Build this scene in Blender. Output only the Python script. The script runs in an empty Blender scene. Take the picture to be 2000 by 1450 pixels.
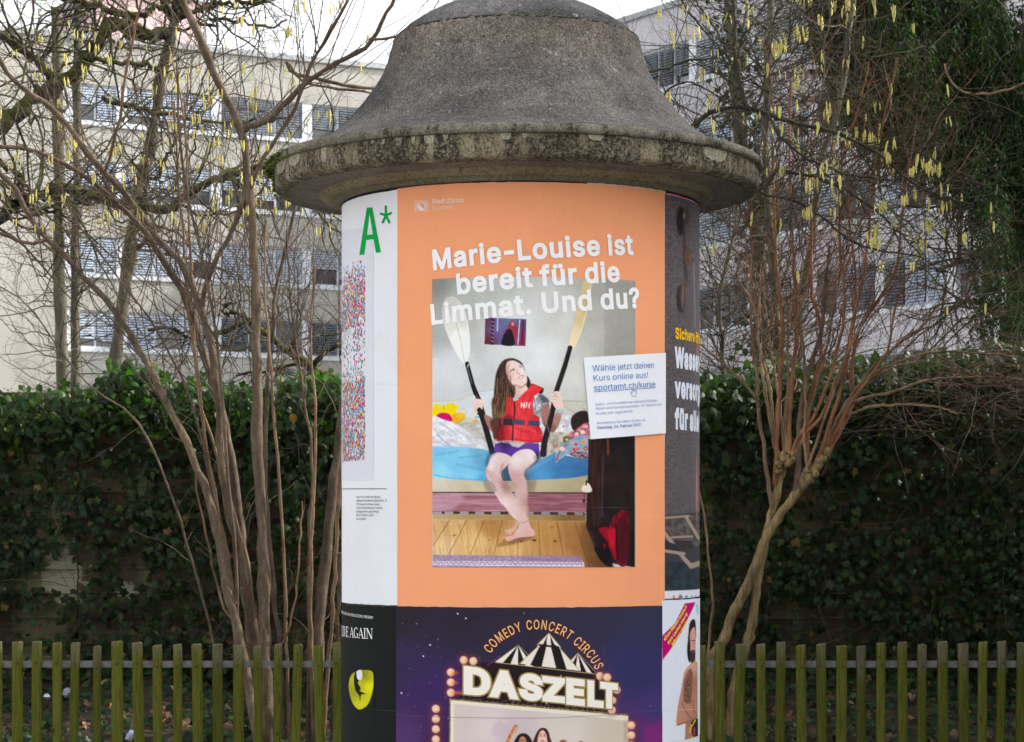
import bpy, math, random
import numpy as np
from mathutils import Vector, Matrix
from math import radians, sin, cos, pi, sqrt, asin, atan2

# ---------------------------------------------------------------- camera, world, sun, exposure
sc = bpy.context.scene
COL = sc.collection
EYE = 1.6
cam_d = bpy.data.cameras.new('camera')
cam = bpy.data.objects.new('camera', cam_d)
COL.objects.link(cam)
cam.location = (0, 0, EYE)
cam.rotation_euler = (radians(90), 0, 0)
cam_d.sensor_width = 36
cam_d.lens = 84.24
cam_d.shift_y = 0.1625
cam_d.clip_start = 0.1
cam_d.clip_end = 3000
cam_d.dof.use_dof = True
cam_d.dof.focus_distance = 8.0
cam_d.dof.aperture_fstop = 16
sc.camera = cam

world = bpy.data.worlds.new('World')
sc.world = world
world.use_nodes = True
wn = world.node_tree
for n in list(wn.nodes):
    wn.nodes.remove(n)
SUN_EL, SUN_AZ = 36, 80            # degrees; azimuth measured from +Y towards +X
w_out = wn.nodes.new('ShaderNodeOutputWorld')
w_bg = wn.nodes.new('ShaderNodeBackground')
w_sky = wn.nodes.new('ShaderNodeTexSky')
w_sky.sky_type = 'NISHITA'
w_sky.sun_disc = False
w_sky.sun_elevation = radians(SUN_EL)
w_sky.sun_rotation = radians(SUN_AZ)
w_sky.air_density = 1.0
w_sky.dust_density = 3.0
w_hsv = wn.nodes.new('ShaderNodeHueSaturation')
w_hsv.inputs['Saturation'].default_value = 0.17
w_bg.inputs['Strength'].default_value = 0.15
wn.links.new(w_sky.outputs[0], w_hsv.inputs['Color'])
wn.links.new(w_hsv.outputs[0], w_bg.inputs[0])
wn.links.new(w_bg.outputs[0], w_out.inputs[0])

sun_d = bpy.data.lights.new('sun', 'SUN')
sun_d.energy = 2.0
sun_d.angle = radians(0.6)
sun_d.color = (1.0, 0.93, 0.82)
sun = bpy.data.objects.new('sun', sun_d)
COL.objects.link(sun)
sd = Vector((sin(radians(SUN_AZ)) * cos(radians(SUN_EL)), cos(radians(SUN_AZ)) * cos(radians(SUN_EL)), sin(radians(SUN_EL))))
sun.rotation_euler = sd.to_track_quat('Z', 'Y').to_euler()
sun.location = (0, 0, 30)

sc.view_settings.view_transform = 'Standard'
sc.view_settings.look = 'None'
sc.view_settings.gamma = 1
sc.view_settings.use_curve_mapping = False
sc.view_settings.exposure = 1.62
sc.cycles.max_bounces = 6
sc.cycles.transparent_max_bounces = 8
sc.cycles.sample_clamp_indirect = 6

# ---------------------------------------------------------------- helpers
F = 4680.0
rng = np.random.default_rng(7)
random.seed(7)

def at(px, py, d):
    return Vector(((px - 1000) * d / F, d, EYE + (1050 - py) * d / F))

def lin(c):
    c = np.asarray(c, float) / 255.0
    return np.where(c <= 0.04045, c / 12.92, ((c + 0.055) / 1.055) ** 2.4)

def tag(o, label=None, cat=None, group=None, kind=None):
    if label: o['label'] = label
    if cat: o['category'] = cat
    if group: o['group'] = group
    if kind: o['kind'] = kind
    return o

def empty(name, loc=(0, 0, 0), **k):
    o = bpy.data.objects.new(name, None)
    o.location = loc
    o.empty_display_size = 0.1
    COL.objects.link(o)
    return tag(o, **k)

def link(name, me, mat=None, parent=None, loc=None, **k):
    o = bpy.data.objects.new(name, me)
    if mat is not None and len(me.materials) == 0:
        me.materials.append(mat)
    COL.objects.link(o)
    if parent is not None:
        o.parent = parent
        ploc = parent.matrix_world.translation if parent.parent is None else None
        # parents here are only ever translated, never rotated: keep world-space vertices
        t = Vector((0, 0, 0)); p = parent
        while p is not None:
            t += p.location; p = p.parent
        o.location = (Vector(loc) if loc is not None else Vector((0, 0, 0))) - t
    elif loc is not None:
        o.location = loc
    return tag(o, **k)

def npmesh(name, V, FF, cols=None, smooth=False):
    """V (n,3); FF list of int arrays (m,k) of constant k each"""
    me = bpy.data.meshes.new(name)
    V = np.asarray(V, np.float32)
    if not isinstance(FF, (list, tuple)) or np.isscalar(FF[0][0]): FF = [FF]
    FF = [np.asarray(f, np.int32) for f in FF if len(f)]
    nl = sum(f.size for f in FF); nf = sum(len(f) for f in FF)
    me.vertices.add(len(V)); me.loops.add(nl); me.polygons.add(nf)
    me.vertices.foreach_set('co', V.ravel())
    me.loops.foreach_set('vertex_index', np.concatenate([f.ravel() for f in FF]))
    tot = np.concatenate([np.full(len(f), f.shape[1], np.int32) for f in FF])
    st = np.concatenate([[0], np.cumsum(tot)[:-1]]).astype(np.int32)
    me.polygons.foreach_set('loop_start', st)
    me.polygons.foreach_set('loop_total', tot)
    me.polygons.foreach_set('use_smooth', np.full(nf, bool(smooth)))
    if cols is not None:
        a = me.color_attributes.new('col', 'FLOAT_COLOR', 'POINT')
        c = np.ones((len(V), 4), np.float32); c[:, :3] = cols
        a.data.foreach_set('color', c.ravel())
    me.update(calc_edges=True)
    return me

class Geo:
    def __init__(s): s.V = []; s.F = {}; s.n = 0; s.C = []; s.hc = False
    def add(s, V, Fs, col=None):
        V = np.asarray(V, float).reshape(-1, 3)
        if not isinstance(Fs, (list, tuple)) or (len(Fs) and np.isscalar(Fs[0][0])): Fs = [Fs]
        for f in Fs:
            f = np.asarray(f, int)
            if f.ndim == 1: f = f[None]
            s.F.setdefault(f.shape[1], []).append(f + s.n)
        s.V.append(V); s.n += len(V)
        c = np.ones((len(V), 3))
        if col is not None: c[:] = col; s.hc = True
        s.C.append(c)
    def box(s, c, h, rot=None, col=None):
        q = np.array([[x, y, z] for x in (-1, 1) for y in (-1, 1) for z in (-1, 1)], float) * np.array(h)
        if rot is not None: q = q @ np.array(rot).T
        s.add(q + np.array(c), np.array([[0, 1, 3, 2], [4, 6, 7, 5], [0, 4, 5, 1], [2, 3, 7, 6], [0, 2, 6, 4], [1, 5, 7, 3]]), col)
    def mesh(s, name, smooth=False):
        return npmesh(name, np.concatenate(s.V), [np.concatenate(f) for f in s.F.values()], np.concatenate(s.C) if s.hc else None, smooth)

def smooth_line(P, n):
    """Catmull-Rom through P resampled to n points"""
    P = np.asarray(P, float)
    if len(P) < 3:
        t = np.linspace(0, 1, n)[:, None]; return P[0] * (1 - t) + P[-1] * t
    Q = np.vstack([2 * P[0] - P[1], P, 2 * P[-1] - P[-2]])
    seg = np.linalg.norm(np.diff(P, axis=0), axis=1); cum = np.concatenate([[0], np.cumsum(seg)])
    ts = np.linspace(0, cum[-1], n); out = []
    for t in ts:
        i = min(np.searchsorted(cum, t, 'right') - 1, len(P) - 2); u = (t - cum[i]) / max(seg[i], 1e-9)
        p0, p1, p2, p3 = Q[i], Q[i + 1], Q[i + 2], Q[i + 3]
        out.append(0.5 * (2 * p1 + (p2 - p0) * u + (2 * p0 - 5 * p1 + 4 * p2 - p3) * u * u + (3 * p1 - p0 - 3 * p2 + p3) * u ** 3))
    return np.array(out)

def tubes(P, R, S=4, cap=False):
    """P (N,K,3), R (N,K) -> V, F quads"""
    P = np.asarray(P, float); R = np.asarray(R, float)
    N, K, _ = P.shape
    T = np.gradient(P, axis=1); T /= np.linalg.norm(T, axis=2, keepdims=True) + 1e-12
    ref = np.where(np.abs(T[:, :1, 2:3]) > .8, np.array([1., 0, 0]), np.array([0, 0.15, 1.]))
    A = np.cross(T, np.broadcast_to(ref, T.shape)); A /= np.linalg.norm(A, axis=2, keepdims=True) + 1e-12
    B = np.cross(T, A)
    a = np.arange(S) * 2 * pi / S
    V = P[:, :, None] + R[:, :, None, None] * (A[:, :, None] * np.cos(a)[:, None] + B[:, :, None] * np.sin(a)[:, None])
    idx = np.arange(N * K * S).reshape(N, K, S)
    i0 = idx[:, :-1]; i1 = idx[:, 1:]
    f = np.stack([i0, np.roll(i0, -1, 2), np.roll(i1, -1, 2), i1], -1).reshape(-1, 4)
    if cap and S == 4:
        f = np.concatenate([f, idx[:, -1], idx[:, 0, ::-1]])
    return V.reshape(-1, 3), f

# ---- node materials
def mat_new(name):
    m = bpy.data.materials.new(name); m.use_nodes = True
    nt = m.node_tree
    for n in list(nt.nodes): nt.nodes.remove(n)
    o = nt.nodes.new('ShaderNodeOutputMaterial'); p = nt.nodes.new('ShaderNodeBsdfPrincipled')
    nt.links.new(p.outputs[0], o.inputs[0])
    return m, nt, p, o

def nd(nt, typ, **k):
    n = nt.nodes.new(typ)
    for a, v in k.items():
        if a.startswith('i_'): n.inputs[a[2:].replace('_', ' ')].default_value = v
        else: setattr(n, a, v)
    return n

def ramp(nt, fac, stops):
    r = nt.nodes.new('ShaderNodeValToRGB'); e = r.color_ramp.elements
    while len(e) < len(stops): e.new(0.5)
    for i, (p, c) in enumerate(stops):
        e[i].position = p; e[i].color = (*c, 1) if len(c) == 3 else c
    nt.links.new(fac, r.inputs[0]); return r.outputs[0]

def mix(nt, a, b, fac, mode='MIX'):
    m = nt.nodes.new('ShaderNodeMix'); m.data_type = 'RGBA'; m.blend_type = mode
    for s, v in ((m.inputs[0], fac), (m.inputs[6], a), (m.inputs[7], b)):
        if hasattr(v, 'is_output'): nt.links.new(v, s)
        elif isinstance(v, (int, float)): s.default_value = v
        else: s.default_value = (*v, 1)
    return m.outputs[2]

def noise_f(nt, scale, detail=4, rough=0.55, vec=None, stretch=None, dist=0):
    n = nd(nt, 'ShaderNodeTexNoise', i_Scale=scale, i_Detail=detail, i_Roughness=rough, i_Distortion=dist)
    if vec is None:
        tc = nt.nodes.new('ShaderNodeTexCoord'); vec = tc.outputs['Object']
    if stretch:
        mp = nt.nodes.new('ShaderNodeMapping'); mp.inputs['Scale'].default_value = stretch
        nt.links.new(vec, mp.inputs[0]); vec = mp.outputs[0]
    nt.links.new(vec, n.inputs['Vector']); return n.outputs[0]

def bump(nt, p, h, strength, dist=0.01):
    b = nd(nt, 'ShaderNodeBump', i_Strength=strength, i_Distance=dist)
    nt.links.new(h, b.inputs['Height']); nt.links.new(b.outputs[0], p.inputs['Normal'])

def simple(name, c1, c2=None, scale=8, rough=0.8, bmp=0.0, bd=0.005, stretch=None, attr=False, rnd=0.0, spec=0.3, lo=.35, hi=.65):
    m, nt, p, o = mat_new(name)
    c2 = c2 or c1
    f = noise_f(nt, scale, 6, .6, stretch=stretch)
    col = ramp(nt, f, [(lo, c1), (hi, c2)])
    if attr:
        a = nd(nt, 'ShaderNodeAttribute', attribute_name='col'); col = mix(nt, col, a.outputs[0], 1.0, 'MULTIPLY')
    if rnd:
        oi = nt.nodes.new('ShaderNodeObjectInfo')
        v = ramp(nt, oi.outputs['Random'], [(0, (1 - rnd,) * 3), (1, (1 + rnd,) * 3)])
        col = mix(nt, col, v, 1.0, 'MULTIPLY')
    nt.links.new(col, p.inputs['Base Color'])
    p.inputs['Roughness'].default_value = rough
    p.inputs['Specular IOR Level'].default_value = spec
    if bmp: bump(nt, p, f, bmp, bd)
    return m

def print_mat(name, color=None):
    """paper print: flat ink colour (or the 'col' attribute), faint paper cockle"""
    m, nt, p, o = mat_new(name)
    if color is None:
        a = nd(nt, 'ShaderNodeAttribute', attribute_name='col'); c = a.outputs[0]
    else:
        c = tuple(color)
    g = noise_f(nt, 5, 5, .6)
    v = ramp(nt, g, [(.3, (.93,) * 3), (.7, (1.0,) * 3)])
    c = mix(nt, c, v, 1.0, 'MULTIPLY')
    st = noise_f(nt, 2.2, 6, .65, stretch=(1, 1, .7), dist=.5)      # glue and rain marks
    c = mix(nt, c, ramp(nt, st, [(.60, (1, 1, 1)), (.68, (.955, .945, .93)), (.74, (1, 1, 1))]), 1.0, 'MULTIPLY')
    nt.links.new(c, p.inputs['Base Color'])
    p.inputs['Roughness'].default_value = .8
    p.inputs['Specular IOR Level'].default_value = .08
    h = noise_f(nt, 7, 4, .55, stretch=(1, 1, .4), dist=.6)
    h2 = noise_f(nt, 30, 3, .6, stretch=(1, 1, .25))
    bump(nt, p, mix(nt, h, h2, .3), .5, .012)
    return m

K = 1.16   # ink albedo from picture colour: the sheets stand in open shade
def ink(*c): return tuple(np.clip(lin(c) * K, 0, .86))

# ================================================================ SETTING: ground
m_pave = simple('paving_concrete', (.26, .25, .23), (.34, .33, .31), 3, .9, .3)
me = npmesh('pavement', [(-400, -60, 0), (400, -60, 0), (400, 11.2, 0), (-400, 11.2, 0)], [[(0, 1, 2, 3)]])
link('pavement', me, m_pave, kind='structure')
m_yard = simple('yard_ground', (.16, .16, .13), (.26, .25, .21), .5, .95)
me = npmesh('ground', [(-900, 11.2, -.004), (900, 11.2, -.004), (900, 1500, -.004), (-900, 1500, -.004)], [[(0, 1, 2, 3)]])
link('ground', me, m_yard, kind='structure')

def bed_z(x, y):
    t = np.clip((y - 11.75) / 1.95, 0, 1)
    return .30 + .50 * t + .035 * np.sin(3.1 * x + 2 * y) + .03 * np.sin(7.3 * x - 3 * y)
m_soil = simple('bed_soil', (.018, .013, .009), (.05, .034, .02), 14, .95, .6, .02)
nx, ny = 90, 24
xs = np.linspace(-6, 6, nx); ys = np.linspace(11.62, 14.1, ny)
X, Y = np.meshgrid(xs, ys, indexing='ij'); Z = bed_z(X, Y) + rng.normal(0, .008, X.shape)
Z[:, 0] = 0; Z[:, -1] = 0
idx = np.arange(nx * ny).reshape(nx, ny)
me = npmesh('planting_bed', np.stack([X, Y, Z], -1).reshape(-1, 3), np.stack([idx[:-1, :-1], idx[1:, :-1], idx[1:, 1:], idx[:-1, 1:]], -1).reshape(-1, 4), smooth=True)
link('planting_bed', me, m_soil, kind='structure')

# ================================================================ buildings
def facade(root_name, loc_px0, d0, udir, label, m_wall, rows, bays, s_range, z_top, m_frame, blinds, nrm_sign=1, roof_mat=None, depth=14, side_mat=None, win_name='window'):
    """plane through pixel column loc_px0 at depth d0, running along udir. rows: list of (z0, z1); bays: list of (s0, s1, npanes, blind index)"""
    P0 = at(loc_px0, 1050, d0); P0.z = 0
    u = Vector((udir[0], udir[1], 0)).normalized(); nn = Vector((u.y, -u.x, 0)) * nrm_sign   # outward
    base = P0 + u * ((s_range[0] + s_range[1]) / 2)
    r = empty(root_name, base, label=label[0], cat='building')
    R = np.array([[u.x, nn.x, 0], [u.y, nn.y, 0], [0, 0, 1]])
    def W(s, n, z): return np.array(P0) + np.array(u) * s + np.array(nn) * n + np.array((0, 0, z))
    def bx(g, s0, s1, n0, n1, z0, z1, col=None):
        g.box(W((s0 + s1) / 2, (n0 + n1) / 2, (z0 + z1) / 2), (abs(s1 - s0) / 2, abs(n1 - n0) / 2, abs(z1 - z0) / 2), R, col)
    # wall: solid spandrels and end strips, window bands recessed .25
    g = Geo()
    zs = [0] + [z for rw in rows for z in rw] + [z_top]
    b0 = min(b[0] for b in bays); b1 = max(b[1] for b in bays)
    for i in range(0, len(zs), 2):
        bx(g, s_range[0], s_range[1], -.3, 0, zs[i], zs[i + 1])
    for (z0, z1) in rows:
        bx(g, s_range[0], b0, -.3, 0, z0, z1); bx(g, b1, s_range[1], -.3, 0, z0, z1)
    bx(g, s_range[0], s_range[1], -depth, -.7, 0, z_top)
    link('wall', g.mesh('wall'), m_wall, r)
    g = Geo(); bx(g, s_range[0] - .1, s_range[1] + .1, -depth - .1, .12, z_top + .004, z_top + .22)
    link('roof', g.mesh('roof'), roof_mat, r)
    cache = {}
    for ri, (z0, z1) in enumerate(rows):
        g = Geo(); bx(g, b0, b1, -.28, .07, z0 - .16, z0 - .004 + .0); 
        link('sill', g.mesh('sill'), m_frame, r)
        for bi, (s0, s1, npn, bt) in enumerate(bays):
            # frame with piers
            g = Geo()
            bx(g, s0, s0 + .42, -.26, -.02, z0, z1)
            w = (s1 - s0 - .42) / npn
            for k in range(npn):
                a = s0 + .42 + k * w
                bx(g, a, a + .06, -.25, -.12, z0, z1)
                bx(g, a + .06, a + w, -.25, -.12, z0, z0 + .07); bx(g, a + .06, a + w, -.25, -.12, z1 - .07, z1)
            win = link(win_name, g.mesh('window'), m_frame, r)
            g = Geo(); bx(g, s0 + .42, s1, -.24, -.22, z0 + .07, z1 - .07)
            link('pane', g.mesh('pane'), M_GLASS, win)
            bm_ = blinds[int(bt[ri % len(bt)])]
            for k in range(npn):
                a = s0 + .42 + k * w + .08
                drop = 1.0 if rng.random() < .6 else rng.uniform(.45, .93)
                n = int((z1 - z0 - .1) * drop / 0.10)
                if n < 2: continue
                g = Geo()
                tilt = rng.uniform(.75, 1.1)
                cs, sn = cos(tilt), sin(tilt)
                for q in range(n):
                    zc = z1 - .1 - q * 0.10
                    p = [W(a, -.10, zc), W(a + w - .1, -.10, zc), W(a + w - .1, -.10 + .1 * cs, zc - .1 * sn), W(a, -.10 + .1 * cs, zc - .1 * sn)]
                    g.add(p, [(0, 1, 2, 3)])
                if rng.random() < .25 and bt[ri % len(bt)] != '0': bb = blinds[0]
                else: bb = bm_
                link('blind', g.mesh('blind'), bb, win, kind='stuff')
    return r, W, bx

def glassmat():
    m, nt, p, o = mat_new('window_glass')
    f = noise_f(nt, .4, 2)
    nt.links.new(ramp(nt, f, [(.4, (.02, .025, .03)), (.6, (.06, .07, .08))]), p.inputs['Base Color'])
    p.inputs['Roughness'].default_value = .06; p.inputs['Metallic'].default_value = .0; p.inputs['Specular IOR Level'].default_value = .9
    return m
M_GLASS = glassmat()
def wallmat(name, c1, c2):
    m, nt, p, o = mat_new(name)
    f = noise_f(nt, .35, 5, .6, stretch=(1, 1, .5)); c = ramp(nt, f, [(.35, c1), (.65, c2)])
    s2 = noise_f(nt, 1.6, 6, .7, stretch=(1, 1, .12)); c = mix(nt, c, ramp(nt, s2, [(.45, (1, 1, 1)), (.70, (.84, .83, .80))]), 1, 'MULTIPLY')
    nt.links.new(c, p.inputs['Base Color']); p.inputs['Roughness'].default_value = .9; return m
m_wall_l = wallmat('beige_render', (.375, .36, .325), (.43, .415, .38))
m_wall_r = wallmat('lavender_render', (.50, .48, .53), (.57, .55, .60))  # bluish shade on the right facade put into its wall colour
m_frame_w = simple('white_frames', (.62, .65, .70), (.68, .71, .76), 2, .6)
m_roofs = simple('roof_edge', (.32, .33, .34), (.40, .41, .42), 1, .7)
m_blinds = [simple('pale_blinds', (.40, .47, .57), (.50, .57, .68), 3, .45), simple('dark_blinds', (.12, .14, .17), (.19, .22, .26), 3, .5)]

D0L = 92.0; uL = (.887, .461)
def s_at(px, loc_px0, d0, u):   # distance along the facade where it crosses pixel column px
    un = Vector((u[0], u[1], 0)).normalized(); P0 = at(loc_px0, 1050, d0)
    k = (px - 1000) / F
    return (k * P0.y - P0.x) / (un.x - k * un.y)
def z_at(px, py, loc_px0, d0, u):
    un = Vector((u[0], u[1], 0)).normalized(); s = s_at(px, loc_px0, d0, u)
    d = at(loc_px0, 1050, d0).y + un.y * s
    return EYE + (1050 - py) * d / F
sb = [s_at(p, 0, D0L, uL) for p in (133, 228, 414, 592)]
bw = sb[3] - sb[2]
bays = [(sb[0] - .2, sb[1], 2, '00000')]
pat = ['00000', '11011', '11010', '11011', '01101', '11111']
for k in range(6):
    bays.append((sb[1] + k * bw, sb[1] + (k + 1) * bw, 3, ['01000', '11100', '11101', '11111', '11011', '11111'][k]))
zr = []
for (yt, yb) in ((757, 829), (606, 679), (460, 534), (312, 388), (163, 237)):
    zr.append((z_at(160, yb, 0, D0L, uL), z_at(160, yt, 0, D0L, uL)))
low = zr[0]; h = zr[1][0] - zr[0][0]
zt = z_at(0, 62, 0, D0L, uL)
bL, WL, bxL = facade('office_block', 0, D0L, uL, ['beige rendered office block with bands of blinds, behind the bare shrub on the left'], m_wall_l,
    [(low[0] - h, low[1] - h)] + zr, bays, (-14, sb[1] + 6 * bw + 1.5), zt, m_frame_w, m_blinds, roof_mat=m_roofs)
# pink upper storey, set back
sA = s_at(250, 0, D0L, uL); sB = s_at(462, 0, D0L, uL)
g = Geo(); bxL(g, sA, sB, -9, -4, zt + .22, zt + 2.9)
m_pink = simple('pink_render', (.62, .44, .44), (.68, .50, .50), .6, .9)
ph = link('penthouse', g.mesh('penthouse'), m_pink, bL)
g = Geo(); bxL(g, sA - .2, sB + .2, -9.2, -3.8, zt + 2.904, zt + 3.05); link('roof_edge', g.mesh('roof_edge'), m_roofs, ph)

D0R = 85.0; uR = (-.53, .847); PXR = 1430
def sr(p): return s_at(p, PXR, D0R, uR)
s1594 = sr(1594); s1725 = sr(1725); bwR = abs(s1725 - s1594)
# along uR the facade recedes to the left: larger s = further left
baysR = []
pr = ['10111', '00111', '10101', '01111']
s_first = s1594
for k in range(-4, 6):
    a = s1594 + k * bwR
    baysR.append((a, a + bwR, 3, ['11111', '11111', '11101', '11111', '01010', '00100', '10110', '01011', '00101', '11011'][k + 4]))
zrR = []
for (yt, yb) in ((719, 800), (551, 640), (385, 471), (218, 300), (52, 135)):
    zrR.append((z_at(1430, yb, PXR, D0R, uR), z_at(1430, yt, PXR, D0R, uR)))
hR = zrR[1][0] - zrR[0][0]
ztR = z_at(1250, 36, PXR, D0R, uR)
allz = [(zrR[0][0] - hR, zrR[0][1] - hR)] + [z for z in zrR if z[1] < ztR - .3]
bR, WR, bxR = facade('apartment_block', PXR, D0R, uR, ['lavender rendered block with shuttered windows receding behind the orange stemmed shrub on the right'], m_wall_r,
    allz, baysR, (s1594 - 5.5 * bwR, s1594 + 6 * bwR + 4), ztR, m_frame_w, m_blinds, nrm_sign=-1, roof_mat=m_roofs)

# ================================================================ ADVERTISING COLUMN
CX, CY, RC = 0.0275, 7.8, 0.578
col_root = empty('advertising_column', (CX, CY, 0), label='round concrete advertising column with bell shaped roof, pasted all round with posters', cat='advertising column')

def cyl_px(px, py, R=RC):
    """pixel -> (theta, z) on the column; theta 0 faces the camera, + to the right"""
    px = np.asarray(px, float); py = np.asarray(py, float)
    k = (px - 1000) / F
    a = 1 + k * k; b = -2 * (k * CX + CY); c = CX * CX + CY * CY - R * R
    D = np.sqrt(np.maximum(b * b - 4 * a * c, 0)); t = (-b - D) / (2 * a)
    x = k * t; y = t
    th = np.arctan2(x - CX, -(y - CY))
    return th, EYE + (1050 - py) * t / F
def cyl_pt(th, z, off=0.0):
    r = RC + off
    return np.stack([CX + r * np.sin(th), CY - r * np.cos(th), z], -1)
def px_of(th, z, off=0):
    p = cyl_pt(th, z, off); return 1000 + F * p[..., 0] / p[..., 1], 1050 - F * (p[..., 2] - EYE) / p[..., 1]

# ---- concrete body
def lathe(name, prof, mat, parent, seg=160, rough=0.0, **k):
    prof = np.array(prof, float); n = len(prof)
    a = np.arange(seg) * 2 * pi / seg
    r = prof[:, 0][:, None] + (rng.normal(0, rough, (n, seg)) if rough else 0) * np.ones((n, seg)); z = prof[:, 1][:, None] + EYE + np.zeros((n, seg))
    V = np.stack([CX + r * np.sin(a), CY - r * np.cos(a), z], -1).reshape(-1, 3)
    i = np.arange(n * seg).reshape(n, seg); i2 = np.roll(i, -1, 1)
    f = np.stack([i[:-1], i2[:-1], i2[1:], i[1:]], -1).reshape(-1, 4)
    return link(name, npmesh(name, V, f, smooth=True), mat, parent, **k)
def dens(prof, st=.02):
    out = [prof[0]]
    for a, b in zip(prof[:-1], prof[1:]):
        n = max(1, int(math.hypot(b[0] - a[0], b[1] - a[1]) / st))
        for i in range(1, n + 1): out.append((a[0] + (b[0] - a[0]) * i / n, a[1] + (b[1] - a[1]) * i / n))
    return out

def concrete(name, stops, speck_hi, lichen, drip=0.0, moss=False, sc1=4.5, dark=None, warm=True):
    m, nt, p, o = mat_new(name)
    tc = nt.nodes.new('ShaderNodeTexCoord')
    big = noise_f(nt, sc1, 7, .62, dist=.4)
    col = ramp(nt, big, stops)
    fine = noise_f(nt, 170, 3, .7)
    col = mix(nt, col, ramp(nt, fine, [(.33, (.30,) * 3), (.5, (1,) * 3), (.70, (speck_hi,) * 3)]), .9, 'MULTIPLY')
    mid = noise_f(nt, 46, 5, .8)
    col = mix(nt, col, ramp(nt, mid, [(.38, (.62,) * 3), (.56, (1.05,) * 3)]), .75, 'MULTIPLY')
    if lichen:
        sx = nt.nodes.new('ShaderNodeSeparateXYZ'); nt.links.new(tc.outputs['Object'], sx.inputs[0])
        wd = noise_f(nt, 5, 5, .65); ma = nd(nt, 'ShaderNodeMath', operation='MULTIPLY_ADD'); ma.inputs[1].default_value = .35; nt.links.new(wd, ma.inputs[0])
        m2 = nd(nt, 'ShaderNodeMath', operation='ADD'); m2.inputs[1].default_value = -3.12; nt.links.new(sx.outputs[2], m2.inputs[0]); nt.links.new(m2.outputs[0], ma.inputs[2])
        col = mix(nt, col, mix(nt, col, (1.5, 1.36, 1.2), 1, 'MULTIPLY'), ramp(nt, ma.outputs[0], [(.08, (0, 0, 0)), (.30, (1, 1, 1))]) if warm else 0.0)   # washed, browner band round the top
        bl2 = noise_f(nt, 2.6, 6, .7, dist=.8); col = mix(nt, col, ramp(nt, bl2, [(.36, (.62, .60, .60)), (.52, (1, 1, 1)), (.68, (1.3, 1.28, 1.22))]), 1, 'MULTIPLY')
        pit = nd(nt, 'ShaderNodeTexVoronoi', i_Scale=42.0); nt.links.new(tc.outputs['Object'], pit.inputs['Vector'])
        pg = noise_f(nt, 6, 2); pm_ = ramp(nt, pit.outputs['Distance'], [(.10, (1, 1, 1)), (.20, (0, 0, 0))]); col = mix(nt, col, (.33, .32, .29), mix(nt, (0, 0, 0), mix(nt, pm_, ramp(nt, pg, [(.52, (0, 0, 0)), (.58, (1, 1, 1))]), 1, 'MULTIPLY'), .7))
        l1 = noise_f(nt, 15, 6, .66, stretch=(1, 1, 1.5), dist=.25)
        lm = ramp(nt, l1, [(lichen, (0, 0, 0)), (lichen + .035, (1, 1, 1))])
        l2 = ramp(nt, noise_f(nt, 80, 2), [(.42, (0, 0, 0)), (.55, (1, 1, 1))])
        lm = mix(nt, lm, l2, 1.0, 'MULTIPLY')
        col = mix(nt, col, (.36, .37, .34), mix(nt, (0, 0, 0), lm, .75))
        l3 = noise_f(nt, 22, 4, .6, stretch=(1, 1, 1.6), dist=.2)
        dm = ramp(nt, l3, [(.66, (0, 0, 0)), (.70, (1, 1, 1))])
        col = mix(nt, col, (.035, .03, .027), mix(nt, (0, 0, 0), dm, .6))
    if dark:
        # streaky black algae, stretched down the face
        d1 = noise_f(nt, 16, 6, .7, stretch=(1, 1, .22), dist=.3)
        dm = ramp(nt, d1, [(dark, (0, 0, 0)), (dark + .10, (1, 1, 1))])
        d2 = ramp(nt, noise_f(nt, 95, 4, .8), [(.44, (0, 0, 0)), (.54, (1, 1, 1))])
        dm = mix(nt, dm, d2, .75, 'MULTIPLY')
        col = mix(nt, col, (.030, .027, .020), dm)
    nt.links.new(col, p.inputs['Base Color'])
    p.inputs['Roughness'].default_value = .95; p.inputs['Specular IOR Level'].default_value = .1
    hh = mix(nt, mid, fine, .5)
    bump(nt, p, hh, .8, .006)
    return m
m_bell = concrete('weathered_grey_concrete', [(.30, (.055, .051, .050)), (.45, (.095, .088, .084)), (.62, (.130, .122, .113)), (.75, (.17, .16, .145))], 2.1, .655)
m_dome = concrete('dome_concrete', [(.30, (.060, .058, .058)), (.45, (.10, .096, .095)), (.62, (.14, .135, .132)), (.75, (.18, .175, .17))], 2.1, .655, warm=False)
m_joint = simple('joint_dirt', (.012, .010, .007), (.035, .030, .018), 40, .95)
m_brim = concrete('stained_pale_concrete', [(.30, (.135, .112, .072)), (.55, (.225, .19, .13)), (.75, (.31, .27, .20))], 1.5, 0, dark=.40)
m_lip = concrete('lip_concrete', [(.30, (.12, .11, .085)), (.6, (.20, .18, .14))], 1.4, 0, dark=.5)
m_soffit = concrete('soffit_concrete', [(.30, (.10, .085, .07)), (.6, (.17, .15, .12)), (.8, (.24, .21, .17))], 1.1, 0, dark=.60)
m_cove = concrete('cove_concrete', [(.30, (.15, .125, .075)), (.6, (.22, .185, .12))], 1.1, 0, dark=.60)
m_neck = concrete('neck_concrete', [(.30, (.10, .09, .06)), (.6, (.17, .15, .10))], 1.2, 0, dark=.6)

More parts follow.
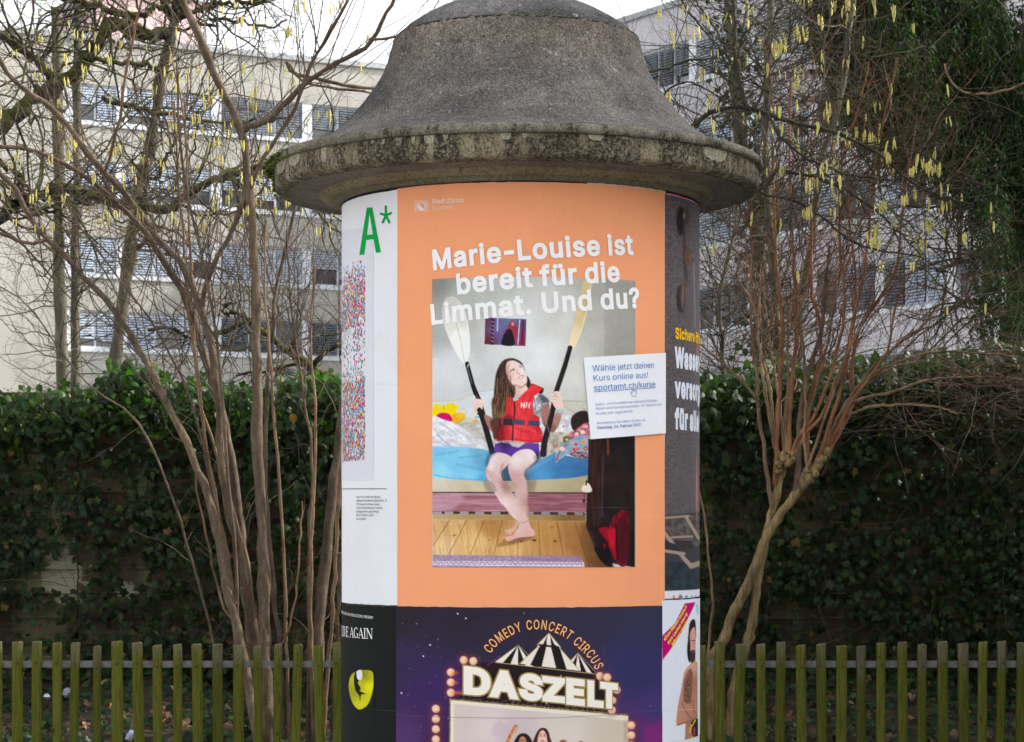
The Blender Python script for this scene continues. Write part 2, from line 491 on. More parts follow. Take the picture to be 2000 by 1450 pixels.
bell = [(.735, 1.226), (.69, 1.243), (.63, 1.275), (.573, 1.318), (.523, 1.372), (.478, 1.43), (.442, 1.484), (.422, 1.53), (.409, 1.575), (.401, 1.606), (.396, 1.616), (.386, 1.617), (.381, 1.609)]
bl = smooth_line([(a, b, 0) for a, b in bell[:-3]], 46)[:, :2].tolist() + bell[-3:]
roof = lathe('roof_bell', bl, m_bell, col_root, 200, .0012)
dome = smooth_line([(.381, 1.609, 0), (.379, 1.622, 0), (.372, 1.636, 0), (.338, 1.664, 0), (.24, 1.717, 0), (.13, 1.748, 0), (.004, 1.76, 0)], 24)[:, :2].tolist()
lathe('joint', [(.3975, 1.609), (.3985, 1.612), (.3975, 1.6155), (.392, 1.6185), (.380, 1.6175)], m_joint, col_root, 220, .0011)
lathe('roof_dome', dome, m_dome, col_root, 160, .0008)
lathe('brim_lip', dens([(.785, 1.186), (.797, 1.187), (.800, 1.197), (.797, 1.208), (.787, 1.216), (.762, 1.221), (.736, 1.225)], .01), m_lip, col_root, 260, .0006)
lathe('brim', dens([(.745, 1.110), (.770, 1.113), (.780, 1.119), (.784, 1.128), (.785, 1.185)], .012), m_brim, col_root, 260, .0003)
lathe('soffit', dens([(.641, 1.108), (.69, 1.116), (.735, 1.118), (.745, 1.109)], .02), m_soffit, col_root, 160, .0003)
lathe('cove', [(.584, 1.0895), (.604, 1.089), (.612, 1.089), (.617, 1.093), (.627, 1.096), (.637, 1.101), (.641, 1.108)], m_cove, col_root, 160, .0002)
lathe('neck', dens([(.587, 1.0), (.592, 1.072), (.596, 1.089), (.604, 1.0895)], .02)[0:], m_neck, col_root, 160, .0006) if False else lathe('neck', [(.579, 1.0755), (.596, 1.0755), (.598, 1.082), (.604, 1.0885)], m_neck, col_root, 160, .0004)
lathe('shaft', [(RC - .006, -1.6), (RC - .006, 1.08)], m_neck, col_root, 120)
lathe('plinth', [(RC + .05, -1.6), (RC + .05, -1.46), (RC + .03, -1.44), (RC - .006, -1.44)], m_bell, col_root, 120)
# moss cushions on the left shoulder of the brim and a thin line under the dome
m_moss = simple('moss', (.035, .05, .006), (.13, .17, .02), 30, .95, .8, .01)
g = Geo()
def blob(g, c, r, n=6, squash=.6):
    V = [[c[0], c[1], c[2] + r * squash]]
    for j, (rr, zz) in enumerate(((.7, .42), (1, 0))):
        for i in range(n):
            a = i * 2 * pi / n + j; q = r * rr * rng.uniform(.8, 1.2)
            V.append([c[0] + q * cos(a), c[1] + q * sin(a), c[2] + zz * r * squash])
    Fs = [np.array([(0, 1 + i, 1 + (i + 1) % n) for i in range(n)]), np.array([(1 + i, 1 + n + i, 1 + n + (i + 1) % n, 1 + (i + 1) % n) for i in range(n)])]
    g.add(V, Fs)
for k in range(520):
    th = rng.normal(-1.45, .17); rr = rng.uniform(.775, .808); zz = 1.214 - max(0, rr - .79) * .9
    if rng.random() < .35: rr = .806; zz = rng.uniform(1.175, 1.208)
    if rng.random() < .12: rr = .786; zz = rng.uniform(1.12, 1.185); th = rng.normal(-1.5, .06)
    blob(g, (CX + rr * sin(th), CY - rr * cos(th), EYE + zz - .004), rng.uniform(.004, .011))
for k in range(220):
    th = rng.uniform(-.1, 1.5); rr = .394; blob(g, (CX + rr * sin(th), CY - rr * cos(th), EYE + 1.616), rng.uniform(.0015, .005))
link('moss', g.mesh('moss', True), m_moss, col_root, kind='stuff')

g = Geo()
for c0 in (-.62, -.18, .02, .12, .2):
    for k in range(26):
        th = c0 + rng.normal(0, .035); blob(g, (CX + .397 * sin(th), CY - .397 * cos(th), EYE + 1.609 + rng.normal(0, .003)), rng.uniform(.002, .005), 6, .5)
link('mortar', g.mesh('mortar', True), simple('pale_mortar', (.24, .24, .21), (.36, .36, .33), 60, .9), col_root, kind='stuff')

# ---- lime runs under the lip: pale patches on the brim band
g = Geo()
runs = [(-1.24, .13, .040), (-1.07, .09, .034), (-.84, .03, .05), (-.58, .010, .010), (-.53, .012, .016), (-.46, .022, .022), (-.40, .012, .022), (-.335, .034, .026), (-.27, .016, .014),
        (-.04, .03, .020), (.03, .014, .016), (.30, .05, .016), (.88, .13, .040), (.42, .02, .008)]
for th, w, hh in runs:
    n = 15; V = []
    for i in range(n):
        a = th + (i / (n - 1) - .5) * w / .786
        b = hh * (max(0, 1 - abs(2 * i / (n - 1) - 1) ** 3.5)) ** .5 * rng.uniform(.82, 1.05) + .001
        for zz in (1.1845, 1.1845 - b): V.append((CX + .7866 * sin(a), CY - .7866 * cos(a), EYE + zz))
    g.add(V, np.array([(2 * i, 2 * i + 1, 2 * i + 3, 2 * i + 2) for i in range(n - 1)]))
m_lime = concrete('lime_run', [(.3, (.25, .225, .16)), (.7, (.36, .33, .25))], 1.2, 0, dark=.55)
link('lime_run', g.mesh('lime_run'), m_lime, col_root, kind='stuff')

for o in list(COL.objects):       # the roof sits a touch off the drum's axis
    if o.parent == col_root and o.name.split('.')[0] in ('roof_bell', 'roof_dome', 'joint', 'brim_lip', 'brim', 'soffit', 'cove', 'moss', 'mortar', 'lime_run'): o.location.x -= .013

# ---------------------------------------------------------------- lettering outlines (one grotesque alphabet, drawn as polygons)
GL = {
  'A': (480, [[16,0,201,509,276,509,463,0,395,0,287,302,264,372,232,478,245,478,213,371,191,302,85,0], [110,142,110,199,370,199,370,142]]),
  'B': (456, [[60,0,60,509,241,509,289,504,329,491,359,469,381,442,394,410,398,374,395,344,387,320,356,286,315,267,315,262,339,257,363,245,385,227,402,203,414,173,418,136,413,100,400,67,377,39,344,18,301,4,247,0], [125,57,245,57,296,63,330,80,349,105,355,137,352,161,342,184,327,203,306,218,279,228,248,231,125,231], [125,285,238,285,288,296,308,309,323,326,333,348,336,372,330,403,313,429,283,446,240,452,125,452]]),
  'C': (510, [[267,-7,205,1,150,25,104,63,70,115,48,179,40,254,48,329,70,393,104,445,150,484,205,508,267,516,340,504,373,490,402,471,427,447,448,418,463,385,473,348,408,348,389,395,357,428,315,449,267,456,223,450,184,432,150,403,125,364,109,314,103,254,109,194,125,145,151,105,184,76,223,59,267,53,315,60,357,81,389,114,408,160,473,160,463,124,448,91,428,62,402,38,373,19,341,5,305,-4]]),
  'D': (502, [[219,0,96,0,96,57,215,57,272,63,318,81,354,110,379,149,394,198,399,255,394,312,379,361,354,399,320,428,275,446,221,452,93,452,93,509,225,509,294,501,353,478,399,441,433,391,455,329,462,255,455,181,433,119,398,68,351,31,291,8], [125,509,125,0,60,0,60,509]]),
  'E': (419, [[60,0,60,509,372,509,372,452,125,452,125,286,355,286,355,229,125,229,125,57,375,57,375,0]]),
  'F': (410, [[60,0,60,509,369,509,369,452,125,452,125,278,346,278,346,221,125,221,125,0]]),
  'G': (520, [[269,-7,205,1,149,25,104,64,69,116,47,179,40,254,47,329,69,393,103,445,149,484,203,508,265,516,304,513,340,504,374,489,403,469,429,445,449,416,465,384,474,349,408,349,387,393,356,427,315,448,265,456,222,450,183,432,150,404,125,364,109,314,103,254,109,194,125,145,151,105,184,76,224,59,269,53,309,57,345,71,374,93,396,123,410,160,415,202,434,199,283,199,283,256,478,256,478,200,471,141,451,91,419,50,377,19,326,0]]),
  'H': (517, [[60,0,60,509,125,509,125,289,392,289,392,509,457,509,457,0,392,0,392,232,125,232,125,0]]),
  'I': (300, [[31,0,31,57,118,57,118,452,31,452,31,509,269,509,269,452,183,452,183,57,269,57,269,0]]),
  'J': (396, [[185,-7,124,3,75,33,44,81,33,145,33,173,98,173,98,145,104,104,122,74,149,56,185,50,220,56,248,74,266,104,272,145,272,509,336,509,336,145,326,81,294,33,246,3]]),
  'K': (467, [[104,145,104,216,139,261,174,303,212,344,364,509,448,509,231,276,228,276], [60,0,60,509,125,509,125,334,124,225,125,193,125,0], [372,0,188,259,228,309,449,0]]),
  'L': (393, [[60,0,60,509,125,509,125,57,361,57,361,0]]),
  'M': (628, [[60,0,60,509,152,509,277,187,287,159,299,123,311,84,322,49,307,49,318,83,330,121,342,158,352,187,476,509,568,509,568,0,504,0,504,291,504,327,505,369,506,413,507,457,513,457,498,409,482,363,467,322,456,291,342,0,286,0,170,291,159,321,145,361,129,408,112,457,119,457,120,416,121,372,122,328,122,291,122,0]]),
  'N': (523, [[60,0,60,509,136,509,343,183,363,151,388,107,414,55,405,54,401,108,399,157,399,195,399,509,463,509,463,0,387,0,202,290,177,331,148,381,108,452,119,454,122,384,124,328,125,291,125,0]]),
  'O': (533, [[267,-7,205,1,150,25,105,63,70,115,48,179,40,254,48,329,70,393,105,445,150,484,205,508,267,516,329,508,384,484,429,445,464,393,486,329,493,254,486,179,464,115,429,63,384,25,329,1], [267,53,310,59,349,76,383,105,408,144,425,194,430,254,425,314,408,365,383,404,349,433,310,450,267,456,223,450,184,433,151,404,125,364,109,314,103,254,109,194,125,144,151,105,184,76,223,59]]),
  'P': (445, [[60,0,60,509,235,509,289,503,332,487,366,462,390,430,404,391,409,348,404,304,390,265,366,233,332,207,289,191,235,186,109,186,109,242,233,242,269,246,297,256,318,272,333,294,342,319,344,348,342,376,333,402,318,423,297,439,268,449,232,452,125,452,125,0]]),
  'R': (449, [[60,0,60,509,236,509,290,504,333,489,367,465,390,433,405,395,409,352,405,309,390,271,367,240,333,217,289,203,236,198,96,198,96,255,234,255,269,258,298,267,319,281,334,300,342,324,345,352,342,380,334,405,319,425,298,440,269,449,233,452,125,452,125,0], [353,0,230,229,303,229,428,0]]),
  'S': (447, [[224,-9,172,-4,128,9,91,31,64,60,46,96,38,137,104,137,110,110,123,88,142,71,166,59,224,49,257,52,286,60,311,74,329,92,341,114,346,139,342,161,332,179,296,205,245,222,184,239,128,260,86,289,60,326,52,372,58,413,75,448,102,476,138,498,180,511,227,516,275,511,316,498,351,476,377,449,394,415,401,378,337,378,326,412,302,437,267,453,225,459,194,456,167,448,145,435,129,418,118,398,115,376,119,352,131,334,169,308,212,293,264,279,312,264,359,238,395,198,405,171,408,139,403,99,386,64,360,34,323,11,278,-4]]),
  'T': (449, [[32,452,32,509,417,509,417,452,257,452,257,0,193,0,193,452]]),
  'U': (517, [[259,-8,203,-2,154,15,114,43,85,80,66,124,60,173,60,509,124,509,124,178,128,144,141,113,160,87,187,68,220,56,259,52,298,56,331,68,357,87,377,113,389,144,393,178,393,509,457,509,457,173,451,124,433,80,403,43,363,15,315,-2]]),
  'V': (480, [[204,0,16,509,84,509,192,206,215,137,248,31,235,31,267,138,290,206,395,509,463,509,278,0]]),
  'W': (686, [[155,0,16,509,82,509,163,196,175,145,187,94,197,40,189,40,200,94,211,145,224,196,306,509,380,509,462,196,474,145,486,94,497,40,488,40,499,94,510,145,523,196,603,509,670,509,530,0,455,0,368,323,351,391,336,475,350,475,335,395,318,323,230,0]]),
  'Y': (472, [[203,0,203,208,16,509,91,509,192,344,222,292,250,230,224,230,251,293,280,344,381,509,455,509,268,208,268,0]]),
  'Z': (438, [[42,0,42,46,273,385,306,431,341,476,348,454,285,452,223,452,40,452,40,509,397,509,397,462,169,129,134,81,97,33,90,54,152,57,214,57,399,57,399,0]]),
  'a': (389, [[160,-9,126,-5,94,5,68,22,48,45,35,73,30,108,34,138,43,161,58,179,78,193,125,211,178,220,234,227,265,235,273,243,276,255,276,257,267,297,240,322,196,331,149,322,118,301,100,274,41,291,57,322,79,346,104,364,133,375,194,384,239,379,286,360,306,343,322,320,333,290,337,251,337,0,277,0,277,52,272,52,252,25,215,1], [170,45,202,49,228,59,248,74,263,93,272,115,276,138,276,190,259,182,231,176,200,171,175,168,134,159,103,139,95,124,92,105,102,72,130,52]]),
  'b': (424, [[229,-8,198,-5,172,4,138,31,118,59,112,59,112,0,53,0,53,509,114,509,114,319,118,319,137,346,171,373,197,381,229,384,274,378,313,361,345,332,370,293,385,245,390,189,385,133,370,84,346,45,313,16,274,-2], [220,47,253,51,279,66,301,88,316,117,325,151,328,189,325,227,316,261,301,290,280,311,253,325,220,330,188,325,161,312,140,291,125,263,116,229,113,189,116,150,125,115,140,86,162,65,188,51]]),
  'c': (396, [[207,-8,159,-2,117,16,82,46,56,85,40,133,34,187,40,243,56,291,82,330,117,360,159,378,207,384,260,377,305,356,340,322,362,277,303,262,290,289,270,311,242,325,207,330,173,325,145,310,124,287,108,258,99,224,96,187,99,151,108,117,124,89,145,66,173,51,207,46,243,52,271,66,292,89,304,117,363,102,341,56,306,21,261,-1]]),
  'd': (424, [[195,-8,151,-2,111,16,79,45,55,84,39,133,34,189,39,245,55,293,79,332,112,361,151,378,196,384,228,381,253,373,287,346,306,319,311,319,311,509,372,509,372,0,313,0,313,59,307,59,287,31,252,4,227,-5], [205,47,236,51,263,65,284,86,299,115,309,150,312,189,309,229,300,263,284,291,263,312,237,325,205,330,172,325,145,311,124,290,108,261,99,227,96,189,99,151,109,117,124,88,145,66,172,51]]),
  'e': (404, [[212,-8,161,-2,117,16,82,46,56,85,40,132,34,187,39,242,55,290,81,329,115,359,157,378,205,384,266,374,294,361,319,341,341,315,357,282,368,242,371,194,371,169,75,169,75,221,338,221,310,202,307,237,298,269,283,294,263,314,237,326,205,330,173,326,146,313,125,294,109,270,99,241,96,211,96,178,100,139,110,106,128,80,151,61,179,50,212,46,254,53,285,73,306,105,365,91,353,63,335,39,311,19,283,4,249,-5]]),
  'f': (254, [[228,379,228,327,6,327,6,379], [81,0,81,432,84,461,96,486,113,505,135,519,187,530,222,527,243,521,227,468,215,472,195,474,171,470,154,460,145,443,142,419,142,0]]),
  'g': (425, [[207,-151,168,-148,134,-140,82,-110,51,-69,101,-41,122,-66,154,-88,207,-97,249,-92,282,-75,304,-47,311,-6,311,68,306,68,287,41,252,16,227,8,195,5,152,10,113,27,80,53,55,90,39,136,34,191,39,246,55,293,80,332,112,361,152,378,196,384,228,382,253,373,288,346,308,319,313,319,313,379,372,379,372,-9,367,-54,350,-90,324,-117,291,-136,251,-147], [205,59,237,63,264,75,285,95,300,121,309,154,312,193,309,231,300,264,285,291,264,312,237,325,205,330,172,325,145,312,124,290,109,262,99,229,96,193,99,155,109,123,124,96,145,76,172,63]]),
  'h': (410, [[114,227,114,0,53,0,53,509,114,509,114,287,102,287,124,332,152,362,187,379,227,384,264,380,295,369,321,349,341,321,353,285,357,240,357,0,296,0,296,235,290,275,273,304,246,323,210,329,184,326,161,317,141,303,126,283,117,257]]),
  'i': (167, [[53,0,53,379,114,379,114,0], [84,443,67,446,54,455,44,468,41,483,44,499,54,512,67,521,84,524,100,521,114,512,123,499,126,483,123,468,114,455,100,446]]),
  'j': (167, [[53,379,114,379,114,-30,111,-63,102,-90,86,-113,65,-129,37,-139,4,-143,-10,-143,-10,-87,2,-87,25,-83,40,-72,50,-54,53,-29], [83,443,67,446,53,455,44,468,41,483,44,499,53,512,67,521,83,524,100,521,114,512,123,499,126,483,123,468,114,455,100,446]]),
  'k': (381, [[110,137,110,212,121,212,284,379,360,379,184,199,177,199], [53,0,53,509,114,509,114,0], [294,0,148,186,191,229,372,0]]),
  'l': (189, [[139,-2,101,3,74,20,58,47,53,84,53,509,114,509,114,99,120,62,130,54,146,52,160,53,170,54,181,3,162,-1]]),
  'm': (610, [[53,0,53,379,112,379,112,295,108,295,118,323,132,346,172,376,219,386,257,380,287,361,309,331,321,295,312,295,322,321,337,343,381,375,437,386,468,383,497,372,522,354,541,328,553,296,557,255,557,0,496,0,496,254,490,289,473,313,447,326,419,330,395,328,374,320,345,290,335,247,335,0,274,0,274,260,269,288,253,311,229,326,199,330,158,320,140,307,126,289,117,266,114,238,114,0]]),
  'n': (410, [[114,227,114,0,53,0,53,379,112,379,112,287,102,287,124,332,152,362,187,379,227,384,264,380,295,369,321,349,341,321,353,285,357,240,357,0,296,0,296,235,290,275,273,304,246,323,210,329,184,326,161,317,141,303,126,283,117,257]]),
  'o': (415, [[207,-8,159,-2,117,16,82,46,56,85,40,133,34,187,40,243,56,291,82,330,117,360,159,378,207,384,256,378,299,360,333,330,359,291,376,243,381,187,376,133,359,85,333,46,299,16,256,-2], [207,46,242,51,270,66,292,89,307,117,316,151,319,187,316,224,307,258,292,287,270,310,242,325,207,330,173,325,145,310,124,287,108,258,99,224,96,187,99,151,108,117,124,89,145,66,173,51]]),
  'p': (424, [[53,-143,53,379,112,379,112,319,118,319,137,346,171,373,197,381,229,384,274,378,313,361,345,332,370,293,385,245,390,189,385,133,370,84,346,45,313,16,274,-2,229,-8,198,-5,173,4,138,31,118,59,114,59,114,-143], [220,47,253,51,279,66,301,88,316,117,325,151,328,189,325,227,316,261,301,290,280,311,253,325,220,330,188,325,161,312,140,291,125,263,116,229,113,189,116,150,125,115,140,86,162,65,188,51]]),
  'r': (259, [[53,0,53,379,112,379,112,321,115,321,130,347,152,367,181,380,213,385,229,384,243,384,243,322,230,324,207,326,182,323,159,315,140,301,126,284,117,262,114,237,114,0]]),
  's': (365, [[182,-8,145,-5,112,3,84,18,62,38,45,63,36,94,94,107,105,79,124,60,150,49,181,45,217,50,244,62,262,81,268,103,265,121,254,136,237,147,212,155,149,170,104,186,72,208,53,237,47,274,51,305,65,332,87,354,115,370,149,381,187,384,223,381,254,372,279,358,299,339,324,290,268,277,258,298,243,316,219,328,187,333,156,329,131,317,114,299,109,277,112,258,124,243,172,223,229,209,275,194,306,171,325,142,331,107,326,75,312,47,290,24,260,6,223,-5]]),
  't': (227, [[204,379,204,327,6,327,6,379], [65,471,126,471,126,98,128,76,136,61,150,53,170,50,185,51,202,54,213,2,192,-3,168,-4,125,2,92,21,72,52,65,93]]),
  'u': (410, [[182,-5,146,-1,115,11,89,31,69,59,57,95,53,139,53,379,114,379,114,144,119,105,137,75,164,56,200,50,226,53,249,62,268,77,283,97,293,122,296,153,296,379,357,379,357,0,298,0,298,92,307,92,286,47,257,17,222,0]]),
  'v': (389, [[163,0,17,379,84,379,165,155,187,87,206,21,184,21,203,87,224,155,305,379,371,379,226,0]]),
  'w': (567, [[138,0,23,379,87,379,133,214,154,137,175,41,165,41,186,135,206,214,252,379,316,379,362,214,382,136,402,41,391,41,413,135,434,214,480,379,545,379,429,0,368,0,319,172,305,225,291,280,277,338,291,338,277,280,263,225,248,172,199,0]]),
  'y': (389, [[47,-139,61,-86,71,-87,104,-89,130,-74,151,-36,163,-1,17,379,84,379,165,155,187,87,206,21,184,21,202,87,224,155,305,379,371,379,204,-58,177,-107,139,-136,91,-145,65,-143]]),
  'z': (380, [[42,0,42,46,254,320,254,323,48,323,48,379,333,379,333,331,126,60,126,56,339,56,339,0]]),
  'ä': (389, [[160,-9,126,-5,94,5,68,22,48,45,35,73,30,108,34,138,43,161,58,179,78,193,125,211,178,220,234,227,265,235,273,243,276,255,276,257,267,297,240,322,196,331,149,322,118,301,100,274,41,291,57,322,79,346,104,364,133,375,194,384,239,379,286,360,306,343,322,320,333,290,337,251,337,0,277,0,277,52,272,52,252,25,215,1], [170,45,202,49,228,59,248,74,263,93,272,115,276,138,276,190,259,182,231,176,200,171,175,168,134,159,103,139,95,124,92,105,102,72,130,52], [261,443,246,446,233,455,224,468,221,483,224,499,233,512,246,520,261,523,277,520,290,512,299,499,301,483,299,468,290,455,277,446], [117,443,102,446,89,455,80,468,77,483,80,499,89,512,102,520,117,523,133,520,146,512,155,499,158,483,155,468,146,455,133,446]]),
  'ü': (410, [[182,-5,146,-1,115,11,89,31,69,59,57,95,53,139,53,379,114,379,114,144,119,105,137,75,164,56,200,50,226,53,249,62,268,77,283,97,293,122,296,153,296,379,357,379,357,0,298,0,298,92,307,92,286,47,257,17,222,0], [277,443,261,446,248,455,239,468,236,483,239,499,248,512,261,520,277,523,292,520,305,512,314,499,317,483,314,468,305,455,292,446], [133,443,118,446,104,455,96,468,93,483,96,499,104,512,118,520,133,523,149,520,162,512,170,499,173,483,170,468,162,455,149,446]]),
  'ö': (415, [[207,-8,159,-2,117,16,82,46,56,85,40,133,34,187,40,243,56,291,82,330,117,360,159,378,207,384,256,378,299,360,333,330,359,291,376,243,381,187,376,133,359,85,333,46,299,16,256,-2], [207,46,242,51,270,66,292,89,307,117,316,151,319,187,316,224,307,258,292,287,270,310,242,325,207,330,173,325,145,310,124,287,108,258,99,224,96,187,99,151,108,117,124,89,145,66,173,51], [279,443,264,446,251,455,242,468,239,483,242,499,251,512,264,520,279,523,295,520,308,512,317,499,320,483,317,468,308,455,295,446], [136,443,120,446,107,455,98,468,95,483,98,499,107,512,120,520,136,523,151,520,164,512,173,499,176,483,173,468,164,455,151,446]]),
  'ß': (441, [[122,362,122,0,60,0,60,362,70,429,99,477,143,506,197,516,229,512,260,503,289,486,312,463,327,432,332,393,325,351,309,322,292,299,285,272,288,256,297,241,327,215,362,188,391,152,400,129,403,100,399,69,386,42,366,21,340,6,307,-4,269,-7,207,1,164,20,187,74,217,58,265,50,297,53,321,64,337,81,342,104,339,123,330,139,300,167,264,194,235,227,226,247,223,272,230,306,247,329,264,353,272,388,266,420,250,442,226,455,197,459,164,453,141,435,127,405]]),
  '0': (453, [[227,-7,174,1,130,24,95,62,69,113,53,178,48,254,53,330,69,395,95,447,130,484,174,508,227,516,279,508,323,484,358,447,384,395,400,330,405,254,400,178,384,113,359,62,323,24,279,1], [227,50,261,56,290,74,313,103,330,144,340,194,344,254,340,314,330,365,313,405,290,435,261,453,227,460,192,453,163,435,140,405,123,365,113,314,109,254,113,194,123,144,140,103,163,74,192,56]]),
  '1': (453, [[76,0,76,55,391,55,391,0], [276,509,276,0,212,0,212,448,209,448,86,358,86,427,198,509]]),
  '2': (453, [[64,0,64,47,234,229,282,282,311,327,320,371,317,397,308,419,293,436,273,449,224,460,196,457,172,447,153,433,139,413,130,390,127,362,66,362,71,405,86,442,111,473,143,496,182,511,225,516,268,511,306,497,337,474,361,445,376,411,381,372,371,318,336,259,267,180,153,60,153,57,389,57,389,0]]),
  '3': (453, [[218,-7,173,-3,133,10,98,30,70,57,52,91,44,132,109,132,115,107,126,87,144,71,165,59,219,50,275,61,297,74,315,93,325,116,329,145,326,172,316,196,299,217,275,234,242,244,201,248,157,248,157,299,288,448,288,452,70,452,70,509,372,509,372,461,211,278,211,289,264,288,308,276,344,253,371,222,387,186,393,145,387,103,370,66,344,36,309,12,266,-2]]),
  '4': (453, [[40,105,40,158,247,509,311,509,109,166,109,163,413,163,413,105], [282,0,282,121,282,146,282,318,343,318,343,0]]),
  '5': (453, [[221,-7,178,-2,140,11,108,32,83,60,66,93,60,130,122,130,127,108,138,89,173,60,221,50,250,53,276,64,298,82,314,104,324,131,328,162,324,193,314,221,297,244,275,262,248,273,218,277,167,268,128,246,67,253,96,509,366,509,366,452,151,452,134,301,136,301,178,325,229,334,263,330,294,321,321,306,345,285,364,260,379,231,388,199,391,163,385,117,369,76,343,41,309,15,268,-1]]),
  '6': (453, [[226,-7,182,-1,142,15,109,40,84,74,69,115,64,162,68,199,80,239,137,340,252,509,322,509,151,261,145,261,165,288,196,307,235,314,278,309,316,295,346,271,370,240,384,201,389,157,384,112,368,73,343,39,310,14,271,-2], [226,48,254,52,279,63,299,79,314,101,324,128,327,157,324,187,314,213,299,235,279,251,254,262,226,265,198,262,174,252,153,235,138,214,128,188,125,158,128,128,138,102,153,79,174,63,198,52]]),
  '7': (453, [[97,0,323,448,323,452,62,452,62,509,391,509,391,449,165,0]]),
  '8': (453, [[226,-7,178,-2,136,11,101,33,74,62,57,96,52,135,55,166,65,195,81,220,101,241,125,256,153,265,153,267,119,282,93,308,76,342,70,380,75,417,90,450,114,477,146,498,184,511,226,516,269,511,306,498,337,477,361,450,377,417,382,380,376,342,359,308,333,282,300,267,300,265,327,256,351,241,372,220,387,195,397,166,401,135,395,96,378,62,352,33,317,11,275,-2], [226,49,258,52,285,60,307,74,323,91,333,113,337,139,333,165,322,189,305,208,283,223,256,232,226,235,196,232,169,223,147,208,130,189,119,165,115,139,119,113,129,91,145,74,167,60,195,52], [226,290,274,300,293,313,307,330,316,351,319,376,316,399,308,420,294,437,275,449,226,460,177,449,159,437,145,420,136,399,133,376,136,351,145,330,159,313,178,300]]),
  '9': (453, [[226,516,271,510,310,494,343,468,368,434,384,393,389,347,385,309,373,270,315,168,200,0,130,0,301,248,307,248,287,221,257,202,218,195,175,199,137,214,106,237,83,269,68,307,64,352,69,397,85,436,110,469,143,494,182,510], [226,460,199,457,174,446,154,429,138,407,129,381,125,352,129,322,138,295,154,274,174,257,199,247,226,243,254,247,279,257,299,273,314,295,324,321,327,350,324,381,314,407,299,429,279,446,254,457]]),
  '.': (188, [[95,-4,78,-1,63,9,53,24,50,41,53,59,63,73,78,83,95,87,113,83,128,73,138,59,141,41,138,24,128,9,113,-1]]),
  ',': (188, [[38,-119,68,71,137,71,84,-119]]),
  '-': (453, [[337,244,337,188,114,188,114,244]]),
  '!': (196, [[67,160,63,509,132,509,128,160], [98,-4,81,-1,66,9,56,24,52,41,56,58,66,73,81,83,98,86,116,83,130,73,140,58,143,41,140,24,130,9,116,-1]]),
  '?': (358, [[132,152,132,159,141,230,153,252,168,269,209,298,247,334,258,357,262,384,259,406,250,425,220,452,178,462,137,453,106,425,96,404,92,378,27,378,33,418,49,452,73,479,103,499,138,511,178,516,219,511,255,498,284,478,306,451,319,418,324,382,319,344,306,311,284,284,254,261,219,235,200,205,194,158,194,152], [164,-4,146,-1,131,9,121,24,118,41,121,58,131,73,146,83,164,86,181,83,196,73,206,58,209,41,206,24,196,9,181,-1]]),
  '/': (249, [[235,533,71,-76,14,-76,178,533]]),
  ':': (188, [[95,-4,78,-1,63,9,53,24,50,41,53,59,63,73,78,83,95,87,113,83,128,73,138,59,141,41,138,24,128,9,113,-1], [95,271,78,274,63,284,53,299,50,316,53,334,63,349,78,359,95,362,113,359,128,349,138,334,141,316,138,299,128,284,113,274]]),
  '«': (403, [[168,49,33,209,168,369,238,369,105,209,238,49], [307,49,171,209,307,369,377,369,243,209,377,49]]),
  '»': (403, [[26,49,159,209,26,369,96,369,231,209,96,49], [165,49,298,209,165,369,234,369,370,209,234,49]]),
  '(': (273, [[89,207,101,324,132,441,177,539,236,539,191,428,161,313,151,207,160,115,188,16,236,-96,177,-96,139,-21,111,55,95,131]]),
  ')': (273, [[37,-96,86,18,113,116,122,207,112,313,82,428,37,539,97,539,142,441,173,323,184,207,178,130,161,53,134,-22,97,-96]]),
  '*': (453, [[201,223,206,331,114,272,89,315,186,365,89,415,114,459,206,400,201,509,250,509,246,400,337,459,362,415,266,365,362,315,337,272,246,331,250,223]]),
  '©': (637, [[173,254,178,293,193,328,216,358,247,382,282,397,321,402,355,398,386,386,414,368,436,345,452,317,460,286,400,286,391,309,372,328,348,340,321,344,297,341,276,332,243,299,234,278,231,254,234,230,243,209,276,177,297,168,321,165,347,169,370,181,386,199,395,223,455,223,447,191,432,163,411,140,385,122,355,110,321,107,282,112,247,126,216,150,193,180,178,215], [318,-8,266,-3,216,12,172,37,133,69,101,108,76,153,61,202,56,254,61,307,76,356,101,401,133,440,172,472,216,496,266,511,318,517,371,511,420,496,465,472,504,440,536,401,560,356,575,307,580,254,575,202,560,153,536,108,504,69,465,37,420,12,371,-3], [318,51,359,55,397,67,432,86,462,111,487,141,506,176,517,214,521,254,517,295,506,333,487,368,462,398,432,423,397,442,359,454,318,457,278,454,240,442,205,423,175,398,150,368,131,333,119,295,115,254,119,214,131,176,150,141,175,111,205,86,240,67,278,55]])}
GLY = {c: (v[0] / 1000, [np.array(q).reshape(-1, 2) / 1000 for q in v[1]]) for c, v in GL.items()}
CAP = max(p[:, 1].max() for p in GLY['H'][1])
_gc = {}
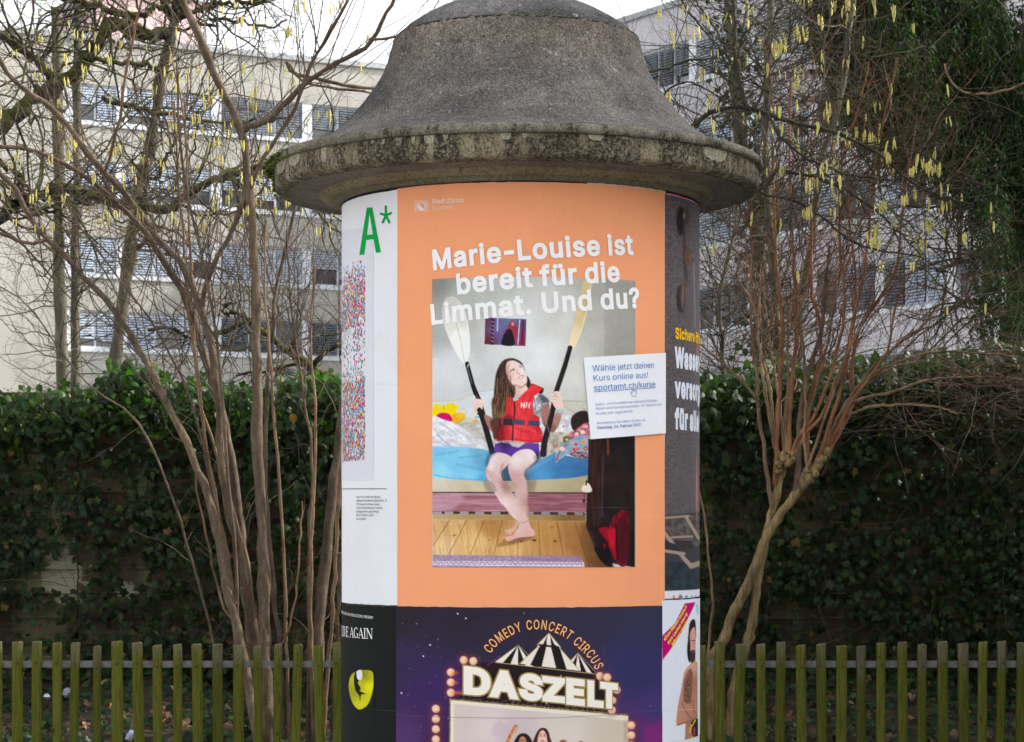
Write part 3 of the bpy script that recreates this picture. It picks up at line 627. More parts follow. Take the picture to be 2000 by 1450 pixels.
def glyph_mesh(ch, bold):
    key = (ch, round(bold, 4))
    if key in _gc: return _gc[key]
    from mathutils.geometry import delaunay_2d_cdt
    area = [((q[:, 0] * np.roll(q[:, 1], -1) - np.roll(q[:, 0], -1) * q[:, 1]).sum()) for q in GLY[ch][1]]
    sgn = np.sign(area[int(np.argmax(np.abs(area)))])
    L = []
    for q in GLY[ch][1]:
        k = np.linalg.norm(q - np.roll(q, 1, 0), axis=1) > .004; q = q[k]
        if bold:
            e1 = q - np.roll(q, 1, 0); e2 = np.roll(q, -1, 0) - q
            n1 = np.stack([e1[:, 1], -e1[:, 0]], 1) * sgn; n2 = np.stack([e2[:, 1], -e2[:, 0]], 1) * sgn
            n1 /= np.linalg.norm(n1, axis=1, keepdims=True); n2 /= np.linalg.norm(n2, axis=1, keepdims=True)
            mm = n1 + n2; dt = np.maximum((mm * mm).sum(1, keepdims=True) / 2, .45)
            q = q + mm / dt * bold
        L.append(q)
    vs, es, n0 = [], [], 0
    for q in L:
        vs += [Vector((float(a), float(b))) for a, b in q]; es += [(n0 + i, n0 + (i + 1) % len(q)) for i in range(len(q))]; n0 += len(q)
    rv, _, rf, *_ = delaunay_2d_cdt(vs, es, [], 0, 1e-5)
    V = np.array([(v.x, v.y) for v in rv]); T = np.array([f for f in rf if len(f) == 3])
    C = V[T].mean(1); wn_ = np.zeros(len(C))
    for q in L:                       # non-zero winding keeps the inside of overlapping outlines
        x0, y0 = q[:, 0], q[:, 1]; x1, y1 = np.roll(x0, -1), np.roll(y0, -1)
        px_, py_ = C[:, :1], C[:, 1:]
        cr_ = (x1 - x0) * (py_ - y0) - (px_ - x0) * (y1 - y0)
        wn_ += (((y0 <= py_) & (y1 > py_) & (cr_ > 0)).sum(1) - ((y0 > py_) & (y1 <= py_) & (cr_ < 0)).sum(1).astype(float))
    T = T[np.abs(wn_) > .5]
    _gc[key] = (V, T); return _gc[key]

def layout(text, bold=0, track=0):
    """-> list of (V2, T) in units where cap height = 1, total width"""
    x = 0; out = []
    for ch in text:
        if ch == ' ': x += .19 + track; continue
        if ch == '-': x -= .05
        V, T = glyph_mesh(ch, bold)
        out.append((V + np.array([x, 0]), T)); x += GLY[ch][0] + track + bold * 1.5 - (.07 if ch == '-' else 0)
    return [(V / CAP, T) for V, T in out], (x - track) / CAP

def split_tris(V, T, mx):
    """halve long edges so a letter follows the curve of the column"""
    V = V.tolist(); T = [tuple(t) for t in T]
    for _ in range(5):
        done = True; mid = {}; NT = []
        def m(a, b):
            k = (min(a, b), max(a, b))
            if k not in mid:
                if abs(V[a][0] - V[b][0]) <= mx: return None
                mid[k] = len(V); V.append([(V[a][0] + V[b][0]) / 2, (V[a][1] + V[b][1]) / 2])
            return mid[k]
        for a, b, c in T:
            ab, bc, ca = m(a, b), m(b, c), m(c, a)
            n = sum(q is not None for q in (ab, bc, ca))
            if n: done = False
            if n == 0: NT.append((a, b, c))
            elif n == 3: NT += [(a, ab, ca), (ab, b, bc), (ca, bc, c), (ab, bc, ca)]
            elif n == 1:
                if ab is not None: NT += [(a, ab, c), (ab, b, c)]
                elif bc is not None: NT += [(a, b, bc), (a, bc, c)]
                else: NT += [(a, b, ca), (ca, b, c)]
            else:
                if ab is None: NT += [(a, b, bc), (a, bc, ca), (ca, bc, c)]
                elif bc is None: NT += [(b, c, ca), (b, ca, ab), (ab, ca, a)]
                else: NT += [(c, a, ab), (c, ab, bc), (bc, ab, b)]
        T = NT
        if done: break
    return np.array(V), np.array(T)

OFF = .0012
def vnoise(X, Y, sx, sy, seed=0, oct=3):
    r = np.random.default_rng(seed); out = 0; amp = 1; tot = 0
    for o in range(oct):
        T = r.random((64, 64)); x = X / sx * 2 ** o; y = Y / sy * 2 ** o
        xi = np.floor(x).astype(int); yi = np.floor(y).astype(int); fx = x - xi; fy = y - yi
        fx = fx * fx * (3 - 2 * fx); fy = fy * fy * (3 - 2 * fy)
        g_ = lambda a, b: T[a % 64, b % 64]
        v = (g_(xi, yi) * (1 - fx) + g_(xi + 1, yi) * fx) * (1 - fy) + (g_(xi, yi + 1) * (1 - fx) + g_(xi + 1, yi + 1) * fx) * fy
        out = out + v * amp; tot += amp; amp *= .55
    return out / tot

class Print:
    """flat shapes printed on the column sheets"""
    def __init__(s, off): s.g = Geo(); s.off = off
    def raw(s, sz, T, off=None):
        V, T = split_tris(np.asarray(sz, float), T, .025)
        s.g.add(cyl_pt(V[:, 0] / RC, V[:, 1], s.off if off is None else off), T)
    def text(s, txt, p0, p1, cap_px, bold=0, track=0, upright=None, off=None):
        """baseline from pixel p0 to pixel p1; letters cap_px tall in the picture's front scale"""
        a = cyl_px(*p0); b = cyl_px(*p1)
        A = np.array([a[0] * RC, a[1]]); B = np.array([b[0] * RC, b[1]])
        G, w = layout(txt, bold, track)
        d = (B - A); L = np.linalg.norm(d); ex = d / L; ey = np.array([-ex[1], ex[0]]) if upright is None else np.array(upright)
        h = cap_px / 648.0
        for V, T in G: s.raw(A + (V[:, :1] * (L / w)) * ex + V[:, 1:] * h * ey, T, off)
    def poly(s, pts, off=None, depth=0):
        """filled pixel polygon (convex or ear-clipped)"""
        from mathutils.geometry import tessellate_polygon
        T = tessellate_polygon([[Vector((x, y, 0)) for x, y in pts]])
        a = cyl_px([p[0] for p in pts], [p[1] for p in pts])
        s.raw(np.stack([a[0] * RC, a[1]], 1), [tuple(t) for t in T], off)
    def stroke(s, pts, w, off=None):
        for p, q in zip(pts[:-1], pts[1:]):
            dx, dy = q[0] - p[0], q[1] - p[1]; L = math.hypot(dx, dy) or 1; nx_, ny_ = -dy / L * w / 2, dx / L * w / 2
            s.poly([(p[0] + nx_, p[1] + ny_), (q[0] + nx_, q[1] + ny_), (q[0] - nx_, q[1] - ny_), (p[0] - nx_, p[1] - ny_)], off)
    def done(s, name, mat, parent, **k): return link(name, s.g.mesh(name), mat, parent, **k)

def sheet(name, th0, th1, z0, z1, mat, off, label=None, n=40, nz=14, wob=.0006):
    th = np.linspace(th0, th1, n); z = np.linspace(z0, z1, nz); T_, Z_ = np.meshgrid(th, z, indexing='ij')
    O = off + 0 * T_
    ed = np.clip(1 - (np.minimum(th - th0, th1 - th) * RC) / .03, 0, 1)[:, None]; O = O + ed * ed * .0011 * np.clip(vnoise(T_ * 40 + off * 9999, Z_ * 9, 1.3, 1.0, 5, 2) * 2 - .6, 0, 1)
    e = rng.normal(0, .0009, n); Z_ = Z_.copy(); Z_[:, 0] += e * .6; Z_[:, -1] += e[::-1] * .6
    i = np.arange(n * nz).reshape(n, nz)
    me = npmesh(name, cyl_pt(T_, Z_, O).reshape(-1, 3), np.stack([i[:-1, :-1], i[1:, :-1], i[1:, 1:], i[:-1, 1:]], -1).reshape(-1, 4), smooth=True)
    return link(name, me, mat, col_root, label=label)

def th_of(px): return float(cyl_px(px, 700)[0])
ZT = 2.671; ZM = 1.389; ZB = .11
tL, tR = th_of(777.5), th_of(1296.5)
tL2, tR2 = th_of(775), th_of(1292)
pw = print_mat('white_paper', (.78, .78, .80))
orange = sheet('poster', tL, tR, ZM, ZT, print_mat('orange_print', ink(242, 149, 107)), .0030, 'orange sports course poster with a girl holding two paddles')
white_l = sheet('poster', tL - 1.60, tL + .006, ZM + .002, ZT - .003, print_mat('white_print', ink(210, 211, 217)), .0022, 'white art poster with a green letter A and star')
z_ws = 1.443
water = sheet('poster', tR - .004, tR + 1.55, ZM + .02, ZT - .004, print_mat('white_print_b', ink(205, 208, 218)), .0022, 'dark water supply poster with a bronze tap')
black = sheet('poster', tL2 - 1.60, tL2 + .004, ZB, ZM - .003, print_mat('black_print', ink(26, 27, 27)), .0022, 'black musical poster with a yellow eye')
circus = sheet('poster', tL2, tR2, ZB, ZM - .0005, print_mat('night_print', ink(45, 42, 62)), .0028, 'night blue circus show poster')
man = sheet('poster', tR2 - .004, tR2 + 1.55, ZB, ZM + .016, print_mat('white_print_c', ink(208, 212, 222)), .0034, 'white comedy show poster with a bearded bare chested man')
sheet('poster', tR + 1.60, 2 * pi + tL - 1.65, ZM + .01, ZT - .006, print_mat('blue_print', ink(60, 90, 150)), .0020, 'plain blue poster round the back')
# torn edges of older posters above
for (a, b, c, z) in ((tL - 1.2, tL + .02, (30, 32, 52), ZT + .003), (tL + .02, tL + .42, (58, 78, 140), ZT + .002), (tL + .4, tR - .55, (40, 40, 44), ZT + .003), (tR - .52, tR + .01, (205, 200, 190), ZT + .004), (tR + .01, tR + 1.2, (26, 30, 30), ZT + .004)):
    sheet('old_poster_edge', a, b, ZT - .05, z, print_mat('old_print', ink(*c)), .0012, n=30, nz=2)
sheet('old_poster_edge', tR + .03, tR + 1.2, ZT - .05, ZT - .001, print_mat('old_pink', ink(190, 30, 100)), .0016, n=30, nz=2)

m_ltr_white = print_mat('ink_white', ink(222, 222, 226))
m_ltr_dim = print_mat('ink_pale', ink(226, 205, 196))
# ---- orange poster lettering
Pn = Print(.0030 + 2 * OFF)
Pn.text('Marie-Louise ist', (846, 527.5), (1237, 496.5), 37, .029)
Pn.text('bereit für die', (893, 574.5), (1212, 549.5), 37, .029)
Pn.text('Limmat. Und du?', (842.5, 634), (1250, 600.5), 37, .029)
Pn.done('lettering', m_ltr_white, orange)
Pn = Print(.0030 + OFF)
Pn.text('Stadt Zürich', (844.5, 398), (908, 395.7), 8.2, .018)
Pn.text('Sportamt', (844.5, 411), (887.5, 408.6), 8.2, -.004)
# crest: shield between two lions
def CR(x, y): return (812 + (x - 190) * .2735, 391.5 + (y - 188) * .2735)
def crs(pts, w=1.0): Pn.stroke([CR(*p) for p in pts], w)
crs([(213, 212), (261, 209), (261, 240), (250, 258), (237, 266), (222, 258), (213, 240), (213, 212)], 1.1)
Pn.poly([CR(213, 214), CR(261, 258), CR(250, 262), CR(237, 267), CR(222, 259), CR(213, 242)])
crs([(216, 206), (216, 194), (224, 200), (231, 190), (237, 199), (244, 190), (250, 200), (258, 192), (258, 205), (216, 207)], .9)
for sg in (-1, 1):
    def q(x, y): return (237 + sg * x, y)
    crs([q(30, 196), q(38, 190), q(47, 196), q(45, 207), q(36, 210), q(32, 220), q(44, 226), q(34, 236), q(46, 246), q(36, 252), q(48, 268)], 1.25)
    crs([q(30, 208), q(27, 222), q(30, 240), q(25, 256), q(18, 268)], 1.2)
    crs([q(34, 200), q(26, 202)], 1.0); crs([q(50, 214), q(45, 236)], .8); crs([q(38, 256), q(30, 270)], 1.1)
Pn.done('lettering', m_ltr_dim, orange)
Pn = Print(.0030 + OFF)
Pn.text('TBWA Mediengestaltung, Druck Zürich und Sport', (1292, 1168), (1291.3, 1085), 1.6, 0, upright=(-1, 0)) if False else None
for k in range(26):
    y = 1086 + k * 3.2; Pn.stroke([(1290.2, y), (1290.2, y + rng.uniform(1.2, 2.6))], 1.0)
Pn.done('margin_print', print_mat('ink_margin', ink(215, 180, 160)), orange, kind='stuff')

# ---- pasted notice
def to_sz(p):
    a = cyl_px(*p); return (float(a[0]) * RC, float(a[1]))
Pn = Print(.0030 + 4.5 * OFF)
Pn.poly([(1138, 699.3), (1296.2, 689.8), (1296.2, 846.5), (1151.6, 858.5)])
notice = Pn.done('notice', print_mat('notice_paper', ink(216, 218, 228)), col_root, label='small white notice pasted over the right edge of the orange poster')
Pn = Print(.0030 + 6 * OFF)
Pn.text('Wähle jetzt deinen', (1154.5, 726.2), (1273.5, 719), 12, -.004)
Pn.text('Kurs online aus!', (1156, 745.3), (1262, 738.2), 12, -.004)
Pn.text('sportamt.ch/kurse', (1157.2, 764), (1276, 756), 11.6, .001)
Pn.stroke([(1157.5, 766.2), (1276, 757.8)], 1.0)
Pn.done('lettering', print_mat('ink_blue', ink(52, 118, 178)), notice)
Pn = Print(.0030 + 6 * OFF)
def HC(x, y): return (1130 + x / 7.629, 680 + y / 7.629)
Pn.stroke([HC(*p) for p in [(768, 612), (770, 668), (745, 656), (752, 678), (775, 724), (820, 727), (832, 690), (828, 640), (812, 632), (812, 652), (808, 628), (790, 630), (790, 650), (788, 618), (780, 606), (768, 612)]], .8)
Pn.text('Sport- und Freizeitkurse während Frühlings-', (1160, 793), (1281, 784.5), 5, -.004)
Pn.text('ferien und Sommersemester. Für Stadtzürcher', (1160.6, 801.3), (1288, 792.5), 5, -.004)
Pn.text('Kinder und Jugendliche.', (1161, 811), (1233, 805.7), 5, -.004)
Pn.text('Anmeldung via «Mein Konto» ab', (1163.2, 829.4), (1256.5, 823), 5, -.004)
Pn.text('Dienstag, 26. Februar 2019.', (1164, 838.8), (1249, 832.2), 5.4, .014)
Pn.done('lettering', print_mat('ink_slate_blue', ink(88, 118, 172)), notice)

# ---- white art poster
Pn = Print(.0022 + OFF)
Pn.poly([(703.5, 499), (718, 406.3), (728.5, 405.5), (745.3, 493.2), (735.8, 494.3), (731.5, 470.8), (717.5, 472.6), (713.5, 497.6)][0:0] or [(703.5, 499), (718, 406.3), (723.2, 405.9), (723.2, 416), (718.6, 459.5), (731, 458), (731.8, 467.5), (717.2, 469.4), (713.2, 497.7)])
Pn.poly([(723.2, 405.9), (728.5, 405.5), (745.3, 493.2), (735.8, 494.3), (723.2, 416)])
for a in (90, 30, -30, -90, -150, 150)[:]:
    if a in (-90,): continue
    ca, sa_ = cos(radians(a)), sin(radians(a))
for a in (92, 20, 165, -55, -125):
    ca, sa_ = cos(radians(a)), sin(radians(a))
    Pn.stroke([(755.3, 421), (755.3 + 12.2 * ca * (1 if abs(ca) > .8 else 1), 421 - 19 * sa_ if abs(sa_) > .5 else 421 - 14 * sa_)], 4.6)
Pn.done('lettering', print_mat('ink_green', ink(0, 148, 62)), white_l)
Pn = Print(.0022 + OFF * .5)
Pn.poly([(669.2, 452), (700, 448), (731, 445), (731, 938), (700, 939), (668.6, 936)])
Pn.done('tinted_panel', print_mat('ink_panel', ink(198, 199, 208)), white_l)
# field of small coloured dots
sA, sB = to_sz((669.5, 700))[0], to_sz((714.5, 700))[0]
zA, zB = to_sz((714, 508))[1], to_sz((714, 898))[1]
dcols = [ink(*c) for c in ((196, 40, 66), (60, 158, 190), (214, 190, 70), (150, 60, 120), (40, 120, 110), (205, 70, 90), (90, 170, 205), (170, 50, 60))]
g = Geo(); n_dot = 0
while n_dot < 3300:
    u, v = rng.random(), rng.random()
    d = .25 + .75 * max(0, math.sin(5.2 * v + 1.6 * u - .35)) * (.45 + .55 * u)
    if v < .10: d *= v / .10 * .6 + .15
    if .33 < v < .55 and u < .62: d *= .25
    if v > .6: d = max(d, .55 + .35 * u)
    if rng.random() > d: continue
    s = sA + (sB - sA) * (u ** .9); z = zA + (zB - zA) * v
    a = rng.normal(.25, .35); L = rng.uniform(.0035, .0056); w = L * .55
    ca, sa_ = cos(a), sin(a)
    q = [(s + x * ca - y * sa_, z + x * sa_ + y * ca) for x, y in ((0, L), (w, L * .35), (w, -L * .35), (0, -L), (-w, -L * .35), (-w, L * .35))]
    q = np.array(q); g.add(cyl_pt(q[:, 0] / RC, q[:, 1], .0022 + OFF + n_dot % 7 * 4e-5), [(0, 1, 2, 3, 4, 5)], dcols[int(rng.integers(8))]); n_dot += 1
link('dot_print', g.mesh('dot_print'), print_mat('ink_dots'), white_l, kind='stuff')
Pn = Print(.0022 + OFF)
Pn.stroke([(668.5, 955.4), (756.5, 955.2)], 1.3)
for k, (t, x1) in enumerate([('Varus Tratz, Portrait von Monika', 744), ('Überlappend diskontinuum (Bildtuch Nr. 3)', 757), ('1975 Aargauer Kunsthaus, Aarau /', 744), ('Ankauf mit einem Beitrag der Freunde', 748), ('der Aargauischen Kunstsammlung', 741), ('©2019, ProLitteris, Zürich', 731), ('Foto: Jörg Müller', 717)]):
    y = 973 + k * 7.1
    if 'Ü' in t: t = t.replace('Ü', 'U')
    Pn.text(t, (697.5, y), (x1, y), 4.6, 0)
Pn.done('lettering', print_mat('ink_black', ink(70, 70, 74)), white_l)

# ---- black musical poster
Pn = Print(.0022 + OFF)
Pn.text('IN ASSOCIATION WITH NIA PRODUCTIONS PRESENT', (656 + 12.5, 1196.5), (731, 1209.5), 5.6, 0)
# roman capitals drawn with thick and thin strokes: (x, y) on a unit height
SER = {'Y': (.9, [((.05, 1), (.45, .45), .13), ((.85, 1), (.45, .45), .05), ((.45, .5), (.45, 0), .13), ((-.05, .98), (.3, .98), .05), ((.65, .98), (.97, .98), .05), ((.25, .02), (.65, .02), .05)]),
       'L': (.72, [((.17, 1), (.17, 0), .13), ((0, .02), (.65, .02), .05), ((.63, 0), (.66, .22), .06), ((0, .98), (.36, .98), .05)]),
       'I': (.42, [((.18, 1), (.18, 0), .13), ((0, .02), (.36, .02), .05), ((0, .98), (.36, .98), .05)]),
       'V': (.88, [((.08, 1), (.45, 0), .13), ((.82, 1), (.45, 0), .05), ((-.05, .98), (.3, .98), .05), ((.65, .98), (.95, .98), .05)]),
       'E': (.74, [((.17, 1), (.17, 0), .13), ((0, .02), (.65, .02), .05), ((0, .98), (.62, .98), .05), ((.2, .52), (.5, .52), .05), ((.62, 1), (.62, .8), .06), ((.65, 0), (.65, .22), .06), ((.5, .4), (.5, .64), .05)]),
       'A': (.9, [((.43, 1), (.1, 0), .05), ((.43, 1), (.78, 0), .13), ((.22, .33), (.65, .33), .05), ((-.03, .02), (.25, .02), .05), ((.6, .02), (.95, .02), .05)]),
       'G': (.9, [((.8, .8), (.65, .97), .06), ((.65, .97), (.35, .98), .06), ((.35, .98), (.12, .75), .1), ((.12, .75), (.1, .3), .13), ((.1, .3), (.35, .02), .1), ((.35, .02), (.75, .08), .06), ((.75, .08), (.75, .4), .12), ((.58, .42), (.9, .42), .05)]),
       'N': (.98, [((.14, 1), (.14, 0), .05), ((.12, 1), (.8, 0), .13), ((.8, 1), (.8, 0), .05), ((-.02, .98), (.25, .98), .05), ((0, .02), (.3, .02), .05), ((.65, .98), (.95, .98), .05)])}
txt = 'Y LIVE AGAIN'; wtot = sum(.35 if c == ' ' else SER[c][0] for c in txt)
A = np.array(to_sz((668.6, 1241))); B = np.array(to_sz((730.5, 1248.5))); e = (B - A) / wtot; hh = 21 / 648; x = 0
for c in txt:
    if c == ' ': x += .35; continue
    for (p, q, w) in SER[c][1]:
        P0 = np.array(p); Q0 = np.array(q); d = Q0 - P0; L = np.linalg.norm(d); n_ = np.array([-d[1], d[0]]) / L * w / 2
        quad = [P0 + n_, Q0 + n_, Q0 - n_, P0 - n_]
        Pn.raw([A + e * (x + v[0]) + np.array([0, v[1] * hh]) for v in quad], [(0, 1, 2), (0, 2, 3)])
    x += SER[c][0]
Pn.done('lettering', m_ltr_white, black)

# ================================================================ printed pictures: ink colours on a fine grid of the paper
def cr(pts, n=5):
    P = np.asarray(pts, float); N = len(P); out = []
    for i in range(N):
        p0, p1, p2, p3 = P[i - 1], P[i], P[(i + 1) % N], P[(i + 2) % N]
        for u in np.arange(n) / n:
            out.append(0.5 * (2 * p1 + (p2 - p0) * u + (2 * p0 - 5 * p1 + 4 * p2 - p3) * u * u + (3 * p1 - p0 - 3 * p2 + p3) * u ** 3))
    return np.array(out)

class Paint:
    def __init__(s, x0, x1, z0, z1, nx, nz, off, th=None):
        a0, a1 = (th_of(x0), th_of(x1)) if th is None else th
        th_, z_ = np.meshgrid(np.linspace(a0, a1, nx), np.linspace(z1, z0, nz), indexing='ij')
        s.th, s.z, s.off = th_, z_, off
        s.X, s.Y = px_of(th_, z_, off); s.C = np.zeros(s.X.shape + (3,)); s.n = (nx, nz)
    def put(s, al, col, sel=slice(None)):
        if callable(col): col = col(s.X[sel], s.Y[sel])
        col = np.asarray(col, float)
        al = al[..., None]
        s.C[sel] = s.C[sel] * (1 - al) + col * al
    def fill(s, col): s.put(np.ones(s.X.shape), col)
    def poly(s, pts, col, soft=.6, al=1.0, curve=True):
        P = cr(pts) if curve and len(pts) > 3 else np.asarray(pts, float)
        m = soft * 2 + 1
        sel = (s.X > P[:, 0].min() - m) & (s.X < P[:, 0].max() + m) & (s.Y > P[:, 1].min() - m) & (s.Y < P[:, 1].max() + m)
        x = s.X[sel]; y = s.Y[sel]
        if not len(x): return
        d2 = np.full(x.shape, 1e9); ins = np.zeros(x.shape, bool)
        for i in range(len(P)):
            ax, ay = P[i - 1]; bx_, by_ = P[i]; ex, ey = bx_ - ax, by_ - ay; L = ex * ex + ey * ey + 1e-9
            t = np.clip(((x - ax) * ex + (y - ay) * ey) / L, 0, 1)
            d2 = np.minimum(d2, (x - ax - t * ex) ** 2 + (y - ay - t * ey) ** 2)
            c = (ay > y) != (by_ > y)
            ins ^= c & (x < (bx_ - ax) * (y - ay) / ((by_ - ay) if by_ != ay else 1e-9) + ax)
        d = np.sqrt(d2) * np.where(ins, 1, -1)
        t = np.clip(d / (2 * soft) + .5, 0, 1); s.put(t * t * (3 - 2 * t) * al, col, sel)
    def line(s, pts, w, col, soft=.5, al=1.0):
        P = np.asarray(pts, float)
        w1 = w if np.isscalar(w) else max(w)
        W = np.full(len(P), w) if np.isscalar(w) else np.asarray(w, float)
        m = w1 + soft * 2
        sel = (s.X > P[:, 0].min() - m) & (s.X < P[:, 0].max() + m) & (s.Y > P[:, 1].min() - m) & (s.Y < P[:, 1].max() + m)
        x = s.X[sel]; y = s.Y[sel]
        if not len(x): return
        best = np.full(x.shape, 1e9)
        for i in range(len(P) - 1):
            ax, ay = P[i]; ex, ey = P[i + 1] - P[i]; L = ex * ex + ey * ey + 1e-9
            t = np.clip(((x - ax) * ex + (y - ay) * ey) / L, 0, 1)
            best = np.minimum(best, np.hypot(x - ax - t * ex, y - ay - t * ey) - (W[i] * (1 - t) + W[i + 1] * t) / 2)
        t = np.clip(-best / (2 * soft) + .5, 0, 1); s.put(t * t * (3 - 2 * t) * al, col, sel)
    def ell(s, cx, cy, rx, ry, col, soft=.6, al=1.0, rot=0):
        x = s.X - cx; y = s.Y - cy
        if rot: c_, s_ = cos(rot), sin(rot); x, y = x * c_ + y * s_, -x * s_ + y * c_
        d = (1 - np.hypot(x / rx, y / ry)) * min(rx, ry)
        t = np.clip(d / (2 * soft) + .5, 0, 1); s.put(t * t * (3 - 2 * t) * al, col)
    def done(s, name, parent, mat=None, **k):
        c = np.clip(lin(np.clip(s.C, 0, 255)) * K, 0, .86).reshape(-1, 3)
        i = np.arange(s.n[0] * s.n[1]).reshape(s.n)
        me = npmesh(name, cyl_pt(s.th, s.z, s.off).reshape(-1, 3), np.stack([i[:-1, :-1], i[:-1, 1:], i[1:, 1:], i[1:, :-1]], -1).reshape(-1, 4), c, smooth=True)
        return link(name, me, mat or M_PRINT, parent, **k)
M_PRINT = print_mat('ink_picture')

def TF(ox, oy, sc_): return lambda *p: [(ox + a / sc_, oy + b / sc_) for a, b in p]
T0 = TF(830, 600, 2.788); T1 = TF(940, 680, 6.588); T2 = TF(840, 740, 5.372); T3 = TF(840, 980, 4.878); T4 = TF(1090, 780, 4.394)
def grad(pts):
    """colour as inverse-distance blend of samples (x, y, r, g, b)"""
    A = np.array(pts, float)
    def f(x, y):
        w = 1 / ((x[..., None] - A[:, 0]) ** 2 + (y[..., None] - A[:, 1]) ** 2 + 60) ** 1.5
        return (w[..., None] * A[:, 2:]).sum(-2) / w.sum(-1)[..., None]
    return f
def tex(base, amp, sx, sy, seed, second=None):
    b = np.array(base, float); c = np.array(second if second is not None else [q * (1 - amp) for q in base], float)
    return lambda x, y: b + (c - b) * np.clip((vnoise(x, y, sx, sy, seed) - .3) / .4, 0, 1)[..., None]

P = Paint(845.5, 1239, 1.5095, 2.385, 330, 470, .0030 + OFF)
P.fill(grad([(850, 550, 128, 130, 124), (900, 600, 160, 162, 158), (950, 560, 165, 166, 160), (1000, 640, 200, 203, 205), (880, 720, 196, 198, 200), (1060, 700, 203, 205, 206), (1100, 620, 188, 188, 184), (1180, 560, 150, 149, 142), (1230, 560, 140, 139, 133), (1150, 620, 165, 163, 156), (1230, 680, 146, 144, 138), (1130, 760, 190, 190, 185), (860, 780, 186, 188, 190), (1150, 780, 185, 183, 176), (870, 640, 160, 161, 158)]))
P.line([(1181, 548), (1180, 690)], 1.2, (140, 138, 131), 1.2, .7)
P.poly([(1183, 540), (1245, 540), (1245, 700), (1181, 700)], (134, 133, 127), 3, .45, curve=False)
# headboard
P.poly(T2((25, 240), (250, 230), (440, 155), (690, 110), (690, 760), (25, 760)), (196, 200, 203), 1.5, .8, curve=False)
P.line(T2((25, 240), (130, 238), (260, 228), (400, 180), (520, 135), (680, 112)), 1.2, (172, 168, 142), .6)
P.line(T2((100, 268), (260, 250), (370, 200)), .9, (176, 172, 150), .6)
P.line(T2((590, 200), (640, 260), (668, 360)), .7, (182, 180, 170), .6); P.line(T2((300, 320), (360, 315), (385, 345), (375, 385)), .9, (160, 160, 155), .6)
P.poly(T2((1380, 230), (1660, 235), (1660, 460), (1380, 460)), (181, 179, 168), 1, .8, curve=False)
P.line(T2((1390, 232), (1650, 238)), 1.4, (150, 144, 120), .6); P.line(T2((1400, 290), (1520, 358)), .8, (150, 145, 125), .6)
P.line(T2((1640, 260), (1605, 270), (1598, 300), (1625, 325), (1650, 310)), .8, (150, 145, 125), .6)
# small picture pinned on the wall (plain figure in purple light)
P.poly(T0((328, 57), (553, 66), (548, 213), (324, 203)), grad([(950, 625, 92, 50, 80), (950, 670, 100, 36, 60), (975, 640, 96, 96, 140), (985, 665, 92, 80, 130), (1000, 625, 90, 112, 140), (1010, 650, 106, 70, 104), (1024, 630, 66, 66, 104), (1024, 670, 120, 44, 62)]), .6, curve=False)
P.line(T0((368, 66), (364, 200)), 5, (52, 38, 56), .6)
for k in range(6): P.line(T0((361, 78 + k * 21), (373, 84 + k * 21)), 1.2, (170, 140, 165), .5)
P.line(T0((396, 62), (394, 130)), 2.2, (170, 190, 232), .8); P.line(T0((516, 70), (506, 205)), 1.8, (206, 190, 220), .6); P.line(T0((535, 80), (528, 205)), 4, (96, 24, 56), .8)
P.poly(T0((470, 75), (490, 85), (505, 160), (492, 175), (450, 160), (455, 100)), (138, 54, 62), 1.0); P.ell(*T0((478, 92))[0], 3.0, 4.2, (200, 120, 130), .8)
P.poly(T0((430, 130), (465, 120), (480, 150), (485, 208), (418, 205), (425, 160)), (30, 26, 34), .8)
P.line(T0((440, 125), (425, 150)), 2.5, (160, 50, 100), .8)
# paddle, left blade and right blade
P.poly([(877, 580), (889, 581), (903, 595), (912, 620), (917, 650), (918, 682), (914, 702), (909, 711), (904, 708), (893, 693), (880, 668), (869, 640), (863, 612), (866, 590)], grad([(880, 590, 180, 181, 174), (905, 620, 190, 190, 184), (875, 640, 200, 200, 194), (910, 690, 232, 230, 224), (895, 660, 226, 226, 222)]), .7)
P.line([(884, 604), (893, 640), (901, 672), (907, 706)], 1.6, (182, 172, 146), .9)
P.line([(905, 600), (914, 640), (916, 690)], 1.0, (240, 238, 232), .7)
P.poly([(1141, 548), (1156, 549), (1152, 578), (1145, 612), (1133, 652), (1122, 680), (1112, 677), (1116, 650), (1126, 610), (1134, 575)], grad([(1145, 555, 190, 170, 126), (1130, 610, 196, 176, 132), (1120, 660, 214, 196, 160), (1144, 600, 178, 158, 118)]), .7)
P.line([(1153, 560), (1146, 608), (1134, 650), (1123, 676)], 1.6, (224, 212, 184), .7)
# cushions and soft toys
P.poly(T2((35, 275), (80, 268), (140, 300), (150, 400), (30, 420)), (226, 196, 20), 1); P.ell(*T2((215, 325))[0], 15.5, 13, (226, 194, 16), 1)
P.ell(*T2((85, 330))[0], 10, 9, (214, 190, 30), 2, .7); P.ell(*T2((295, 420))[0], 14, 11, (208, 156, 34), 1); P.ell(*T2((320, 385))[0], 9, 6, (222, 172, 50), 2)
P.line(T2((140, 280), (145, 330)), 1.2, (150, 140, 20), .8); P.line(T2((275, 325), (280, 355)), 1.6, (225, 225, 220), .6)
P.poly(T2((60, 400), (110, 360), (190, 365), (228, 410), (222, 450), (120, 430)), (186, 14, 98), .8)
P.poly(T2((310, 470), (380, 410), (480, 420), (560, 480), (600, 560), (620, 600), (480, 640), (300, 520)), (186, 182, 168), 1.5); P.ell(*T2((435, 430))[0], 4.5, 4, (206, 182, 124), .8); P.ell(*T2((480, 455))[0], 6, 5, (172, 152, 112), 1)
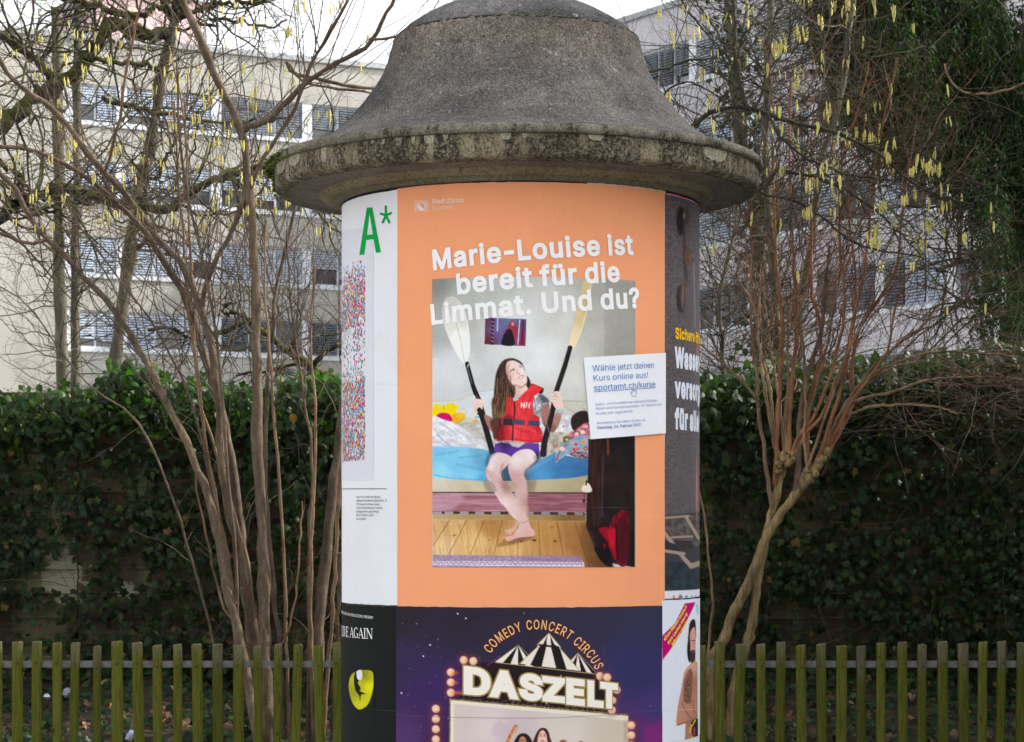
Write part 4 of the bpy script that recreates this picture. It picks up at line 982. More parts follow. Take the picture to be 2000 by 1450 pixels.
# bedding
bed = tex((214, 216, 220), .12, 18, 9, 5, (178, 180, 188))
P.poly(T2((300, 480), (520, 470), (600, 560), (680, 640), (690, 760), (520, 740), (400, 650)), tex((200, 198, 194), .1, 12, 8, 6, (160, 156, 150)), 1)
P.poly(T2((25, 405), (130, 425), (280, 475), (400, 560), (500, 640), (600, 690), (625, 745), (540, 740), (330, 715), (200, 705), (25, 718)), bed, 1)
P.line(T2((75, 585), (140, 650), (205, 700)), 1.4, (92, 130, 168), 1.2, .8); P.line(T2((30, 715), (150, 705), (250, 710)), 1.4, (90, 140, 180), 1, .8)
for k in range(46):
    x = rng.uniform(40, 600); y = rng.uniform(430, 700)
    if y < 430 + (x - 60) * .42 or y > 715: continue
    P.ell(*T2((x, y))[0], 1.1, .9, (190, 130, 130) if k % 2 else (150, 160, 170), .6, .7)
P.poly(T2((1150, 420), (1300, 400), (1440, 365), (1480, 400), (1500, 520), (1400, 600), (1300, 700), (1200, 780), (1150, 700)), tex((214, 216, 222), .1, 9, 8, 8, (176, 176, 186)), 1)
P.poly(T2((1240, 570), (1400, 560), (1450, 600), (1400, 700), (1330, 770), (1190, 785), (1200, 650)), tex((188, 180, 168), .1, 8, 9, 9, (146, 138, 124)), 1)
for k in range(26): P.line(T2((1240 + 8 * k % 170, 590 + (k * 37) % 160), (1250 + 8 * k % 170, 600 + (k * 37) % 160)), .8, (120, 100, 96), .5, .6)
for x, y in ((1290, 700), (1320, 705), (1300, 720), (1400, 500)): P.ell(*T2((x, y))[0], 2, 1.6, (178, 60, 70), .7)
P.poly(T2((1490, 395), (1560, 345), (1640, 340), (1660, 400), (1655, 470), (1540, 540), (1495, 530), (1475, 460)), (44, 36, 34), 1)
P.poly(T2((1430, 600), (1520, 540), (1655, 460), (1670, 600), (1560, 600), (1480, 640), (1400, 650)), tex((200, 130, 140), .3, 6, 5, 11, (132, 56, 70)), .9)
P.poly(T2((1400, 650), (1480, 640), (1560, 600), (1665, 610), (1665, 780), (1500, 800), (1420, 800), (1360, 870), (1310, 885), (1310, 850), (1350, 760)), tex((112, 140, 166), .3, 9, 8, 12, (150, 158, 166)), .9)
P.poly(T2((1400, 610), (1455, 605), (1450, 650), (1400, 670)), (96, 98, 60), 1); P.ell(*T2((1435, 640))[0], 2.6, 2, (196, 190, 70), .8)
P.line(T2((1325, 860), (1345, 790), (1390, 730), (1430, 690)), 2, (160, 44, 66), .8); P.line(T2((1320, 875), (1370, 862), (1420, 808)), 2, (214, 206, 200), .8)
for x, y, r, c in ((1385, 735, 5, (222, 188, 186)), (1530, 690, 3, (196, 40, 60)), (1510, 740, 3, (190, 40, 60)), (1550, 740, 3, (200, 60, 70)), (1520, 765, 2.6, (180, 36, 56)), (1610, 665, 4.4, (222, 150, 80)), (1632, 735, 4.4, (150, 60, 60)), (1612, 665, 1.8, (200, 40, 40)), (1632, 735, 1.8, (210, 180, 70)), (1600, 560, 5, (226, 186, 188)), (1640, 500, 4, (216, 160, 166)), (1540, 580, 4, (222, 180, 180))): P.ell(*T2((x, y))[0], r, r * .85, c, .9)
P.poly(T2((1460, 790), (1560, 765), (1665, 780), (1665, 835), (1560, 835)), tex((150, 120, 130), .4, 4, 3, 13, (70, 56, 66)), .9)
# blue mattress, boards, drawer
P.poly(T2((25, 718), (330, 715), (540, 738), (640, 760), (700, 900), (830, 1075), (560, 1075), (25, 1035)), grad([(850, 885, 112, 178, 208), (900, 890, 118, 184, 214), (860, 930, 132, 196, 224), (925, 930, 120, 186, 216), (955, 900, 84, 138, 170), (970, 936, 64, 110, 140), (940, 938, 84, 160, 200), (945, 890, 100, 160, 190)]), .9, curve=False)
P.poly(T2((700, 800), (1140, 860), (1320, 770), (1320, 880), (1420, 805), (1560, 835), (1665, 838), (1665, 1015), (1480, 1045), (1020, 1070), (760, 1075), (700, 980)), grad([(1140, 900, 62, 106, 148), (1080, 890, 70, 124, 170), (1060, 930, 72, 134, 182), (1100, 925, 56, 108, 158), (1140, 925, 52, 96, 142), (1000, 935, 50, 80, 104), (975, 930, 54, 84, 108)]), .9, curve=False)
P.poly(T2((1000, 960), (1110, 880), (1330, 780), (1250, 860), (1110, 950), (1010, 1000)), (92, 146, 190), 4, .7)
P.line(T2((40, 1010), (250, 1050), (560, 1068)), 1.6, (62, 150, 200), 1.5); P.line(T2((60, 880), (220, 990), (420, 1020)), 1.0, (140, 205, 230), 1.8, .7)
P.poly(T2((25, 1038), (560, 1076), (830, 1076), (1020, 1071), (1480, 1046), (1668, 1018), (1668, 1192), (25, 1186)), grad([(860, 950, 192, 184, 166), (920, 950, 184, 172, 146), (1000, 950, 160, 148, 122), (1060, 950, 172, 160, 132), (1130, 945, 160, 146, 116)]), .7, curve=False)
P.poly(T2((25, 1186), (1668, 1192), (1668, 1208), (25, 1200)), (52, 38, 42), .6, curve=False)
P.poly(T2((25, 1200), (1668, 1206), (1640, 1400), (25, 1400)), tex((176, 132, 142), .2, 60, 3.5, 15, (140, 92, 102)), .8, curve=False)
P.poly(T2((900, 1200), (1668, 1206), (1640, 1400), (1000, 1400)), tex((150, 92, 106), .2, 40, 3, 16, (104, 58, 70)), 6, .7, curve=False)
P.poly(T2((25, 1205), (340, 1215), (360, 1260), (200, 1390), (25, 1390)), (184, 142, 158), 5, .6)
P.poly(T2((360, 1225), (700, 1235), (720, 1255), (380, 1250)), (112, 68, 74), 3, .6)
P.poly(T3((25, 96), (1485, 106), (1480, 185), (25, 168)), grad([(850, 1005, 170, 146, 108), (950, 1008, 158, 130, 88), (1040, 1010, 150, 120, 78), (1130, 1010, 118, 88, 52)]), .6, curve=False)
P.poly(T3((25, 92), (1470, 102), (1470, 128), (25, 116)), (62, 46, 40), .6, curve=False)
for k, x in enumerate((30, 140, 285, 432, 588, 745, 905, 1062, 1222, 1378)):
    y = 97 + 8 * (x / 1400); P.poly(T3((x - 4, y - 4), (x + 82, y - 2), (x + 80, y + 24), (x, y + 22)), (150 - k * 3, 146 - k * 3, 150 - k * 3), .5, curve=False)
# floor
P.poly(T3((25, 168), (1480, 186), (1560, 260), (1700, 520), (1760, 640), (25, 640)), grad([(850, 1030, 196, 158, 104), (870, 1070, 210, 178, 132), (930, 1060, 204, 168, 112), (1000, 1075, 200, 160, 104), (960, 1030, 160, 116, 66), (1060, 1040, 176, 132, 76), (1120, 1060, 150, 106, 60), (1170, 1080, 112, 76, 44), (1090, 1085, 176, 132, 80)]), .8, curve=False)
P.put(((P.Y > 1017) & (P.Y < 1090)) * .18 * (vnoise(P.X - (P.Y - 1015) * .15, P.Y, 3, 40, 31) > .55), (130, 84, 44))
for a, b in (((190, 172), (30, 420)), ((350, 176), (175, 510)), ((515, 180), (380, 515)), ((690, 180), (605, 515)), ((840, 330), (832, 515)), ((1032, 190), (1052, 515)), ((1210, 196), (1272, 515)), ((1380, 200), (1520, 630))): P.line(T3(a, b), 1.0, (84, 54, 28), .6, .9)
for x, y, r in ((868, 378, 4), (995, 368, 4), (560, 366, 1.6), (648, 372, 1.4), (230, 322, 4), (1190, 378, 3), (1160, 245, 5)): P.ell(*T3((x, y))[0], r, r * .55, (74, 46, 26) if r < 4.5 and x > 500 else (150, 108, 64), .9, .9)
P.line(T3((520, 520), (545, 420), (575, 340), (600, 200)), .8, (168, 118, 64), .8, .8); P.line(T3((560, 515), (570, 420), (610, 330)), .7, (168, 118, 64), .8, .8)
P.poly(T3((640, 420), (800, 300), (980, 350), (820, 400), (700, 425)), (120, 82, 46), 3, .6)
P.poly(T3((25, 505), (700, 515), (1440, 522), (1480, 640), (25, 640)), tex((160, 142, 164), .1, 4, 3, 21, (136, 112, 140)), .8, curve=False)
P.poly(T3((900, 520), (1440, 524), (1470, 640), (900, 640)), (128, 96, 124), 10, .5, curve=False)
P.poly(T3((25, 568), (1465, 576), (1470, 622), (25, 606)), (196, 188, 200), .5, curve=False)
P.line(T3((25, 628), (1480, 636)), 2.4, (146, 110, 150), .5)
for k in range(29):
    x = 40 + k * 49; y = 584 + k * .2; P.line(T3((x, y + 10), (x, y - 4), (x + 28, y - 3), (x + 28, y + 12), (x + 42, y + 12)), 1.3, (134 - k, 96 - k, 138 - k), .5)
# dark wardrobe on the right
P.poly(T4((262, 345), (660, 315), (660, 1445), (420, 1400), (320, 1290), (240, 1100), (250, 800), (262, 560)), tex((38, 28, 28), .2, 30, 60, 22, (26, 22, 24)), 1.5, curve=False)
P.poly(T4((262, 345), (400, 335), (400, 560), (350, 1100), (240, 1090), (260, 600)), tex((58, 38, 32), .2, 3, 60, 23, (38, 26, 26)), 2, curve=False)
P.line(T4((425, 340), (430, 470)), 4, (104, 58, 36), 2); P.line(T4((385, 500), (375, 1000)), 4.5, (66, 44, 52), 2, .8); P.line(T4((298, 500), (292, 900)), 1.4, (84, 50, 38), 1, .7)
P.poly(T4((200, 1090), (250, 1100), (330, 1260), (300, 1330), (440, 1400), (460, 1445), (300, 1445), (200, 1250)), (84, 56, 36), 8, .5)
P.poly(T4((310, 1270), (440, 1290), (460, 1440), (370, 1390)), (24, 20, 20), 2)
P.line(T4((250, 932), (655, 930)), .7, (84, 80, 80), .5, .7)
P.poly(T4((200, 770), (225, 728), (265, 725), (290, 790), (225, 798)), (206, 200, 186), .8); P.line(T4((245, 700), (240, 735)), 3, (40, 38, 46), .8); P.line(T4((232, 690), (222, 730)), 2, (170, 160, 110), .8); P.line(T4((225, 800), (222, 900)), 1.6, (96, 30, 36), 1); P.ell(*T4((222, 872))[0], 2.6, 3, (40, 30, 34), .8)
red = tex((138, 18, 34), .3, 5, 14, 24, (78, 12, 24))
P.poly(T4((510, 980), (560, 950), (600, 980), (605, 1150), (600, 1380), (560, 1440), (500, 1400), (440, 1280), (425, 1180), (450, 1060), (480, 1000)), red, 1.2)
P.poly(T4((350, 1115), (430, 1105), (430, 1220), (390, 1180)), (132, 16, 36), 1); P.poly(T4((385, 1240), (410, 1245), (400, 1290)), (124, 16, 32), .8)
P.poly(T4((500, 1060), (600, 1040), (602, 1360), (560, 1420), (515, 1380)), (62, 18, 26), 2.5, .85)
P.line(T4((495, 1080), (510, 1380)), 2.6, (24, 12, 16), 1.2); P.poly(T4((432, 1130), (485, 1110), (490, 1210), (460, 1290), (430, 1190)), (178, 20, 42), 2, .8)
# paddle shafts
P.line(T0((229, 308), (262, 430), (300, 520), (345, 700), (368, 795)), [8.2, 8.6, 8.8, 9.5, 11], (34, 30, 32), .7)
P.line(T0((233, 330), (262, 440), (292, 510)), 1.5, (120, 118, 120), .9, .8); P.line(T0((237, 312), (232, 326)), 1.5, (200, 200, 196), .5)
P.line(T0((790, 222), (765, 310), (715, 460), (690, 590), (650, 740), (645, 800)), [9.2, 9.4, 9.6, 10, 12, 13], (38, 32, 34), .7)
P.line(T0((776, 232), (740, 350)), .9, (110, 106, 104), .8, .7)
# ---- seated girl
skin = grad([(1000, 715, 224, 196, 190), (1020, 730, 226, 206, 204), (1010, 755, 216, 186, 178), (990, 730, 200, 160, 150)])
hair = tex((78, 58, 48), .4, 3.2, 22, 41, (46, 34, 32))
P.poly(T1((560, 380), (600, 370), (640, 460), (630, 520), (570, 550), (560, 470)), hair, 1.4)
P.poly(T1((375, 132), (440, 140), (520, 190), (560, 300), (560, 420), (420, 640), (330, 700), (270, 900), (160, 930), (148, 780), (160, 620), (170, 480), (190, 330), (240, 210), (300, 150)), hair, 1.6)
P.poly(T1((150, 640), (330, 600), (340, 860), (270, 960), (170, 980), (140, 820)), tex((120, 90, 64), .4, 2.4, 16, 43, (66, 46, 38)), 2)
# left arm behind the hair
P.poly(T1((40, 860), (140, 900), (170, 960), (160, 1080), (110, 1050), (60, 960)), (150, 106, 96), 1.2); P.poly(T1((120, 930), (300, 900), (320, 1000), (180, 1180), (140, 1060)), (84, 52, 44), 2)
# neck
P.poly(T1((440, 460), (560, 470), (600, 560), (480, 670), (430, 650), (440, 560)), grad([(1010, 755, 206, 172, 160), (1025, 765, 222, 198, 190), (1012, 775, 190, 158, 150)]), 1)
# face tilted up to the right
P.poly(T1((330, 190), (400, 160), (470, 185), (530, 230), (560, 300), (588, 390), (580, 450), (530, 490), (470, 495), (400, 470), (345, 390), (318, 280)), skin, .9)
P.poly(T1((325, 230), (380, 180), (360, 260), (345, 380), (322, 300)), (176, 132, 118), 2, .55)
P.poly(T1((440, 470), (520, 500), (580, 455), (575, 480), (500, 520)), (182, 138, 124), 1.2, .75)
P.ell(*T1((500, 240))[0], 5, 3, (232, 214, 210), 2, .7)
P.line(T1((360, 320), (385, 280), (425, 262)), 1.0, (120, 84, 74), .7); P.line(T1((480, 232), (505, 215), (530, 222)), .9, (120, 84, 74), .7)
P.ell(*T1((408, 290))[0], 3.0, 1.5, (196, 184, 182), .7, rot=-.35); P.ell(*T1((414, 286))[0], 1.3, 1.2, (74, 58, 56), .5); P.line(T1((383, 302), (400, 282), (428, 278)), .9, (80, 54, 48), .5)
P.ell(*T1((505, 247))[0], 2.4, 1.3, (196, 184, 182), .7, rot=-.1); P.ell(*T1((512, 246))[0], 1.1, 1.1, (74, 58, 56), .5); P.line(T1((488, 246), (503, 236), (524, 242)), .9, (80, 54, 48), .5)
P.line(T1((455, 285), (462, 315), (475, 335), (497, 328)), 1.4, (186, 134, 122), .8); P.ell(*T1((487, 330))[0], 1.3, .9, (150, 92, 84), .6)
P.poly(T1((468, 388), (500, 358), (548, 346), (548, 372), (515, 395), (480, 404)), (186, 96, 92), .6); P.poly(T1((480, 388), (510, 366), (543, 358), (540, 368), (512, 388), (486, 396)), (236, 230, 226), .5)
# life jacket
vest = grad([(1000, 800, 206, 50, 58), (1020, 780, 220, 60, 68), (1040, 760, 210, 46, 54), (1010, 840, 222, 66, 74), (1045, 850, 208, 54, 62), (980, 850, 176, 36, 44), (975, 820, 150, 34, 40), (1055, 830, 170, 38, 46), (990, 790, 190, 44, 50)])
P.poly(T1((665, 580), (760, 575), (840, 640), (875, 700), (830, 740), (770, 780), (770, 890), (690, 860), (660, 740)), tex((196, 200, 206), .3, 1.6, 6, 45, (110, 112, 122)), .9)
P.poly(T1((745, 590), (830, 630), (870, 690), (800, 700), (760, 650)), (70, 70, 80), 2, .85); P.line(T1((700, 850), (770, 800), (850, 720)), 1.3, (60, 58, 64), .8)
P.poly(T1((350, 610), (400, 650), (430, 690), (530, 600), (600, 530), (640, 470), (665, 465), (800, 520), (790, 570), (730, 580), (680, 620), (660, 740), (680, 850), (750, 890), (750, 1010), (790, 1090), (790, 1190), (740, 1215), (580, 1215), (400, 1195), (200, 1190), (210, 1080), (280, 980), (310, 850), (320, 700)), vest, .8, curve=False)
P.poly(T1((200, 1060), (330, 860), (400, 900), (300, 1000), (290, 1190), (195, 1190)), (96, 26, 30), 3, .65)
P.line(T1((425, 690), (430, 800), (410, 1000), (400, 1190)), 2.6, (40, 28, 32), .6); P.line(T1((640, 470), (665, 462), (802, 520), (795, 560)), 1.0, (120, 26, 34), .7)
P.poly(T1((750, 560), (800, 525), (790, 580), (740, 582)), (70, 24, 30), 1)
P.poly(T1((230, 915), (400, 908), (408, 980), (400, 1000), (230, 990)), (52, 38, 48), .9, curve=False); P.poly(T1((408, 912), (560, 930), (556, 995), (405, 985)), (70, 66, 88), .7, curve=False); P.poly(T1((608, 930), (750, 940), (752, 1004), (600, 996)), (66, 62, 82), .7, curve=False)
P.poly(T1((255, 905), (285, 900), (280, 985), (255, 985)), (150, 40, 46), .8, curve=False)
P.line(T1((440, 1030), (520, 1080), (700, 1040)), 1.0, (170, 34, 44), 1.2, .7); P.line(T1((410, 1165), (560, 1195), (780, 1180)), 1.0, (150, 26, 36), .7); P.line(T1((300, 1205), (560, 1225), (780, 1205)), 1.6, (84, 18, 24), .8); P.line(T1((710, 1010), (745, 1180)), .9, (160, 30, 40), .9, .7)
P.line(T1((430, 700), (520, 620), (560, 560)), 1.0, (168, 30, 40), .8, .7); P.poly(T1((430, 640), (480, 650), (500, 620), (470, 670), (430, 672)), (160, 176, 190), .7)
for x in (510, 575):   # two H letters
    for a, b in (((x + 10, 702), (x + 4, 765)), ((x + 46, 708), (x + 40, 770)), ((x + 5, 735), (x + 42, 740))): P.line(T1(a, b), 2.0, (226, 218, 222), .45)
# arms, hands, bracelets
P.poly(T1((780, 760), (860, 710), (880, 780), (870, 900), (820, 1020), (775, 900)), grad([(1065, 805, 150, 106, 94), (1072, 830, 132, 92, 84)]), 1)
P.poly(T1((880, 1040), (900, 960), (960, 830), (975, 790), (1055, 790), (1030, 900), (980, 1020), (930, 1085), (890, 1080)), grad([(1080, 840, 128, 84, 72), (1090, 815, 158, 112, 98), (1096, 800, 206, 170, 158)]), 1)
P.line(T0((765, 312), (715, 460), (690, 590), (650, 740)), [9.4, 9.6, 10, 12], (38, 32, 34), .7)
P.poly(T1((905, 660), (915, 600), (945, 560), (1000, 560), (1025, 600), (1050, 700), (1055, 780), (980, 790), (930, 740)), (218, 186, 176), .8)
for a, b in (((915, 610), (975, 600)), ((910, 645), (960, 640)), ((912, 680), (955, 676)), ((950, 572), (1000, 590))): P.line(T1(a, b), 4.4, (224, 192, 184), .7); 
for a, b in (((915, 627), (968, 622)), ((910, 662), (957, 658)), ((930, 592), (980, 596)), ((945, 600), (985, 640))): P.line(T1(a, b), 1.0, (168, 120, 110), .6, .8)
P.line(T1((968, 812), (1010, 822), (1055, 805)), 3.6, (120, 186, 206), .6)
P.poly(T2((455, 230), (490, 212), (545, 225), (555, 290), (530, 340), (505, 385), (480, 370), (455, 300)), (214, 180, 168), .8)
P.line(T0((262, 430), (275, 470)), 8.6, (34, 30, 32), .6)
for k in range(4): P.line(T2((470, 232 + k * 26), (540, 240 + k * 24)), 4.2, (222, 190, 180), .8); P.line(T2((468, 246 + k * 26), (540, 252 + k * 24)), .9, (160, 112, 100), .6, .8)
P.line(T2((475, 405), (500, 405), (525, 392)), 3.0, (96, 160, 172), .6)
P.line(T0((296, 560), (322, 640), (368, 795)), [8.8, 9, 11], (34, 30, 32), .7); P.line(T2((500, 370), (570, 352)), 3, (34, 30, 34), .6)
# shorts, shirt hem, legs
P.poly(T1((340, 1215), (560, 1220), (545, 1262), (480, 1282), (390, 1268)), (178, 172, 166), 1)
P.poly(T1((175, 1235), (260, 1212), (360, 1225), (400, 1265), (480, 1282), (560, 1230), (740, 1225), (745, 1320), (730, 1420), (690, 1445), (600, 1330), (520, 1310), (440, 1350), (400, 1410), (300, 1360), (180, 1350), (160, 1310)), grad([(970, 880, 96, 62, 150), (1000, 885, 86, 52, 140), (1035, 872, 92, 58, 150), (1045, 890, 74, 46, 120), (985, 868, 60, 34, 84)]), .8, curve=False)
LEGP = [(960, 900, 214, 196, 196), (975, 915, 206, 180, 178), (950, 925, 190, 150, 144), (970, 960, 202, 176, 172), (1000, 1010, 206, 184, 182), (1010, 905, 212, 192, 192), (1035, 890, 216, 200, 202), (1005, 930, 190, 150, 148), (1025, 950, 188, 158, 154), (1030, 985, 170, 134, 128), (990, 950, 150, 108, 102)] + [(1000, 1000, 206, 180, 176), (1020, 1015, 198, 168, 162), (1030, 1040, 202, 158, 152), (1000, 1052, 210, 154, 144), (1015, 1035, 200, 168, 164), (985, 985, 214, 194, 192)]
leg = grad(LEGP)
P.poly(T2((870, 800), (960, 745), (1060, 745), (1115, 810), (1110, 870), (1010, 950), (985, 1010), (1025, 1110), (1032, 1300), (1032, 1445), (985, 1445), (900, 1260), (880, 1130), (830, 1000), (820, 900)), leg, .9)
P.poly(T3((870, 60), (935, 60), (935, 190), (870, 190), (830, 230), (800, 280), (770, 318), (745, 312), (718, 290), (712, 268), (760, 262), (810, 215)), (190, 150, 138), .9)
P.poly(T2((640, 800), (720, 775), (820, 800), (860, 850), (815, 910), (750, 975), (760, 1060), (830, 1150), (900, 1260), (960, 1400), (1010, 1480), (900, 1480), (780, 1340), (680, 1200), (600, 1060), (585, 960), (610, 890)), leg, .9)
P.line(T2((825, 900), (770, 960), (765, 1040), (840, 1150)), 2, (124, 86, 84), 1.6, .6); P.line(T2((590, 980), (640, 1100), (720, 1250)), 1.6, (188, 142, 134), 1.4, .7)
P.poly(T3((700, 0), (850, 0), (900, 90), (935, 180), (960, 240), (995, 280), (990, 325), (930, 342), (860, 345), (830, 372), (780, 390), (730, 372), (716, 345), (745, 330), (790, 315), (840, 250), (845, 200), (790, 110)), leg, .8)
for k in range(4): P.line(T3((722 + k * 16, 345 + k * 6), (728 + k * 14, 368 + k * 4)), .7, (160, 104, 98), .5, .8); P.ell(*T3((722 + k * 16, 350 + k * 7))[0], 2, 2, (216, 160, 152), .8, .6)
P.line(T3((850, 205), (890, 200), (935, 180)), 1.0, (120, 96, 100), .6, .9)
P.poly(T3((845, 345), (990, 335), (930, 350), (850, 365), (790, 400), (745, 385)), (110, 72, 44), 1.4, .7)
# modelling: folds, cast shade and grain that the print carries
P.line(T2((1010, 960), (1030, 1110), (1030, 1440)), 5, (128, 92, 88), 3.5, .55); P.line(T2((760, 900), (740, 985)), 4, (140, 100, 94), 3, .5); P.line(T2((1100, 820), (1110, 870), (1010, 955)), 5, (150, 112, 106), 3, .5)
P.line(T2((600, 1000), (660, 1150), (760, 1330)), 3, (232, 216, 214), 2.5, .5); P.ell(*T2((905, 850))[0], 9, 7, (232, 216, 216), 6, .6); P.ell(*T2((640, 930))[0], 6, 8, (230, 214, 212), 5, .6)
P.poly(T2((560, 1080), (640, 1075), (700, 1180), (600, 1180)), (110, 96, 84), 3, .45); P.poly(T2((1035, 1075), (1110, 1075), (1090, 1180), (1035, 1180)), (110, 96, 78), 4, .5)
P.poly(T2((620, 760), (700, 770), (640, 830), (600, 920), (575, 900)), (40, 72, 100), 3, .5); P.poly(T2((1120, 770), (1200, 780), (1130, 870), (1050, 920), (1110, 860)), (32, 44, 66), 3, .65)
for a, b in (((60, 450), (250, 560)), ((120, 470), (330, 640)), ((40, 530), (120, 640)), ((260, 520), (470, 700)), ((180, 640), (400, 712)), ((350, 560), (420, 640)), ((30, 660), (180, 700))): P.line(T2(a, ((a[0] + b[0]) / 2, (a[1] + b[1]) / 2 - 12), b), 2.4, (160, 164, 176), 2.2, .55)
for a, b in (((480, 640), (610, 730)), ((420, 500), (560, 600)), ((1210, 420), (1250, 560)), ((1300, 420), (1350, 540)), ((1400, 390), (1440, 520)), ((1250, 600), (1220, 760)), ((1330, 600), (1290, 740))): P.line(T2(a, b), 1.8, (150, 148, 152), 1.5, .6)
for a, b in (((290, 900), (560, 960)), ((60, 800), (300, 760)), ((1200, 900), (1600, 870)), ((1150, 1000), (1600, 960)), ((300, 830), (590, 800))): P.line(T2(a, b), 2.6, (62, 124, 168), 3, .4)
for k in range(34):   # loose wavy strands
    x = rng.uniform(180, 400); y = rng.uniform(330, 560); P.line(T1((x, y), (x - 12 + rng.normal(0, 8), y + 90), (x - 4 + rng.normal(0, 10), y + 180), (x - 24 + rng.normal(0, 10), y + 270)), .8, (150, 116, 86) if k % 2 else (40, 28, 26), .6, .6)
for a, b in (((560, 600), (520, 700)), ((640, 620), (560, 850)), ((450, 820), (480, 900)), ((340, 760), (380, 860)), ((520, 1040), (500, 1160)), ((620, 1060), (640, 1180)), ((330, 1030), (300, 1170)), ((470, 1030), (600, 1100))): P.line(T1(a, b), 2.4, (158, 28, 38), 2.0, .5)
for a, b in (((600, 560), (700, 500)), ((480, 760), (470, 880)), ((600, 1030), (700, 1080)), ((430, 1040), (440, 1150))): P.line(T1(a, b), 2.0, (236, 96, 100), 1.8, .5)
P.poly(T1((345, 380), (400, 470), (440, 480), (430, 560), (380, 500)), (130, 90, 78), 2.5, .55); P.line(T1((430, 470), (520, 500), (575, 465)), 1.6, (160, 116, 102), 1.4, .7)
P.put(((P.Y < 700) * np.clip((880 - P.X) / 60, 0, 1)) * .16, (90, 92, 88))
P.C += (vnoise(P.X, P.Y, 24, 24, 78, 2) - .5)[..., None] * 12
P.C += (vnoise(P.X, P.Y, 1.6, 1.6, 77, 2) - .5)[..., None] * 16
P.C = (P.C - 118) * 1.04 + 118 + 3
P.done('printed_photo', orange)

# ---- circus poster picture
P = Paint(775.4, 1291.6, .965, ZM - .002, 400, 320, .0028 + OFF)
P.fill(grad([(780, 1200, 40, 36, 44), (900, 1200, 42, 38, 50), (1000, 1200, 44, 40, 52), (1150, 1200, 46, 44, 62), (1280, 1200, 48, 48, 72), (790, 1300, 50, 40, 72), (830, 1350, 56, 38, 84), (790, 1440, 76, 50, 96), (860, 1440, 60, 34, 74), (1240, 1320, 46, 46, 88), (1280, 1380, 62, 50, 104), (1280, 1440, 118, 40, 110), (1230, 1440, 70, 44, 90), (1000, 1260, 44, 40, 58)]))
T5 = TF(860, 1180, 5.128)
for k in range(38): P.ell(rng.uniform(778, 880) if k % 3 else rng.uniform(880, 1290), rng.uniform(1195, 1445), *(rng.uniform(.5, 1.1),) * 2, (200, 190, 214), .5, rng.uniform(.3, .9))
for x, y in ((894, 1199), (910, 1208), (840, 1260), (827, 1282), (784, 1354)): P.ell(x, y, 1.5, 1.5, (226, 214, 228), .6)
P.line([(860, 1206), (895, 1230), (930, 1204), (1010, 1200)], 1.2, (30, 28, 36), 1.6, .7); P.line([(1032, 1190), (1031, 1300)], 1.2, (30, 28, 36), 1, .6)
P.poly(T5((60, 640), (240, 600), (250, 960), (80, 960)), (60, 28, 90), 8, .7)
# sign board
P.poly(T5((235, 600), (300, 600), (560, 590), (1570, 700), (1780, 780), (1740, 1090), (1690, 1095), (100, 950), (230, 910)), (36, 26, 28), 1.5, curve=False)
P.poly(T5((240, 600), (500, 590), (500, 700), (240, 700)), (40, 26, 34), 2, .8)
# frame and lit screen
P.poly(T5((90, 945), (1890, 1105), (1905, 1500), (85, 1500)), tex((150, 132, 84), .4, 3, 3, 55, (92, 78, 48)), .6, curve=False)
P.poly(T5((105, 962), (1880, 1122), (1890, 1500), (98, 1500)), (216, 208, 190), .6, curve=False)
P.poly(T5((138, 1000), (1500, 1125), (1860, 1170), (1860, 1500), (132, 1500)), grad([(900, 1400, 196, 182, 178), (960, 1420, 204, 190, 190), (1000, 1440, 186, 172, 176), (1100, 1430, 200, 190, 180), (1200, 1430, 190, 180, 164)]), 1.2, curve=False)
P.poly(T5((510, 1260), (600, 1160), (700, 1290), (560, 1330)), (188, 166, 178), 4, .6)
# striped tents
def tent(apex, base, k0, cols=7):
    ax, ay = apex; (x0, y0), (x1, y1) = base
    for k in range(cols):
        a, b = k / cols, (k + 1) / cols
        P.poly(T5((ax, ay), (x0 + (x1 - x0) * a, y0 + (y1 - y0) * a), (x0 + (x1 - x0) * b, y0 + (y1 - y0) * b)), (216, 206, 196) if (k + k0) % 2 == 0 else (32, 26, 26), .45, curve=False)
    P.line(T5(apex, base[0]), 1.0, (168, 146, 96), .5); P.line(T5(apex, base[1]), 1.0, (168, 146, 96), .5)
tent((780, 412), ((550, 580), (1010, 640)), 0, 6)
tent((1378, 490), ((1240, 640), (1575, 705)), 0, 6)
P.poly(T5((1088, 292), (1200, 430), (1205, 450), (1395, 670), (800, 600), (975, 430), (975, 400)), (216, 206, 196), .5, curve=False)
for q in (((1060, 330), (1040, 400), (1110, 405), (1100, 330)),): pass
P.poly(T5((1080, 300), (1030, 400), (990, 430), (900, 612), (1015, 628), (1060, 440), (1070, 330)), (32, 26, 26), .5, curve=False)
P.poly(T5((1096, 300), (1140, 400), (1200, 450), (1265, 655), (1160, 645), (1110, 440), (1104, 330)), (32, 26, 26), .5, curve=False)
P.poly(T5((980, 398), (1190, 425), (1190, 445), (980, 418)), (32, 26, 26), .5, curve=False)
for a, b in (((1088, 292), (975, 405)), ((975, 405), (975, 430)), ((975, 430), (790, 600)), ((1088, 292), (1203, 430)), ((1203, 450), (1400, 675)), ((550, 585), (1575, 705))): P.line(T5(a, b), 1.3, (176, 152, 100), .5)
P.line(T5((470, 615), (600, 520)), 1.0, (110, 70, 160), .8); P.line(T5((1570, 620), (1590, 740)), 1, (120, 90, 160), .8)
# glow behind the arc lettering
ac = np.array(T5((1010, 845))[0])
arc = [(ac[0] + 117 * 1.0 * cos(t) * 1.0, ac[1] - 124 * sin(t)) for t in np.linspace(radians(22), radians(147), 60)]
